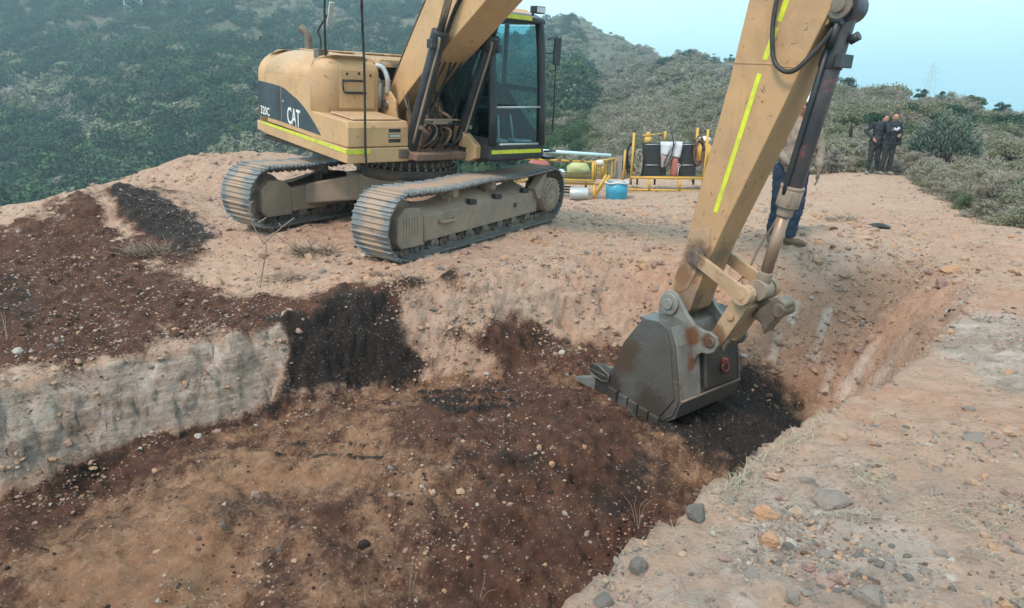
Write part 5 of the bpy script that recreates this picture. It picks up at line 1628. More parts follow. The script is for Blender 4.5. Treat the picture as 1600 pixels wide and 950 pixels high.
bl_.prism(bar_poly(LP, (5.352, .013), .085, .075), .135, .175)
bl_.prism([(5.39, .09), (5.46, .04), (5.62, .40), (5.56, .44)], -.135, .135)
blo = S(bl_, 'bucket_link', 'link_yellow', .008)
nb = MB(); nb.cyl((5.47, -.195, .28), (5.47, -.175, .28), .035, n=12); sub(nb, 'grease_cap', 'link_yellow', blo, .004)
lhk = MB(); lhk.prism([(5.571, 0.287), (5.644, 0.382), (5.764, 0.507), (5.813, 0.539), (5.886, 0.507), (5.895, 0.463), (5.844, 0.383), (5.784, 0.28), (5.73, 0.165), (5.681, 0.254)], -.03, .13); sub(lhk, 'lifting_hook', 'pin', blo, .02)
lhb = MB(); lhb.cyl((5.83, -.05, .42), (5.83, .15, .42), .062, n=20); sub(lhb, 'hook_boss', 'pin', blo, .008)
lha = MB(); lha.prism([(5.56, .50), (5.66, .50), (5.80, .46), (5.80, .38), (5.60, .36)], .0, .10); sub(lha, 'hook_bracket', 'pin', blo, .008)
# --- bucket
A_, B_, C_, D_, E_, F_, G_, H_ = (4.765, .11), (5.07, .095), (5.16, -.075), (5.285, -.56), (5.11, -.83), (4.49, -.775), (4.40, -.72), (4.47, -.52)
side = [A_, (4.95, .135), B_, C_, (5.23, -.32), D_, (5.24, -.72), E_, (4.8, -.82), F_, G_, H_, (4.57, -.20)]
shell = [(4.70, .10), A_, (4.95, .13), B_, (5.15, -.05), (5.22, -.32), (5.27, -.55), (5.235, -.72), (5.10, -.82), (4.8, -.81), F_, G_]
BK = EX
bsd = MB()
n = len(shell)
t_ = .028
cen = Vector((4.85, -.4))
inn = [tuple(Vector(p) + (cen - Vector(p)).normalized() * t_) for p in shell]
bsd.prism(shell + inn[::-1], -.485, .485)
bk_o = S(bsd, 'bucket', 'bucket', .004)
for sy in (-1, 1):
    sp_ = MB(); sp_.prism(side, sy * .5 - .016, sy * .5 + .016)
    spo = sub(sp_, 'side_plate', 'bucket', bk_o, .005)
    if sy < 0:
        ov = MB()
        ov.prism([(5.05, .06), (5.12, -.08), (5.24, -.55), (5.10, -.79), (4.85, -.765), (4.60, -.715), (4.47, -.64)], -.530, -.515)
        sub(ov, 'wear_plate', 'bucket', bk_o, .006)
# wear blocks along the heel of the side plate
for sy in (-1, 1):
    for k in range(5):
        x0 = 4.47 + k * .132; z0 = -.745 - k * .017
        wb = MB(); wb.prism([(x0, z0 - .10 + (.03 if k == 0 else 0)), (x0 + .118, z0 - .115), (x0 + .118, z0 + .035), (x0, z0 + .045)], sy * .5 - .055 * (sy > 0) * 0 - .055, sy * .5 + .055)
        sub(wb, 'wear_block', 'bucket', bk_o, .012)
# heel plate seam and bottom wear strip
hs = MB(); hs.prism([(5.245, -.57), (5.30, -.575), (5.265, -.74), (5.12, -.855), (5.09, -.82), (5.22, -.71)], -.50, .50); sub(hs, 'heel_plate', 'bucket', bk_o, .008)
hs2 = MB(); hs2.tube([(5.293, -.49, -.565), (5.293, .49, -.565)], .016, 6); sub(hs2, 'heel_weld', 'pin', bk_o)
# ears
ear = [(4.74, .10), (4.735, .20), (4.755, .30), (4.80, .355), (4.86, .37), (4.93, .345), (4.99, .28), (5.06, .19), (5.16, .115), (5.26, .09), (5.34, .10), (5.41, .07), (5.435, 0), (5.41, -.07), (5.35, -.11), (5.28, -.12), (5.24, -.16), (5.20, -.30), (5.10, -.1), (4.9, .05)]
for sy in (-1, 1):
    e_ = MB(); e_.prism(ear, sy * .235 - .022, sy * .235 + .022)
    eo = sub(e_, 'ear', 'bucket_light', bk_o, .008)
    b2 = MB(); b2.cyl((4.86, sy * .24, .24), (4.86, sy * .285, .24), .105, n=26); b2.cyl((4.86, sy * .285, .24), (4.86, sy * .305, .24), .055, n=18)
    b2.cyl((5.352, sy * .255, .013), (5.352, sy * .275, .013), .05, n=18)
    sub(b2, 'pin_boss', 'bucket_light', bk_o, .008)
# ear doubler blending down the right side
dbl = MB()
dbl.prism([(5.07, .098), (5.17, -.07), (5.245, -.33), (5.285, -.56), (5.24, -.57), (5.14, -.36), (5.03, -.02)], -.50, -.18)
S(MB().prism([(5.075, .11), (5.165, -.05), (5.235, -.31), (5.288, -.56), (5.280, -.565), (5.225, -.31), (5.155, -.05), (5.065, .10)], -.49, -.17), 'back_doubler', 'bucket_light')
S(MB().prism([(5.180, -.10), (5.250, -.33), (5.290, -.52), (5.282, -.525), (5.240, -.33), (5.170, -.10)], -.13, .44), 'back_recess', 'bucket_dark')
S(MB().prism([(5.19, -.14), (5.225, -.15), (5.30, -.5), (5.275, -.5)], -.12, -.09), 'back_rib', 'bucket')
rh = MB(); rh.torus((5.285, .20, -.37), (1, -.25, .25), .042, .014, 20, 8); rho = S(rh, 'lifting_eye', 'red_hook')
rh2 = MB(); rh2.box((5.24, .175, -.33), (5.295, .225, -.28)); sub(rh2, 'eye_lug', 'red_hook', rho, .01)
# cutting edge, adapters and teeth
lip = MB(); lip.prism([(4.40, -.70), (4.36, -.745), (4.46, -.80), (4.60, -.80), (4.60, -.765)], -.50, .50); sub(lip, 'cutting_edge', 'bucket', bk_o)
for k in range(5):
    yk = -.46 + k * .23
    ad = MB(); ad.prism([(4.56, -.72), (4.42, -.64), (4.24, -.70), (4.22, -.80), (4.30, -.86), (4.56, -.84)], yk - .045, yk + .045)
    sub(ad, 'tooth_adapter', 'bucket_dark', bk_o, .01)
    th = MB()
    th.add([(4.26, yk - .05, -.69), (4.26, yk + .05, -.69), (4.26, yk + .05, -.85), (4.26, yk - .05, -.85), (3.97, yk - .04, -.80), (3.97, yk + .04, -.80), (3.97, yk + .04, -.83), (3.97, yk - .04, -.83)],
           [(0, 1, 2, 3), (4, 7, 6, 5), (0, 4, 5, 1), (3, 2, 6, 7), (0, 3, 7, 4), (1, 5, 6, 2)])
    sub(th, 'bucket_tooth', 'bright_steel', bk_o, .008)
for sy in (-1, 1):
    cu_ = MB()
    pts = [(4.19, -.585), (4.23, -.545), (4.32, -.54), (4.45, -.585), (4.46, -.655), (4.38, -.68), (4.25, -.665), (4.185, -.63)]
    cu_.prism(pts, sy * .49 - .05, sy * .49 + .05)
    cuo = sub(cu_, 'side_cutter', 'bucket_dark', bk_o, .02)
    rg = MB()
    loop = [(x, sy * .49 - .053, z) for x, z in pts]
    rg.tube(loop + loop[:1], .007, 6); rg.tube([(4.22, sy * .49 - .053, -.605), (4.43, sy * .49 - .053, -.62)], .007, 6)
    sub(rg, 'cutter_rim', 'pin', bk_o)
# slack hoses hanging from above in front of the storage box
for pts, rr2 in (([(1.0, -1.30, 3.4), (.9, -1.28, 2.95), (.78, -1.20, 2.55), (.74, -1.155, 2.15), (.74, -1.145, 1.7), (.745, -1.14, 1.2), (.75, -1.13, 1.02)], .0155),
                 ([(.2, -1.34, 3.3), (.12, -1.33, 2.9), (.05, -1.30, 2.55), (-.05, -1.24, 2.235)], .014)):
    hz_ = MB(); hz_.tube(spline(pts, 8), rr2, 8); S(hz_, 'hanging_hose', 'rubber')

# ------------------------------------------------------------------ equipment behind the machine
MAT['safety_yellow'] = surf('safety_yellow_paint', (.62, .37, .06), (.40, .28, .16), .5, 6, .5)
MAT['pale_blue'] = surf('pale_blue_pipe', (.50, .68, .75), (.4, .4, .38), .3, 6, .4)
MAT['blue_plastic'] = surf('bright_blue_plastic', (.02, .30, .48), (.20, .28, .30), .4, 8, .4)
MAT['black_case'] = surf('black_moulded_plastic', (.018, .021, .024), (.07, .07, .07), .4, 6, .5)
MAT['white_cloth'] = surf('pale_grey_cloth', (.52, .57, .62), (.36, .32, .33), .5, 5, .9)
MAT['pink_cloth'] = surf('dusty_mauve_cloth', (.33, .26, .27), (.22, .18, .17), .5, 5, .9)
MAT['red_bag'] = surf('faded_red_bag', (.36, .11, .095), (.3, .2, .17), .5, 8, .8)
MAT['green_bag'] = surf('pale_green_yellow_sack', (.45, .46, .22), (.24, .36, .18), .8, 4, .8)
MAT['mesh_dark'] = surf('dark_wire_mesh', (.16, .12, .05), (.05, .04, .03), .5, 8, .7)
MAT['white_plastic'] = surf('white_plastic', (.58, .59, .58), (.4, .36, .32), .4, 8, .5)
MAT['grey_wood'] = surf('weathered_grey_board', (.30, .26, .24), (.18, .14, .12), .7, 5, .9)
MAT['orange_hose'] = surf('brown_rubber_cable', (.10, .05, .04), (.2, .14, .11), .5, 8, .6)

class Loc:
    """metres from picture positions on the upright plane a thing stands in"""
    def __init__(s, u0, vb, y):
        s.u0, s.vb, s.y = u0, vb, y
        kx = (u0 - 800) / F_PX / (CP - (vb - 475) / F_PX * SP)
        s.loc = (kx * y, y, tanv(vb) * y)
        s.s = F_PX / (y * CP - s.loc[2] * SP)
    def __call__(s, u, v, d=0.0):
        return ((u - s.u0) / s.s, d, (s.vb - v) / s.s / .975)

def part(mb, name, mat, parent, bevel=0.0, seg=2):
    return mb.build(name, MAT[mat], parent, None, bevel, seg)

# cage skid
K = Loc(900, 312, 17.6)
sk_ = empty('equipment_skid', K.loc, 0, label='low yellow mesh-sided equipment frame with blue top pipe, right of the crawler track', cat='equipment frame')
def pipe(name, mat, parent, pts, r, n=8):
    m = MB(); m.tube(pts, r, n); return part(m, name, mat, parent)
def sq(name, mat, parent, a, b, w):
    m = MB(); m.tube([a, b], w * .7, 4); return part(m, name, mat, parent)
pipe('top_pipe', 'pale_blue', sk_, [K(770, 238, 1.1), K(862, 244, 1.0), K(960, 250, .9)], .045)
sq('top_rail', 'safety_yellow', sk_, K(760, 247), K(926, 256), .05)
nt2 = MB()
for q in range(9):
    u = 768 + q * 17.5
    p = Vector(K(u, 247.6 + (u - 760) * .055)); nt2.box(tuple(p + Vector((-.04, -.045, -.005))), tuple(p + Vector((.04, .0, .045))))
part(nt2, 'rail_clip', 'mesh_dark', sk_)
for u, v0, v1, d in ((925, 255, 285, 0), (929, 255, 285, .1), (945, 254, 282, .5), (966, 254, 284, .8)):
    sq('post', 'safety_yellow', sk_, K(u, v0, d), K(u, v1, d), .055)
sq('bottom_rail', 'safety_yellow', sk_, K(760, 277), K(928, 284), .06)
sq('bottom_rail', 'safety_yellow', sk_, K(760, 283, .05), K(935, 289, .05), .05)
sq('top_rail', 'safety_yellow', sk_, K(928, 256, .1), K(966, 254, .8), .05)
wm = MB()
for q in range(30):
    u = 866 + q * 2.0
    wm.tube([K(u, 271), K(u + 3, 283)], .008, 4); wm.tube([K(u + 3, 271), K(u, 283)], .008, 4)
wm.tube([K(862, 270.5), K(925, 272.5)], .012, 4)
part(wm, 'wire_mesh', 'mesh_dark', sk_)
gm = MB()
for q in range(5):
    gm.tube([K(930 + q * 2.8, 261, .1), K(930 + q * 2.8, 279, .1)], .013, 4)
for q in range(4):
    gm.tube([K(930, 261 + q * 6, .1), K(942, 261 + q * 6, .1)], .013, 4)
part(gm, 'end_grille', 'safety_yellow', sk_)
for q in range(4):
    m = MB(); a = Vector(K(948 + q * 5, 282, .55 + q * .06)); b = Vector(K(951.5 + q * 5, 257, .55 + q * .06)); m.box(tuple(a), (b.x, b.y + .02, b.z)); part(m, 'side_board', 'grey_wood' if q % 2 else 'safety_yellow', sk_)
m = MB(); a = Vector(K(968, 286, .85)); b = Vector(K(978, 252, .85)); m.box(tuple(a), (b.x, b.y + .03, b.z)); part(m, 'end_board', 'grey_wood', sk_)
for a, b in (((952, 276), (926, 308)), ((946, 275), (931, 300)), ((928, 288), (927, 310))):
    sq('leg', 'safety_yellow', sk_, K(*a, .05), K(*b, -.1), .06)
sq('leg', 'safety_yellow', sk_, K(790, 283, .6), K(790, 314, .6), .06); sq('leg', 'mesh_dark', sk_, K(918, 289, .5), K(918, 298, .5), .05)
for q in range(3):
    pipe('pipe', 'black_case', sk_, [K(868, 293 + q * 4.5, .3 + q * .05), K(893, 295 + q * 4.5, .3 + q * .05)], .022)
def lump(name, label, cat, L, u0, u1, v0, v1, d, mat, depth=.5, flat=1.0, seed=1):
    a = Vector(L(u0, v1, d)); b = Vector(L(u1, v0, d)); c = (a + b) / 2; w = (b.x - a.x) / 2; h = (b.z - a.z)
    t = MB(); t.sphere((0, 0, 0), 1, 20, 12)
    r = random.Random(seed)
    vs = []
    for x, y, z in t.v:
        f = 1 + .10 * math.sin(x * 4 + seed) * math.cos(y * 3 + z * 5) 
        vs.append((x * w * f, y * depth / 2 * f, max(z, -.75) * h / 1.75 * f + h * .43))
    t.v = vs
    o = part(t, name, mat, None)
    o.location = Vector(L.loc) + Vector((c.x, c.y, a.z))
    tag(o, label, cat)
    return o
lump('sack', 'pale green and yellow bulging sack inside the low yellow mesh frame', 'sack', K, 886, 924, 257, 281, .5, 'green_bag', .7, seed=3)
lump('red_bag', 'dusty red bag in the mesh frame just past the cab', 'bag', K, 822, 861, 251, 276, .5, 'red_bag', .6, seed=5)
lump('green_bag', 'small teal green bag between the red bag and the pale sack', 'bag', K, 866, 886, 268, 281, .4, 'pale_blue', .3, seed=6)
lump('white_bag', 'crumpled white bag on the top corner of the mesh frame', 'bag', K, 929, 943, 253, 261, .15, 'white_plastic', .2, seed=8)
# grey cylinder lying below the frame
KC = Loc(904, 313, 17.3)
m = MB(); m.cyl((-.21, 0, .15), (.21, 0, .15), .15, n=28); 
for q in range(5): m.torus((-.17 + q * .085, 0, .15), (1, 0, 0), .151, .006, 24, 6)
c_ = m.build('metal_roll', MAT['silver'], None, None, .008); c_.location = KC.loc; tag(c_, 'ribbed grey metal cylinder lying under the yellow mesh frame', 'cylinder')
# cut down blue drum
KD = Loc(963, 312, 17.5)
dr_ = empty('blue_drum', KD.loc, 0, label='bright blue cut-down plastic drum with white rim on the soil', cat='drum')
m = MB(); N = 32
prof_ = [(0, .0), (.235, .0), (.25, .02), (.255, .2), (.262, .22), (.255, .24), (.262, .40), (.245, .40), (.235, .03), (0, .03)]
vs = [(r_ * math.cos(2 * math.pi * i / N), r_ * math.sin(2 * math.pi * i / N), z) for r_, z in prof_ for i in range(N)]
m.add(vs, [(j * N + i, j * N + (i + 1) % N, (j + 1) * N + (i + 1) % N, (j + 1) * N + i) for j in range(len(prof_) - 1) for i in range(N)], True)
part(m, 'body', 'blue_plastic', dr_)
m = MB(); pts = [((.262 + .012 * math.sin(5 * a)) * math.cos(a), (.262 + .012 * math.sin(5 * a)) * math.sin(a), .405 + .012 * math.sin(3 * a)) for a in [2 * math.pi * i / 36 for i in range(37)]]
m.tube(pts, .024, 7); part(m, 'rim', 'white_plastic', dr_)

# yellow pipe rack with cases
K = Loc(1040, 298, 19.16)
rk = empty('equipment_rack', K.loc, 0, label='yellow pipe rack holding black cases, behind the blue drum', cat='rack')
for u, v0, v1, d in ((987, 212, 285, 0), (1042, 211, 228, .6), (1100, 207, 298, 0), (981, 240, 297, .7), (1096, 206, 290, .8)):
    sq('post', 'safety_yellow', rk, K(u, v0, d), K(u - (2 if u < 1000 else 3 if u > 1090 else 0), v1, d), .055)
sq('shelf_rail', 'safety_yellow', rk, K(984, 278), K(1098, 279), .065)
sq('shelf_rail', 'safety_yellow', rk, K(982, 276, .8), K(1096, 277, .8), .05)
sq('foot_rail', 'safety_yellow', rk, K(975, 296), K(1097, 298), .05)
for u in (1014, 1061):
    sq('upright', 'safety_yellow', rk, K(u, 278), K(u, 298), .06)
for u in (990, 1000, 1028, 1068, 1090):
    sq('brace', 'mesh_dark', rk, K(u, 279, .5), K(u, 292, .5), .045)
m = MB(); m.box(tuple(K(984, 277.5, .03)), tuple(Vector(K(1098, 276.2, .78)))); part(m, 'shelf', 'mesh_dark', rk)
def case(name, label, u0, u1, v0, v1, d):
    t = empty(name, Vector(K.loc) + Vector(K((u0 + u1) / 2, v1, d)), 0, label=label, cat='case', group='black cases on the yellow rack')
    w = (u1 - u0) / K.s / 2; h = (v1 - v0) / K.s
    m = MB(); m.prism([(-w, 0), (w, 0), (w * .93, h), (-w * .88, h)], 0, .28); part(m, 'shell', 'black_case', t, .02, 3)
    m = MB(); m.prism([(-w * .72, h * .36), (w * .72, h * .36), (w * .66, h * .84), (-w * .64, h * .84)], -.012, .004); part(m, 'door_panel', 'black_case', t, .01)
    m = MB(); m.tube([(-w * .7, -.016, h * .345), (w * .7, -.016, h * .345)], .012, 6); part(m, 'seam', 'silver', t)
    m = MB(); m.tube([(-w * .78, -.006, h * .955), (w * .78, -.006, h * .955)], .010, 6); part(m, 'top_strip', 'silver', t)
case('black_case', 'tall black plastic case left of the pale cloth on the yellow rack', 1003, 1032, 226, 277, .1)
case('black_case', 'tall black plastic case right of the pale cloth on the yellow rack', 1060, 1087, 226, 277, .1)
m = MB(); a = K(1032, 277, .15); b = K(1041, 262, .15); m.box(a, (b[0], .4, b[2]))
o = part(m, 'black_box', 'black_case', None, .01); o.location = K.loc; tag(o, 'small low black box tucked beside the left black case', 'box')
def cloth(name, label, pts, d, mat, fold=.03):
    nx, nz = 16, 12
    (u00, v00), (u10, v10), (u11, v11), (u01, v01) = pts
    vs = []
    for j in range(nz + 1):
        for i in range(nx + 1):
            s_, t_ = i / nx, j / nz
            u = (u00 * (1 - s_) + u10 * s_) * (1 - t_) + (u01 * (1 - s_) + u11 * s_) * t_
            v = (v00 * (1 - s_) + v10 * s_) * (1 - t_) + (v01 * (1 - s_) + v11 * s_) * t_
            p = K(u, v, d + fold * math.sin(s_ * 11 + t_ * 2) * (.3 + t_) + (-.06 * min(1, t_ * 4)))
            vs.append(p)
    m = MB(); m.add(vs, [(j * (nx + 1) + i, j * (nx + 1) + i + 1, (j + 1) * (nx + 1) + i + 1, (j + 1) * (nx + 1) + i) for j in range(nz) for i in range(nx)], True)
    o = part(m, name, mat, None); o.location = K.loc; tag(o, label, 'cloth')
    s_ = o.modifiers.new('thickness', 'SOLIDIFY'); s_.thickness = .012
    return o
cloth('grey_cloth', 'pale grey cloth draped between the two black cases', [(1029, 225), (1063, 225), (1060, 249), (1030, 243)], .08, 'white_cloth')
cloth('mauve_cloth', 'dusty mauve cloth hanging below the pale grey cloth', [(1030, 242), (1049, 243), (1041, 263), (1031, 263)], .06, 'pink_cloth')
KK_ = K
lump('red_bag', 'small faded red bag hanging between the two black cases', 'bag', K, 1046, 1060, 246, 277, .1, 'red_bag', .3, seed=9)
lump('yellow_tank', 'yellow tank behind the right end of the rack, beside the digging arm', 'tank', K, 1097, 1122, 224, 262, .9, 'safety_yellow', .6, seed=11)
lump('white_tank_cover', 'white cover on top of the yellow tank by the digging arm', 'cover', K, 1098, 1120, 219, 229, .9, 'white_plastic', .5, seed=12)
m = MB()
a = Vector(K(1013, 226, .4)); m.cyl(a + Vector((0, 0, -.05)), a + Vector((0, 0, .12)), .09, n=14); m.cyl(a + Vector((0, 0, .12)), a + Vector((0, 0, .24)), .05, n=12)
m.tube([a + Vector((-.14, 0, .16)), a + Vector((.14, 0, .17))], .02, 6); m.tube([a + Vector((.05, 0, .17)), Vector(K(1040, 214, .6))], .014, 6)
o = part(m, 'valve_head', 'safety_yellow', None); o.location = K.loc; tag(o, 'small yellow valve head showing above the left black case', 'valve')
def coil(name, label, u0, u1, v0, v1, d, mat, n, seed, rr=.016):
    r = random.Random(seed); m = MB()
    a = Vector(K(u0, v1, d)); b = Vector(K(u1, v0, d)); w = (b.x - a.x) / 2; h = (b.z - a.z) / 2; c = (a + b) / 2
    for q in range(n):
        fx, fz = r.uniform(.55, 1), r.uniform(.6, 1); o1, o2 = r.uniform(-.1, .1), r.uniform(-.1, .1)
        pts = [c + Vector((w * (fx * math.cos(t) + o1), .05 * math.sin(2 * t + q) + q * .012, h * (fz * math.sin(t) + o2))) for t in [2 * math.pi * i / 22 for i in range(23)]]
        m.tube(pts, rr, 6)
    o = part(m, name, mat, None); o.location = K.loc; tag(o, label, 'hose')
coil('hose_coil', 'coil of dusty grey brown hose hung on the left post of the rack', 988, 1003, 234, 276, .0, 'grey_wood', 7, 1, .018)
coil('rope_bundle', 'dark tangled rope bundle outside the left post of the rack', 980, 992, 224, 275, .3, 'rubber', 5, 2, .02)
coil('cable_bundle', 'dark red brown cable bundle hung on the right post of the rack', 1079, 1097, 216, 264, -.05, 'orange_hose', 9, 3, .015)
m = MB(); m.tube(spline([K(1046, 211, .1), K(1048, 230, -.03), K(1044, 250, -.03), (Vector(K(1036, 268, -.03)))], 6), .016, 6); m.tube(spline([K(1052, 226, 0), K(1040, 245, -.05), K(1034, 258, -.05)], 6), .012, 6)
o = part(m, 'black_hose', 'rubber', None); o.location = K.loc; tag(o, 'thin black hose hanging over the pale cloth', 'hose')
m = MB(); m.torus(Vector(K(1058, 260, -.02)), (0, 1, 0), .035, .012, 14, 6); m.tube([K(1058, 262, -.02), K(1057, 277, -.02)], .012, 6)
o = part(m, 'steel_hook', 'silver', None); o.location = K.loc; tag(o, 'grey ring-ended steel bar beside the right black case', 'bar')

# flat black plastic scrap on the bare soil
L_ = march([1375], [357])[0]
m = MB()
nx, ny = 12, 6; vs = []
for j in range(ny + 1):
    for i in range(nx + 1):
        s_, t_ = i / nx * 2 - 1, j / ny * 2 - 1
        vs.append((s_ * .165 * (1 - .3 * max(0, s_) * abs(t_)), t_ * .11 * math.sqrt(max(.05, 1 - .5 * s_ * s_)), .045 + .05 * math.cos(s_ * 1.4) * (1 - t_ * t_) - .02 * s_))
m.add(vs, [(j * (nx + 1) + i, j * (nx + 1) + i + 1, (j + 1) * (nx + 1) + i + 1, (j + 1) * (nx + 1) + i) for j in range(ny) for i in range(nx)], True)
o = part(m, 'plastic_scrap', 'rubber', None); o.location = (L_[0], L_[1], gh(L_[0], L_[1]) - .01); tag(o, 'bent black plastic piece lying on the bare soil right of the worker', 'plastic scrap')
s_ = o.modifiers.new('thickness', 'SOLIDIFY'); s_.thickness = .012

# ------------------------------------------------------------------ power pylons
MAT['pylon'] = surf('galvanised_lattice', (.62, .68, .70), None, 0, 1, .5, .2, bmp=0)
def pylon(loc, H, label, arm=True):
    t = empty('power_pylon', loc, .35, label=label, cat='pylon')
    b = H * .10
    def w(z): return b * (1 - z / H) ** .8 + H * .008
    zs = [H * (1 - (1 - k / 9) ** 1.25) for k in range(9)] + [H * .985]
    for sx in (-1, 1):
        for sy in (-1, 1):
            m = MB(); m.tube([(sx * w(z), sy * w(z), z) for z in zs], H * .0042, 4); part(m, 'leg', 'pylon', t)
    m = MB()
    for i in range(len(zs) - 1):
        a, c = zs[i], zs[i + 1]
        for s_ in (-1, 1):
            m.tube([(-w(a), s_ * w(a), a), (w(c), s_ * w(c), c)], H * .0026, 3); m.tube([(w(a), s_ * w(a), a), (-w(c), s_ * w(c), c)], H * .0026, 3)
            m.tube([(s_ * w(a), -w(a), a), (s_ * w(c), w(c), c)], H * .0026, 3)
    part(m, 'lattice', 'pylon', t)
    for z in (.60, .74, .86):
        m = MB(); L = H * (.26 if z < .8 else .18)
        for s_ in (-1, 1):
            m.tube([(s_ * w(H * z), 0, H * (z + .03)), (s_ * L, 0, H * z)], H * .004, 4); m.tube([(s_ * w(H * z), 0, H * (z - .02)), (s_ * L, 0, H * z)], H * .004, 4)
            m.tube([(s_ * L, 0, H * z), (s_ * L, 0, H * (z - .035))], H * .006, 5)
        part(m, 'cross_arm', 'pylon', t)
    return t
yy_ = 330.0
pylon((kk(1450) * yy_, yy_, tanv(166) * yy_), 66 / F_PX * yy_ * .98, 'far hazy lattice power pylon rising above the right skyline')
yy_ = 300.0
for yy_ in np.arange(200, 420, 2.0):
    if hill_h(np.array([kk(228)]), np.array([yy_]))[0] > tanv(24) * yy_: break
pylon((kk(228) * yy_, yy_, tanv(26) * yy_), 30.0, 'pale lattice pylon legs cut by the top edge above the left forest')

# ------------------------------------------------------------------ people
MAT['skin'] = surf('brown_skin', (.40, .22, .15), None, 0, 6, .5, bmp=.05)
MAT['hair'] = surf('black_hair', (.012, .011, .012), None, 0, 20, .5)
MAT['navy'] = surf('dark_navy_jacket', (.018, .024, .034), (.05, .055, .065), .4, 9, .85, bmp=.3, dist=.01)
MAT['black_trousers'] = surf('charcoal_trousers', (.022, .025, .03), (.055, .055, .06), .5, 8, .9, bmp=.3, dist=.01)
MAT['jeans'] = surf('worn_blue_jeans', (.022, .042, .080), (.06, .08, .11), .6, 9, .9, bmp=.35, dist=.01)
MAT['beige_shirt'] = surf('beige_work_shirt', (.28, .235, .195), (.16, .13, .11), .5, 8, .9, bmp=.4, dist=.012)
MAT['boot'] = surf('dusty_brown_boot', (.12, .09, .065), (.30, .22, .16), .6, 9, .85)
MAT['helmet'] = surf('white_helmet', (.80, .83, .85), (.5, .47, .42), .2, 8, .35, bmp=0)
MAT['grey_shoe'] = surf('grey_dusty_shoe', (.16, .16, .16), (.3, .25, .2), .6, 12, .8)
MAT['glove'] = surf('soiled_glove', (.20, .16, .12), (.08, .06, .05), .7, 14, .9)

def blobmesh(name, mb, mat, parent, voxel=.012, smooth=4):
    o = mb.build(name, MAT[mat], parent)
    r = o.modifiers.new('remesh', 'REMESH'); r.mode = 'VOXEL'; r.voxel_size = voxel; r.use_smooth_shade = True
    s_ = o.modifiers.new('smooth', 'SMOOTH'); s_.iterations = smooth; s_.factor = .5
    if name in ('shirt', 'trousers'):
        d_ = o.modifiers.new('folds', 'DISPLACE'); d_.texture = FOLD; d_.strength = .045; d_.mid_level = .5; d_.texture_coords = 'LOCAL'
    return o
FOLD = bpy.data.textures.new('cloth_folds', 'CLOUDS'); FOLD.noise_scale = .085; FOLD.noise_depth = 2
def limb(mb, pts, rs, n=14):
    sp = []
    for i in range(len(pts) - 1):
        mb.cyl(pts[i], pts[i + 1], rs[i], rs[i + 1], n)
    for p, r in zip(pts, rs):
        mb.sphere(p, r, 12, 8)
def hand(mb, w, d, side, side_v, s=1.0, curl=.5):
    """palm, four unequal bent fingers and a thumb; w wrist, d direction, side_v towards the thumb"""
    w, d, t = Vector(w), Vector(d).normalized(), Vector(side_v).normalized()
    nrm = d.cross(t).normalized() * side
    c = w + d * .05 * s
    for k in range(-1, 2):
        mb.tube([w + t * k * .018 * s, c + t * k * .024 * s + d * .035 * s], [.017 * s, .016 * s], 8)
    for k, L in enumerate((.068, .078, .072, .056)):
        b = w + d * .085 * s + t * (.030 - k * .020) * s
        m1 = b + d * L * .45 * s + nrm * curl * .012 * s
        m2 = m1 + (d * (1 - curl) + nrm * curl).normalized() * L * .32 * s
        m3 = m2 + (d * (1 - 1.4 * curl) + nrm * 1.3 * curl).normalized() * L * .25 * s
        mb.tube([b, m1, m2, m3], [.010 * s, .009 * s, .0085 * s, .007 * s], 7)
    b = w + d * .03 * s + t * .03 * s
    mb.tube([b, b + (d * .6 + t * .8).normalized() * .032 * s, b + (d * .9 + t * .45 + nrm * .3).normalized() * .062 * s], [.012 * s, .0105 * s, .008 * s], 7)

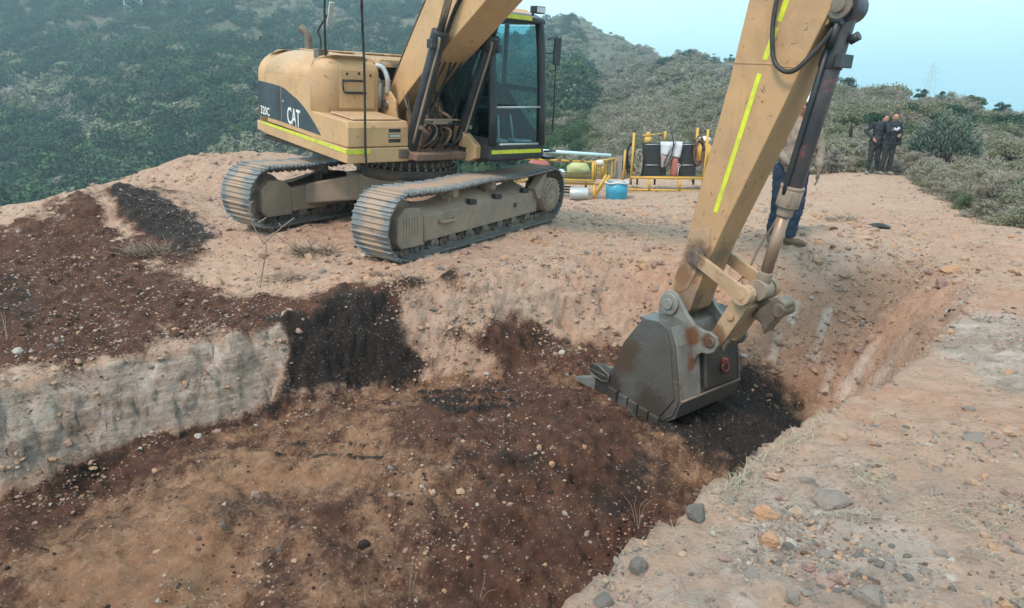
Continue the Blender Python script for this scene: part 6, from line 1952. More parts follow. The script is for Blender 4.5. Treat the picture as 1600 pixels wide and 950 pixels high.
def person(label, loc, yaw, J, top_mat, leg_mat, shoe_mat, H=1.72, helmet=False, glove=False, bag=False, build=1.0, lean=0.0):
    t = empty('person', loc, yaw, label=label, cat='person')
    f = H / 1.75
    t.scale = (f, f, f)
    V = {k: Vector(v) for k, v in J.items()}
    for k_, v_ in V.items():
        if k_ != 'face' and not k_.startswith('hand'): v_.x -= lean * v_.z
    b = build
    body = MB()
    hc = V['head']; fd = Vector(J.get('face', (0, -1, 0))).normalized()
    limb(body, [V['pelvis'], V['waist'], V['chest']], [.125 * b, .11 * b, .13 * b])
    body.tube([V['chest'], V['neck'], hc + Vector((0, 0, -.05))], [.06, .055, .052], 12)
    body.sphere(hc, .098, 20, 14, (.80, .98, 1.18))
    body.sphere(hc + Vector((0, 0, -.055)) + fd * .028, .062, 14, 10, (.9, .95, .85))
    side_ = Vector((-fd.y, fd.x, 0))
    body.tube([hc + fd * .085 + Vector((0, 0, .012)), hc + fd * .112 + Vector((0, 0, -.022))], [.010, .016], 8)
    for s_ in (-1, 1):
        body.sphere(hc + side_ * s_ * .080 + Vector((0, 0, -.01)), .022, 8, 6, (.55, .8, 1.2))
        hipn, kn, an, to = ('hip_l', 'knee_l', 'ankle_l', 'toe_l') if s_ > 0 else ('hip_r', 'knee_r', 'ankle_r', 'toe_r')
        sh, el, wr = ('sh_l', 'el_l', 'wr_l') if s_ > 0 else ('sh_r', 'el_r', 'wr_r')
        limb(body, [V[hipn], V[kn], V[an]], [.078, .052, .036])
        limb(body, [V[an], V[to]], [.034, .028])
        limb(body, [V[sh], V[el], V[wr]], [.048, .038, .026])
        if not glove:
            hand(body, V[wr], V[wr] - V[el] + Vector(J.get('hand_' + wr[-1], (0, 0, 0))), s_, fd if abs((V[wr] - V[el]).normalized().dot(fd)) < .8 else Vector((0, 0, 1)))
    blobmesh('body', body, 'skin', t, .0085, 2)
    if glove:
        for s_, el, wr in ((1, 'el_l', 'wr_l'), (-1, 'el_r', 'wr_r')):
            m = MB(); hand(m, V[wr], V[wr] - V[el], s_, fd, 1.12, .35); m.tube([V[wr] + (V[el] - V[wr]).normalized() * .04, V[wr] + (V[wr] - V[el]).normalized() * .02], [.034, .03], 10)
            blobmesh('glove', m, 'glove', t, .0065, 1)
    for s_ in (-1, 1):
        m = MB(); m.sphere(hc + fd * .083 + side_ * s_ * .032 + Vector((0, 0, .012)), .012, 8, 6); part(m, 'eye', 'hair', t)
    m = MB(); m.tube([hc + fd * .088 - side_ * .022 + Vector((0, 0, -.055)), hc + fd * .093 + Vector((0, 0, -.056)), hc + fd * .088 + side_ * .022 + Vector((0, 0, -.055))], .005, 5); part(m, 'mouth', 'red_bag', t)
    hr_ = MB(); hr_.sphere(hc - fd * .014 + Vector((0, 0, .028)), .103, 18, 12, (.83, 1.0, 1.12))
    # hair stops at the brow and the ears
    hr_.v = [tuple(Vector(p) if (Vector(p) - hc).dot(fd) < .045 or p[2] > hc.z + .062 else Vector(p) - fd * max(0, (Vector(p) - hc).dot(fd) - .045)) for p in hr_.v]
    hr_.v = [(p[0], p[1], max(p[2], hc.z - .03)) for p in hr_.v]
    part(hr_, 'hair', 'hair', t)
    if helmet:
        m = MB(); m.sphere(hc + Vector((0, 0, .055)), .128, 24, 14, (.90, 1.08, 1.0)); m.v = [(p[0], p[1], max(p[2], hc.z + .045)) for p in m.v]
        he = part(m, 'helmet', 'helmet', t)
        m = MB(); m.cyl(hc + Vector((0, 0, .040)) + fd * .05, hc + Vector((0, 0, .052)) + fd * .03, .135, .13, 26); part(m, 'brim', 'helmet', he)
        m = MB(); m.tube([hc + fd * .13 + Vector((0, 0, .08)), hc + fd * .09 + Vector((0, 0, .155)), hc + Vector((0, 0, .185)), hc - fd * .09 + Vector((0, 0, .155))], .010, 6); part(m, 'ridge', 'helmet', he)
    jk = MB()
    limb(jk, [V['pelvis'] + Vector((0, 0, .03)), V['waist'], V['chest'], V['chest'] + Vector((0, 0, .06))], [.148 * b, .135 * b, .155 * b, .12 * b], 18)
    jk.cyl(V['pelvis'] + Vector((0, 0, -.07)), V['pelvis'] + Vector((0, 0, .05)), .158 * b, .15 * b, 18)
    jk.tube([V['sh_l'] , V['chest'] + Vector((0, 0, .10)), V['sh_r']], [.068, .08, .068], 12)
    jk.tube([V['chest'] + Vector((0, 0, .05)), V['neck'] + Vector((0, 0, .0))], [.10, .068], 14)
    for sh, el, wr in (('sh_l', 'el_l', 'wr_l'), ('sh_r', 'el_r', 'wr_r')):
        w2 = V[wr] + (V[el] - V[wr]) * .06
        limb(jk, [V[sh], V[sh].lerp(V[el], .5), V[el], V[el].lerp(w2, .5), w2], [.072, .062, .055, .050, .042])
    jo = blobmesh('shirt', jk, top_mat, t, .012, 2)
    tr_ = MB()
    limb(tr_, [V['pelvis'] + Vector((0, 0, .02)), V['pelvis'] + Vector((0, 0, -.06))], [.14 * b, .145 * b], 18)
    for hipn, kn, an in (('hip_l', 'knee_l', 'ankle_l'), ('hip_r', 'knee_r', 'ankle_r')):
        a2 = V[an] + Vector((0, 0, .03))
        limb(tr_, [V[hipn], V[hipn].lerp(V[kn], .5), V[kn], V[kn].lerp(a2, .5), a2], [.108 * b, .090, .070, .070, .062])
    blobmesh('trousers', tr_, leg_mat, t, .012, 2)
    for an, to in (('ankle_l', 'toe_l'), ('ankle_r', 'toe_r')):
        m = MB(); d = (V[to] - V[an]); d.z = 0; d.normalize()
        g_ = Vector((V[an].x, V[an].y, .0))
        limb(m, [V[an] + Vector((0, 0, .05)), V[an]], [.058, .055]); limb(m, [g_ - d * .03 + Vector((0, 0, .045)), g_ + d * .10 + Vector((0, 0, .045)), g_ + d * .17 + Vector((0, 0, .036))], [.046, .046, .036])
        m.tube([g_ - d * .07 + Vector((0, 0, .014)), g_ + d * .20 + Vector((0, 0, .014))], .03, 8)
        m.v = [(p[0], p[1], max(p[2], 0.0)) for p in m.v]
        blobmesh('boot', m, shoe_mat, t, .009, 1)
    m = MB(); m.cyl(V['pelvis'] + Vector((0, 0, .045)), V['pelvis'] + Vector((0, 0, .085)), .152 * b, n=24); part(m, 'belt', 'boot' if helmet else 'rubber', t)
    if bag:
        m = MB(); p = V['hip_l'] + Vector((.13, .0, .06)); m.box(tuple(p + Vector((-.05, -.12, -.12))), tuple(p + Vector((.06, .10, .10)))); part(m, 'hip_bag', 'navy', t, .03, 3)
    return t

KW = Loc(1237, 389, 9.03)
person('worker in white helmet, beige shirt and blue jeans, mostly behind the digging arm', (KW.loc[0], KW.loc[1], gh(KW.loc[0], KW.loc[1])), 0,
       dict(pelvis=(-.11, 0, .95), waist=(-.09, 0, 1.12), chest=(-.06, 0, 1.34), neck=(-.05, -.01, 1.50), head=(-.025, -.03, 1.64), face=(-.5, -.86, 0),
            hip_l=(.0, 0, .90), knee_l=(.02, -.03, .50), ankle_l=(-.03, .02, .09), toe_l=(.13, -.09, .04),
            hip_r=(-.21, 0, .90), knee_r=(-.24, -.02, .50), ankle_r=(-.25, .05, .09), toe_r=(-.27, -.12, .04),
            sh_l=(.13, 0, 1.41), el_l=(.225, .0, 1.13), wr_l=(.205, -.05, .90),
            sh_r=(-.24, -.02, 1.41), el_r=(-.29, -.04, 1.13), wr_r=(-.22, -.20, 1.0)),
       'beige_shirt', 'jeans', 'boot', 1.77, helmet=True, glove=True)
KA = Loc(1366, 273, 21.4); 
zA = KA.loc[2]
pa = person('left man in dark clothes with hand on hip, leaning toward his companion', KA.loc, 0,
       dict(pelvis=(.04, 0, .93), waist=(.09, 0, 1.08), chest=(.15, -.01, 1.30), neck=(.23, -.03, 1.45), head=(.27, -.06, 1.565), face=(.25, -.95, -.15),
            hip_l=(.13, 0, .89), knee_l=(.07, -.03, .49), ankle_l=(.10, .04, .09), toe_l=(.16, -.10, .04),
            hip_r=(-.05, 0, .89), knee_r=(-.13, -.03, .49), ankle_r=(-.22, .02, .09), toe_r=(-.26, -.12, .04),
            sh_l=(.33, -.04, 1.36), el_l=(.42, -.20, 1.15), wr_l=(.30, -.28, 1.22),
            sh_r=(-.03, 0, 1.38), el_r=(-.24, .06, 1.20), wr_r=(-.12, -.12, 1.02), hand_r=(.1, 0, -.1)),
       'navy', 'black_trousers', 'grey_shoe', 1.74, build=1.12, lean=.115)
KB = Loc(1386, 276, 21.2)
pb_ = person('right man in dark clothes with a bag at his hip, holding the other man', KB.loc, 0,
       dict(pelvis=(.06, 0, .93), waist=(.10, 0, 1.08), chest=(.15, 0, 1.32), neck=(.18, -.01, 1.48), head=(.21, -.03, 1.61), face=(-.45, -.9, 0),
            hip_l=(.15, 0, .89), knee_l=(.10, -.02, .49), ankle_l=(.04, .04, .09), toe_l=(.09, -.11, .04),
            hip_r=(-.03, 0, .89), knee_r=(-.10, -.03, .49), ankle_r=(-.20, .05, .09), toe_r=(-.19, -.11, .04),
            sh_l=(.33, .0, 1.40), el_l=(.38, -.02, 1.12), wr_l=(.24, -.22, 1.10),
            sh_r=(.0, -.02, 1.40), el_r=(-.06, -.22, 1.19), wr_r=(-.05, -.32, 1.24)),
       'navy', 'black_trousers', 'grey_shoe', 1.74, bag=True, build=1.12, lean=.125)
for t_, K_ in ((pa, KA), (pb_, KB)):
    t_.location.z = gh(K_.loc[0], K_.loc[1])
m = MB(); m.tube([(.22, -.33, 1.28), (.30, -.36, 1.25), (.36, -.33, 1.30)], [.05, .04, .045], 8)
o = part(m, 'cloth_wad', 'white_cloth', None); o.location = pa.location; tag(o, 'pale folded cloth held between the two men in dark clothes', 'cloth')

# ------------------------------------------------------------------ stones
def stone_mat(name, a, b_):
    m, nt, b = new_mat(name)
    tc = nt.nodes.new("ShaderNodeTexCoord").outputs['Object']
    oi = nt.nodes.new("ShaderNodeObjectInfo")
    c = mix(nt, noise(nt, 2.2, 7, .7, tc), a, b_)
    c = mix(nt, math_(nt, 'MULTIPLY', oi.outputs['Random'], .35), c, tuple(x * .6 for x in a))
    nt.links.new(c, b.inputs['Base Color']); b.inputs['Roughness'].default_value = .95
    b.inputs['Specular IOR Level'].default_value = .2
    bump(nt, b, noise(nt, 9, 8, .72, tc), .5, .05)
    return m
for nm, a, b_ in (('st_tan', (.52, .37, .27), (.36, .24, .17)), ('st_orange', (.55, .34, .22), (.40, .23, .14)), ('st_grey', (.31, .27, .24), (.20, .17, .15)), ('st_slate', (.21, .19, .175), (.125, .115, .105)),
                 ('st_white', (.52, .47, .42), (.38, .33, .29)), ('st_dark', (.05, .038, .034), (.025, .02, .02)), ('st_pink', (.40, .27, .225), (.28, .19, .165)), ('st_brown', (.20, .12, .085), (.11, .065, .045))):
    MAT[nm] = stone_mat(nm.replace('st_', '') + '_stone', a, b_)

def rock_mesh(seed, flat=.7, cuts=7, sub_=2, rough=.10):
    r = np.random.default_rng(seed)
    bm = bmesh.new(); bmesh.ops.create_icosphere(bm, subdivisions=sub_, radius=1)
    co = np.array([v.co[:] for v in bm.verts])
    for _ in range(cuts):
        n = r.normal(size=3); n /= np.linalg.norm(n); d = r.uniform(.5, .85)
        s_ = co @ n
        co = np.where((s_ > d)[:, None], co - (s_ - d)[:, None] * n * .976, co)
    ph = r.uniform(0, 6, 3)
    co *= (1 + rough * (np.sin(co[:, [0]] * 5 + ph[0]) * np.sin(co[:, [1]] * 6 + ph[1]) + .6 * np.sin(co[:, [2]] * 9 + ph[2]))) * r.uniform(.94, 1.06, (len(co), 1))
    co[:, 2] *= flat
    for v, c in zip(bm.verts, co): v.co = c
    me = bpy.data.meshes.new('rock'); bm.to_mesh(me); bm.free()
    me.polygons.foreach_set('use_smooth', [False] * len(me.polygons))
    return me

ROCKS = [  # u, v (centre), width px, height px, stone, label
    (1197, 802, 44, 34, 'orange', 'pale orange angular rock, largest orange one on the gravel ledge'),
    (1202, 841, 40, 24, 'orange', 'pale orange flat-topped rock just in front of the largest orange rock'),
    (1226, 811, 12, 18, 'tan', 'small upright tan stone touching the right of the largest orange rock'),
    (1243, 803, 26, 18, 'tan', 'tan stone right of the small upright stone'),
    (1087, 803, 42, 38, 'slate', 'dark grey boulder on the very lip of the pit'),
    (1304, 783, 66, 36, 'grey', 'long low grey brown rock half buried behind the orange rocks'),
    (997, 893, 38, 30, 'slate', 'smooth dark slate oval stone near the pit lip at the bottom'),
    (1262, 888, 26, 20, 'pink', 'pinkish grey stone between the slate oval and the bottom right rock'),
    (1307, 907, 34, 22, 'pink', 'reddish rounded stone near the bottom edge'),
    (1357, 933, 60, 34, 'grey', 'big flat grey rock cut close to the bottom edge'),
    (1236, 937, 36, 26, 'grey', 'grey angular rock at the bottom edge left of the big flat rock'),
    (943, 943, 36, 22, 'slate', 'dark stone at the bottom left corner of the ledge'),
    (1133, 876, 26, 12, 'pink', 'flat brown stone right of the slate oval'),
    (1176, 898, 30, 14, 'grey', 'flat grey stone lying in straw below the orange rocks'),
    (1290, 865, 36, 16, 'grey', 'flat pale grey stone under the long half-buried rock'),
    (1207, 744, 28, 14, 'tan', 'low tan stone near the lip above the grey boulder'),
    (1262, 752, 26, 14, 'grey', 'grey stone above the long half-buried rock'),
    (1313, 684, 34, 12, 'tan', 'flat tan stone on the bare upper ledge, left of its neighbour'),
    (1363, 692, 24, 16, 'tan', 'rounded tan stone on the bare upper ledge'),
    (1524, 688, 40, 16, 'grey', 'flat grey slab in the stone patch near the right edge'),
    (1578, 676, 28, 20, 'tan', 'tan rock at the right edge beside the grey slab'),
    (1552, 697, 30, 10, 'pink', 'thin pinkish slab below the tan rock at the right edge'),
    (1580, 772, 36, 18, 'pink', 'pinkish rock near the right edge, middle of the ledge'),
    (1517, 757, 24, 12, 'tan', 'small flat tan stone left of the pinkish right edge rock'),
    (1541, 837, 22, 10, 'tan', 'small tan stone alone on the smooth ledge soil'),
    (1575, 855, 20, 10, 'grey', 'small grey stone at the right edge, lower down'),
    (1472, 444, 28, 22, 'pink', 'round boulder on the right rim of the pit'),
    (1484, 421, 34, 20, 'orange', 'long tilted orange slab above the round rim boulder'),
    (1452, 428, 16, 12, 'pink', 'small stone left of the tilted slab on the pit rim'),
    (1497, 440, 18, 12, 'tan', 'small tan stone right of the round rim boulder'),
    (1392, 648, 18, 10, 'tan', 'small tan stone on the orange band of the upper ledge'),
    (1512, 641, 22, 10, 'grey', 'small grey stone on the orange band near the grey swell'),
    (843, 371, 14, 10, 'pink', 'pinkish stone on the slope right of the near crawler track'),
    (838, 379, 12, 8, 'orange', 'small orange stone just under the pinkish stone by the track'),
    (757, 384, 20, 8, 'tan', 'flat tan stone beside the near crawler track'),
    (712, 404, 12, 9, 'tan', 'small round tan stone below the near crawler track'),
    (30, 563, 20, 13, 'white', 'cream white stone on the dark soil at the left edge'),
    (322, 474, 14, 16, 'pink', 'upright pinkish stone on the dark soil above the grey cut'),
    (302, 472, 10, 8, 'tan', 'small tan stone left of the upright pinkish stone'),
    (29, 366, 9, 6, 'white', 'bright white stone near the top of the left spoil heap'),
    (123, 572, 14, 7, 'tan', 'flat pale stone above the left end of the grey cut'),
    (91, 540, 12, 9, 'pink', 'pinkish stone on the dark soil left of centre'),
    (399, 776, 24, 16, 'pink', 'pale brown stone in the rubble patch on the pit floor'),
    (351, 792, 10, 8, 'white', 'small white stone on the pit floor left of the rubble patch'),
    (311, 693, 16, 8, 'white', 'flat white stone on the brown pit slope under the grey cut'),
    (843, 707, 10, 14, 'orange', 'upright orange stone in the dark pit soil'),
    (862, 728, 14, 10, 'orange', 'round orange stone in the dark pit soil'),
    (913, 710, 9, 11, 'orange', 'small orange stone right of the upright orange stone'),
    (883, 806, 11, 8, 'white', 'small white block on the ridge of the pit floor'),
    (857, 679, 7, 9, 'tan', 'small pale pebble below the bucket teeth'),
    (939, 679, 7, 9, 'tan', 'small pale pebble directly under the bucket'),
    (676, 770, 15, 9, 'tan', 'tan stone on the grey patch of the pit floor'),
    (660, 766, 10, 7, 'white', 'white stone left of the tan stone on the grey patch'),
    (746, 797, 9, 8, 'white', 'white stone on the lower part of the grey patch'),
    (570, 858, 26, 16, 'dark', 'dark clod at the lower middle of the pit floor'),
    (575, 868, 14, 10, 'brown', 'brown clod leaning on the dark clod'),
    (437, 862, 12, 11, 'slate', 'grey stone on the tan pit soil below the rubble patch'),
    (349, 824, 14, 11, 'slate', 'dark round stone left on the tan pit soil'),
    (243, 882, 9, 7, 'slate', 'black pebble on the tan pit soil, bottom left'),
    (276, 920, 8, 8, 'slate', 'black pebble below the other black pebble, bottom left'),
    (247, 941, 9, 9, 'white', 'pale pebble at the bottom left edge'),
    (491, 926, 8, 9, 'dark', 'black pebble beside a dry stalk at the bottom'),
    (370, 231, 16, 9, 'pink', 'reddish clod on top of the berm behind the far track'),
    (316, 240, 14, 8, 'tan', 'tan clod on the left shoulder of the berm'),
    (300, 339, 10, 5, 'slate', 'dark stone on the dark patch edge'),
    (340, 365, 20, 10, 'pink', 'flat pinkish rock left of the far crawler track'),
    (1113, 836, 14, 10, 'white', 'small white stone among the straw left of the orange rocks'),
    (1066, 870, 16, 10, 'tan', 'small tan stone among straw above the slate oval'),
    (1010, 852, 16, 9, 'orange', 'small cream orange stone at the pit lip'),
    (1340, 840, 18, 12, 'tan', 'small tan stone at the edge of the straw, right of the orange rocks'),
    (1375, 880, 24, 13, 'slate', 'grey stone in the stony strip near the bottom right'),
    (1418, 902, 20, 12, 'slate', 'dark stone at the right end of the stony strip'),
]
shapes = [rock_mesh(50 + i, [.62, .75, .5, .7, .85, .55, .45, .8][i], 15, 3, .05) for i in range(8)]
base_me = {}
uu = np.array([q[0] for q in ROCKS], float); vv = np.array([q[1] + q[3] * .25 for q in ROCKS], float)
PW = march(uu, vv, True)
PW[:, 2] = surf_z(PW[:, 0], PW[:, 1])
for i, (q, p) in enumerate(zip(ROCKS, PW)):
    u, v, w, h, st, lab = q
    sI = i % 8
    key = (sI, st)
    if key not in base_me:
        me = shapes[sI].copy(); me.materials.clear(); me.materials.append(MAT['st_' + st]); base_me[key] = me
    dep = p[1] * CP - p[2] * SP
    R = w / 2 * dep / F_PX
    flat = [.62, .75, .5, .7, .85, .55, .45, .8][sI]
    Hh = h / 2 * dep / F_PX * 1.15
    o = link_mesh('rock', base_me[key], None)
    o.location = (p[0], p[1], p[2] + Hh * .25)
    o.scale = (R, R * .85, Hh / flat)
    o.rotation_euler = (random.uniform(-.15, .15), random.uniform(-.15, .15), random.uniform(-.5, .5))
    tag(o, lab, 'rock' if 'pebble' not in lab and 'clod' not in lab else ('pebble' if 'pebble' in lab else 'clod'))
# slab of spoil sticking out of the right wall behind the linkage
# pebbles and crumbs by the thousand
def zlook(x, y, F):
    i = np.clip(np.searchsorted(gx, x), 0, len(gx) - 1); j = np.clip(np.searchsorted(gy, y), 0, len(gy) - 1)
    return F[j * len(gx) + i]
r = np.random.default_rng(11)
small = [rock_mesh(200 + i, .7, 5, 1, .05) for i in range(4)]
protos = []
for i, st in enumerate(['st_tan', 'st_orange', 'st_grey', 'st_slate', 'st_white', 'st_dark', 'st_pink', 'st_brown']):
    protos.append(proto(small[i % 4].copy(), MAT[st]))
def wallness(x, y):
    sd, w = rim_fields(x, y)
    g = sd / w
    return ((g > -.05) & (g < 1.15)) * 1.0
def gravel(name, label, n, xr, yr, accept, sizes, probs, seed, cat='gravel', press=.0):
    r = np.random.default_rng(seed)
    x = r.uniform(*xr, n); y = yr[0] + (yr[1] - yr[0]) * r.random(n) ** 1.3
    D, K_, G, O = (zlook(x, y, ZV[c]) for c in 'DKGO'); P_ = zlook(x, y, PITV)
    a = accept(x, y, D, K_, G, O, P_)
    cl = .45 + 1.5 * fbm(x, y, .45, 4, .6, seed * 7)
    keep = (r.random(n) < a * np.clip(cl * 1.3, .05, 1.6)) & (poly_sd(x, y, EDGE) > -1.0)
    x, y, G, D = x[keep], y[keep], G[keep], D[keep]
    s_ = np.exp(r.normal(math.log(sizes[0]), sizes[1], len(x))).clip(.002, sizes[2])
    z = surf_z(x, y)
    sc = np.stack([s_ * r.uniform(.8, 1.4, len(x)), s_ * r.uniform(.7, 1.1, len(x)), s_ * r.uniform(.7, 1.1, len(x))], -1)
    rot = np.stack([r.uniform(-.5, .5, len(x)), r.uniform(-.5, .5, len(x)), r.uniform(0, 6.28, len(x))], -1)
    pr = [proto(p.data, p.data.materials[0]) for p in protos]
    idx = r.choice(8, len(x), p=np.array(probs) / sum(probs))
    scatter(name, np.stack([x, y, z + s_ * press], -1), sc, rot, idx, pr, label=label, cat=cat)
gravel('pit_pebbles', 'pale and dark pebbles scattered through the dark pit soil', 55000, (-6, 3.5), (1.8, 8.8), lambda x, y, D, K, G, O, P: P * (.35 + .65 * D) * (1 - .75 * K) * (1 - .5 * O), (.0062, .5, .024), [.26, .08, .06, .03, .08, .17, .12, .18], 3)
gravel('platform_pebbles', 'pebbles on the dark spoil left of the excavator', 70000, (-11, -.6), (5.5, 13), lambda x, y, D, K, G, O, P: (1 - P) * (.1 + .9 * D) * (1 - .8 * K), (.0075, .5, .032), [.26, .07, .10, .03, .12, .12, .16, .14], 4)
gravel('ledge_gravel', 'grey gravel and stone chips on the near ledge', 110000, (0, 5.5), (1.6, 7.5), lambda x, y, D, K, G, O, P: (1 - P) * (.05 + .95 * G), (.0065, .62, .034), [.22, .04, .32, .16, .08, .0, .14, .04], 5)
gravel('plateau_gravel', 'loose tan stones over the bare soil around the machine', 60000, (-9, 12), (7.5, 23), lambda x, y, D, K, G, O, P: (1 - P) * (1 - D) * .6, (.012, .55, .055), [.44, .16, .12, .01, .05, .0, .19, .03], 6)
gravel('wall_rubble', 'stones and clods bedded in the pit walls', 70000, (-5.5, 5.5), (4, 9.8), lambda x, y, D, K, G, O, P: wallness(x, y) * .9 * (1 - .8 * K), (.010, .55, .05), [.34, .17, .17, .03, .10, .01, .13, .05], 7)

gravel('pit_clods', 'dark and rusty crumbs and clods lying loose in the pit', 13000, (-6, 3.5), (1.8, 8.8), lambda x, y, D, K, G, O, P: P * (.25 + .75 * D) * (1 - .5 * K), (.011, .5, .045), [.08, .06, .0, .0, .0, .37, .07, .45], 13)
gravel('spoil_clods', 'dark crumbs and clods on the spoil left of the excavator', 8000, (-11, -.6), (5.5, 13), lambda x, y, D, K, G, O, P: (1 - P) * (.05 + .95 * D) * (1 - .5 * K), (.012, .5, .05), [.10, .05, .0, .0, .0, .35, .10, .40], 14)
gravel('berm_clods', 'orange and tan lumps on the berm and slopes around the tracks', 16000, (-10, 6), (7.6, 16), lambda x, y, D, K, G, O, P: (1 - P * .3) * (1 - D) * .8, (.022, .55, .10), [.45, .25, .03, .0, .02, .0, .22, .03], 15)

# ------------------------------------------------------------------ straw, weeds and twigs
MAT['straw'] = leaf_mat('dry_straw', (.30, .26, .19), (.44, .39, .30), (.27, .26, .20))
MAT['twig'] = surf('dry_grey_twig', (.24, .19, .15), (.14, .10, .08), .6, 9, .9)
def blades(name, x, y, L, W, seed, flat, mat, **kw):
    r = np.random.default_rng(seed); n = len(x)
    z = surf_z(x, y) + .003
    a = r.uniform(0, 6.28, n); el = flat[0] + (flat[1] - flat[0]) * r.random(n) ** 2
    L = L * r.uniform(.4, 1.2, n); W = W * r.uniform(.7, 1.3, n)
    d = np.stack([np.cos(a) * np.cos(el), np.sin(a) * np.cos(el), np.sin(el)], -1)
    s_ = np.stack([-np.sin(a), np.cos(a), 0 * a], -1) * W[:, None]
    p0 = np.stack([x, y, z], -1)
    bend = np.stack([-np.sin(a), np.cos(a), 0 * a], -1) * (r.normal(size=n) * .18 * L)[:, None]
    p1 = p0 + d * (L * .5)[:, None] + [0, 0, .008] + bend * .3
    p2 = p0 + d * L[:, None] + bend; p2[:, 2] -= np.where(el < .4, .006, 0)
    up_ = np.cross(d, s_ / W[:, None]) * W[:, None] * .8
    V = np.stack([p0 - s_, p0 + s_, p1 - s_ * .8, p1 + s_ * .8, p1 + up_, p2], 1).reshape(-1, 3)
    F = []
    b = np.arange(n)[:, None] * 6
    F = np.concatenate([b + [0, 1, 4], b + [0, 4, 2], b + [1, 3, 4], b + [2, 4, 5], b + [4, 3, 5]])
    me = bpy.data.meshes.new(name)
    me.vertices.add(len(V)); me.vertices.foreach_set('co', V.astype(np.float32).ravel())
    me.loops.add(F.size); me.loops.foreach_set('vertex_index', F.ravel().astype(np.int32))
    me.polygons.add(len(F)); me.polygons.foreach_set('loop_start', (np.arange(len(F)) * 3).astype(np.int32)); me.update(calc_edges=True)
    t = me.attributes.new('tone', 'FLOAT', 'POINT'); t.data.foreach_set('value', np.repeat(r.random(n), 6).astype(np.float32))
    o = link_mesh(name, me, MAT[mat]); tag(o, kind='stuff', **kw)
    return o
r = np.random.default_rng(21)
x = r.uniform(0, 3.2, 60000); y = r.uniform(1.9, 4.4, 60000)
G = zlook(x, y, ZV['G']); P_ = zlook(x, y, PITV)
cl = fbm(x, y, .35, 3, .6, 61)
sdr = rim_fields(x, y)[0]
keep = (G > .3) & (sdr < -.03) & (r.random(60000) < np.clip((cl + .12) * 1.1, 0, 1) * .42) & (x < 1.9 + .2 * y)
blades('straw', x[keep], y[keep], .075, .0011, 22, (.02, .35), 'straw', label='thin dry straw lying over the near gravel ledge', cat='straw')
# fringe along the lip
t_ = r.random(380); seg = np.array([(at_z(u, v, -1.7)[:2]) for u, v in ((1120, 775), (1180, 730), (1240, 690), (1290, 655))])
pp = seg[(t_ * 2.999).astype(int)] * (1 - (t_ * 2.999 % 1))[:, None] + seg[(t_ * 2.999).astype(int) + 1] * (t_ * 2.999 % 1)[:, None] + r.normal(size=(380, 2)) * .035
blades('lip_grass', pp[:, 0], pp[:, 1], .075, .0013, 23, (.3, 1.3), 'straw', label='wispy dry grass along the lip of the pit', cat='grass')
def stalks(label, u, v, h_px, n, seed, spread=.15, mat='straw', wdt=.0022, cat='dry stalk'):
    p = march([u], [v], True)[0]
    s_ = F_PX / (p[1] * CP - p[2] * SP); Hm = h_px / s_
    r = random.Random(seed); m = MB()
    for k in range(n):
        lean = Vector((r.uniform(-1, 1) * spread * Hm, r.uniform(-.5, .5) * spread * Hm, 0))
        hh = Hm * r.uniform(.55, 1)
        pts = spline([(r.uniform(-.01, .01), 0, -.02), lean * .25 + Vector((0, 0, hh * .4)), lean * .6 + Vector((r.uniform(-.02, .02), 0, hh * .8)), lean * 1.2 + Vector((0, 0, hh))], 4)
        m.tube(pts, [wdt * (1 - .6 * i / len(pts)) for i in range(len(pts))], 4)
    o = m.build('dry_stalk', MAT[mat]); o.location = p; tag(o, label, cat)
    tn = o.data.attributes.new('tone', 'FLOAT', 'POINT'); tn.data.foreach_set('value', [.8] * len(o.data.vertices))
for a in [('forked pale dry stalk standing on the pit lip by the ledge', 995, 836, 70, 4, 1, .35), ('tallest pale dry grass stalk at the bottom middle', 640, 946, 98, 3, 2, .12),
          ('thin curved dry stalk at the bottom, left of the tallest stalk', 572, 946, 66, 1, 3, .15), ('dry stalk leaning left at the bottom edge, furthest left', 498, 946, 48, 1, 4, -.5),
          ('dry stalk leaning right at the bottom, right of the tallest stalk', 750, 946, 52, 2, 5, .5), ('thin dry stalk in the dark soil near the left edge', 12, 535, 55, 3, 6, .12),
          ('thin pale stems leaning out of the left soil below the far track', 408, 432, 100, 2, 8, .12)]:
    stalks(*a)
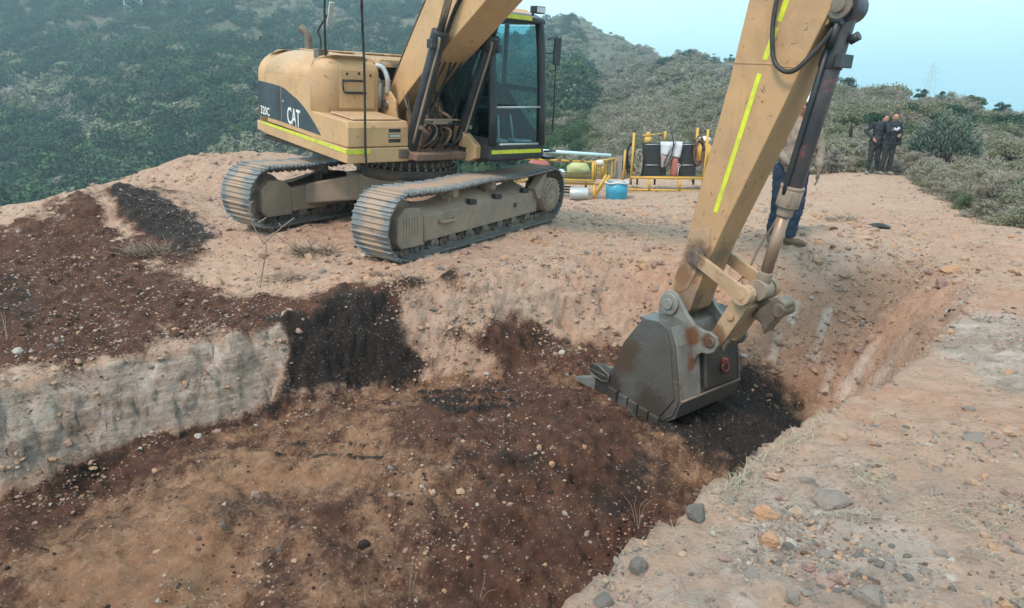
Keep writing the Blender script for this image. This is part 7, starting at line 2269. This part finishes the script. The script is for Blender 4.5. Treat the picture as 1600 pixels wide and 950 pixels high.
def branchy(name, label, cat, u, v, w_px, h_px, n, seed, mat, r0, flat=.35, lift=0.0):
    p = march([u], [v], True)[0]
    s_ = F_PX / (p[1] * CP - p[2] * SP); W, Hm = w_px / s_, h_px / s_
    r = random.Random(seed); m = MB()
    for k in range(n):
        a = Vector((r.uniform(-.4, .4) * W, r.uniform(-.25, .25) * W, r.uniform(0, .2) * Hm))
        d = Vector((r.uniform(-1, 1), r.uniform(-.6, .6), r.uniform(.0, 1.2) * Hm / W * 1.2)).normalized()
        L = W * r.uniform(.2, .5)
        b = a + d * L * .5 + Vector((r.uniform(-.05, .05), r.uniform(-.05, .05), r.uniform(-.03, .05))) * W; c = a + d * L
        c.z = min(c.z, Hm); b.z = max(b.z, 0)
        m.tube([a, b, c], [r0, r0 * .7, r0 * .3], 4)
    o = m.build(name, MAT[mat]); o.location = p; tag(o, label, cat)
    return o
branchy('brushwood', 'tangle of cut grey brush at the foot of the left spoil heap', 'brushwood', 235, 400, 74, 34, 130, 3, 'twig', .006)
branchy('brushwood', 'flattened brown twigs on the soil between the two tracks', 'brushwood', 487, 398, 70, 26, 80, 4, 'twig', .007)
branchy('dry_weed', 'small dry weed clump on the bare soil right of the worker', 'weed', 1315, 345, 60, 14, 60, 5, 'twig', .004)
branchy('dry_weed', 'low dry twigs on the left slope below the far track', 'weed', 450, 435, 80, 12, 40, 6, 'twig', .004)
# forked dead branch propped against the far track
KB2 = Loc(404, 432, 7.9)
m = MB()
for pts, r0 in (([(404, 432), (412, 400), (420, 368), (418, 358)], .007), ([(416, 360), (406, 340), (400, 318), (403, 298)], .007), ([(416, 362), (432, 348), (446, 337), (467, 322)], .007), ([(434, 346), (455, 362), (470, 372)], .007),
                ([(411, 330), (417, 326), (424, 322)], .008), ([(400, 318), (398, 308), (406, 297)], .006), ([(446, 337), (443, 330)], .006)):
    m.tube(spline([KB2(u, v, .0) for u, v in pts], 4), r0, 6)
o = m.build('dead_branch', MAT['twig']); o.location = (KB2.loc[0], KB2.loc[1], gh(KB2.loc[0], KB2.loc[1]) - .02); tag(o, 'forked dead branch standing in front of the far crawler track', 'branch')

# ------------------------------------------------------------------ haze
hz_m = bpy.data.materials.new('haze'); hz_m.use_nodes = True
hn_ = hz_m.node_tree; hn_.nodes.clear()
ho = hn_.nodes.new("ShaderNodeOutputMaterial"); hv = hn_.nodes.new("ShaderNodeVolumePrincipled")
hv.inputs['Color'].default_value = (.66, .88, .98, 1)
hv.inputs['Density'].default_value = .00075
hv.inputs['Anisotropy'].default_value = .2
hn_.links.new(hv.outputs[0], ho.inputs['Volume'])
m = MB(); m.box((-9050, -60, -172), (9050, 9050, 175))
hz_o = m.build('haze', hz_m); tag(hz_o, kind='stuff')
hz_o.display_type = 'WIRE'
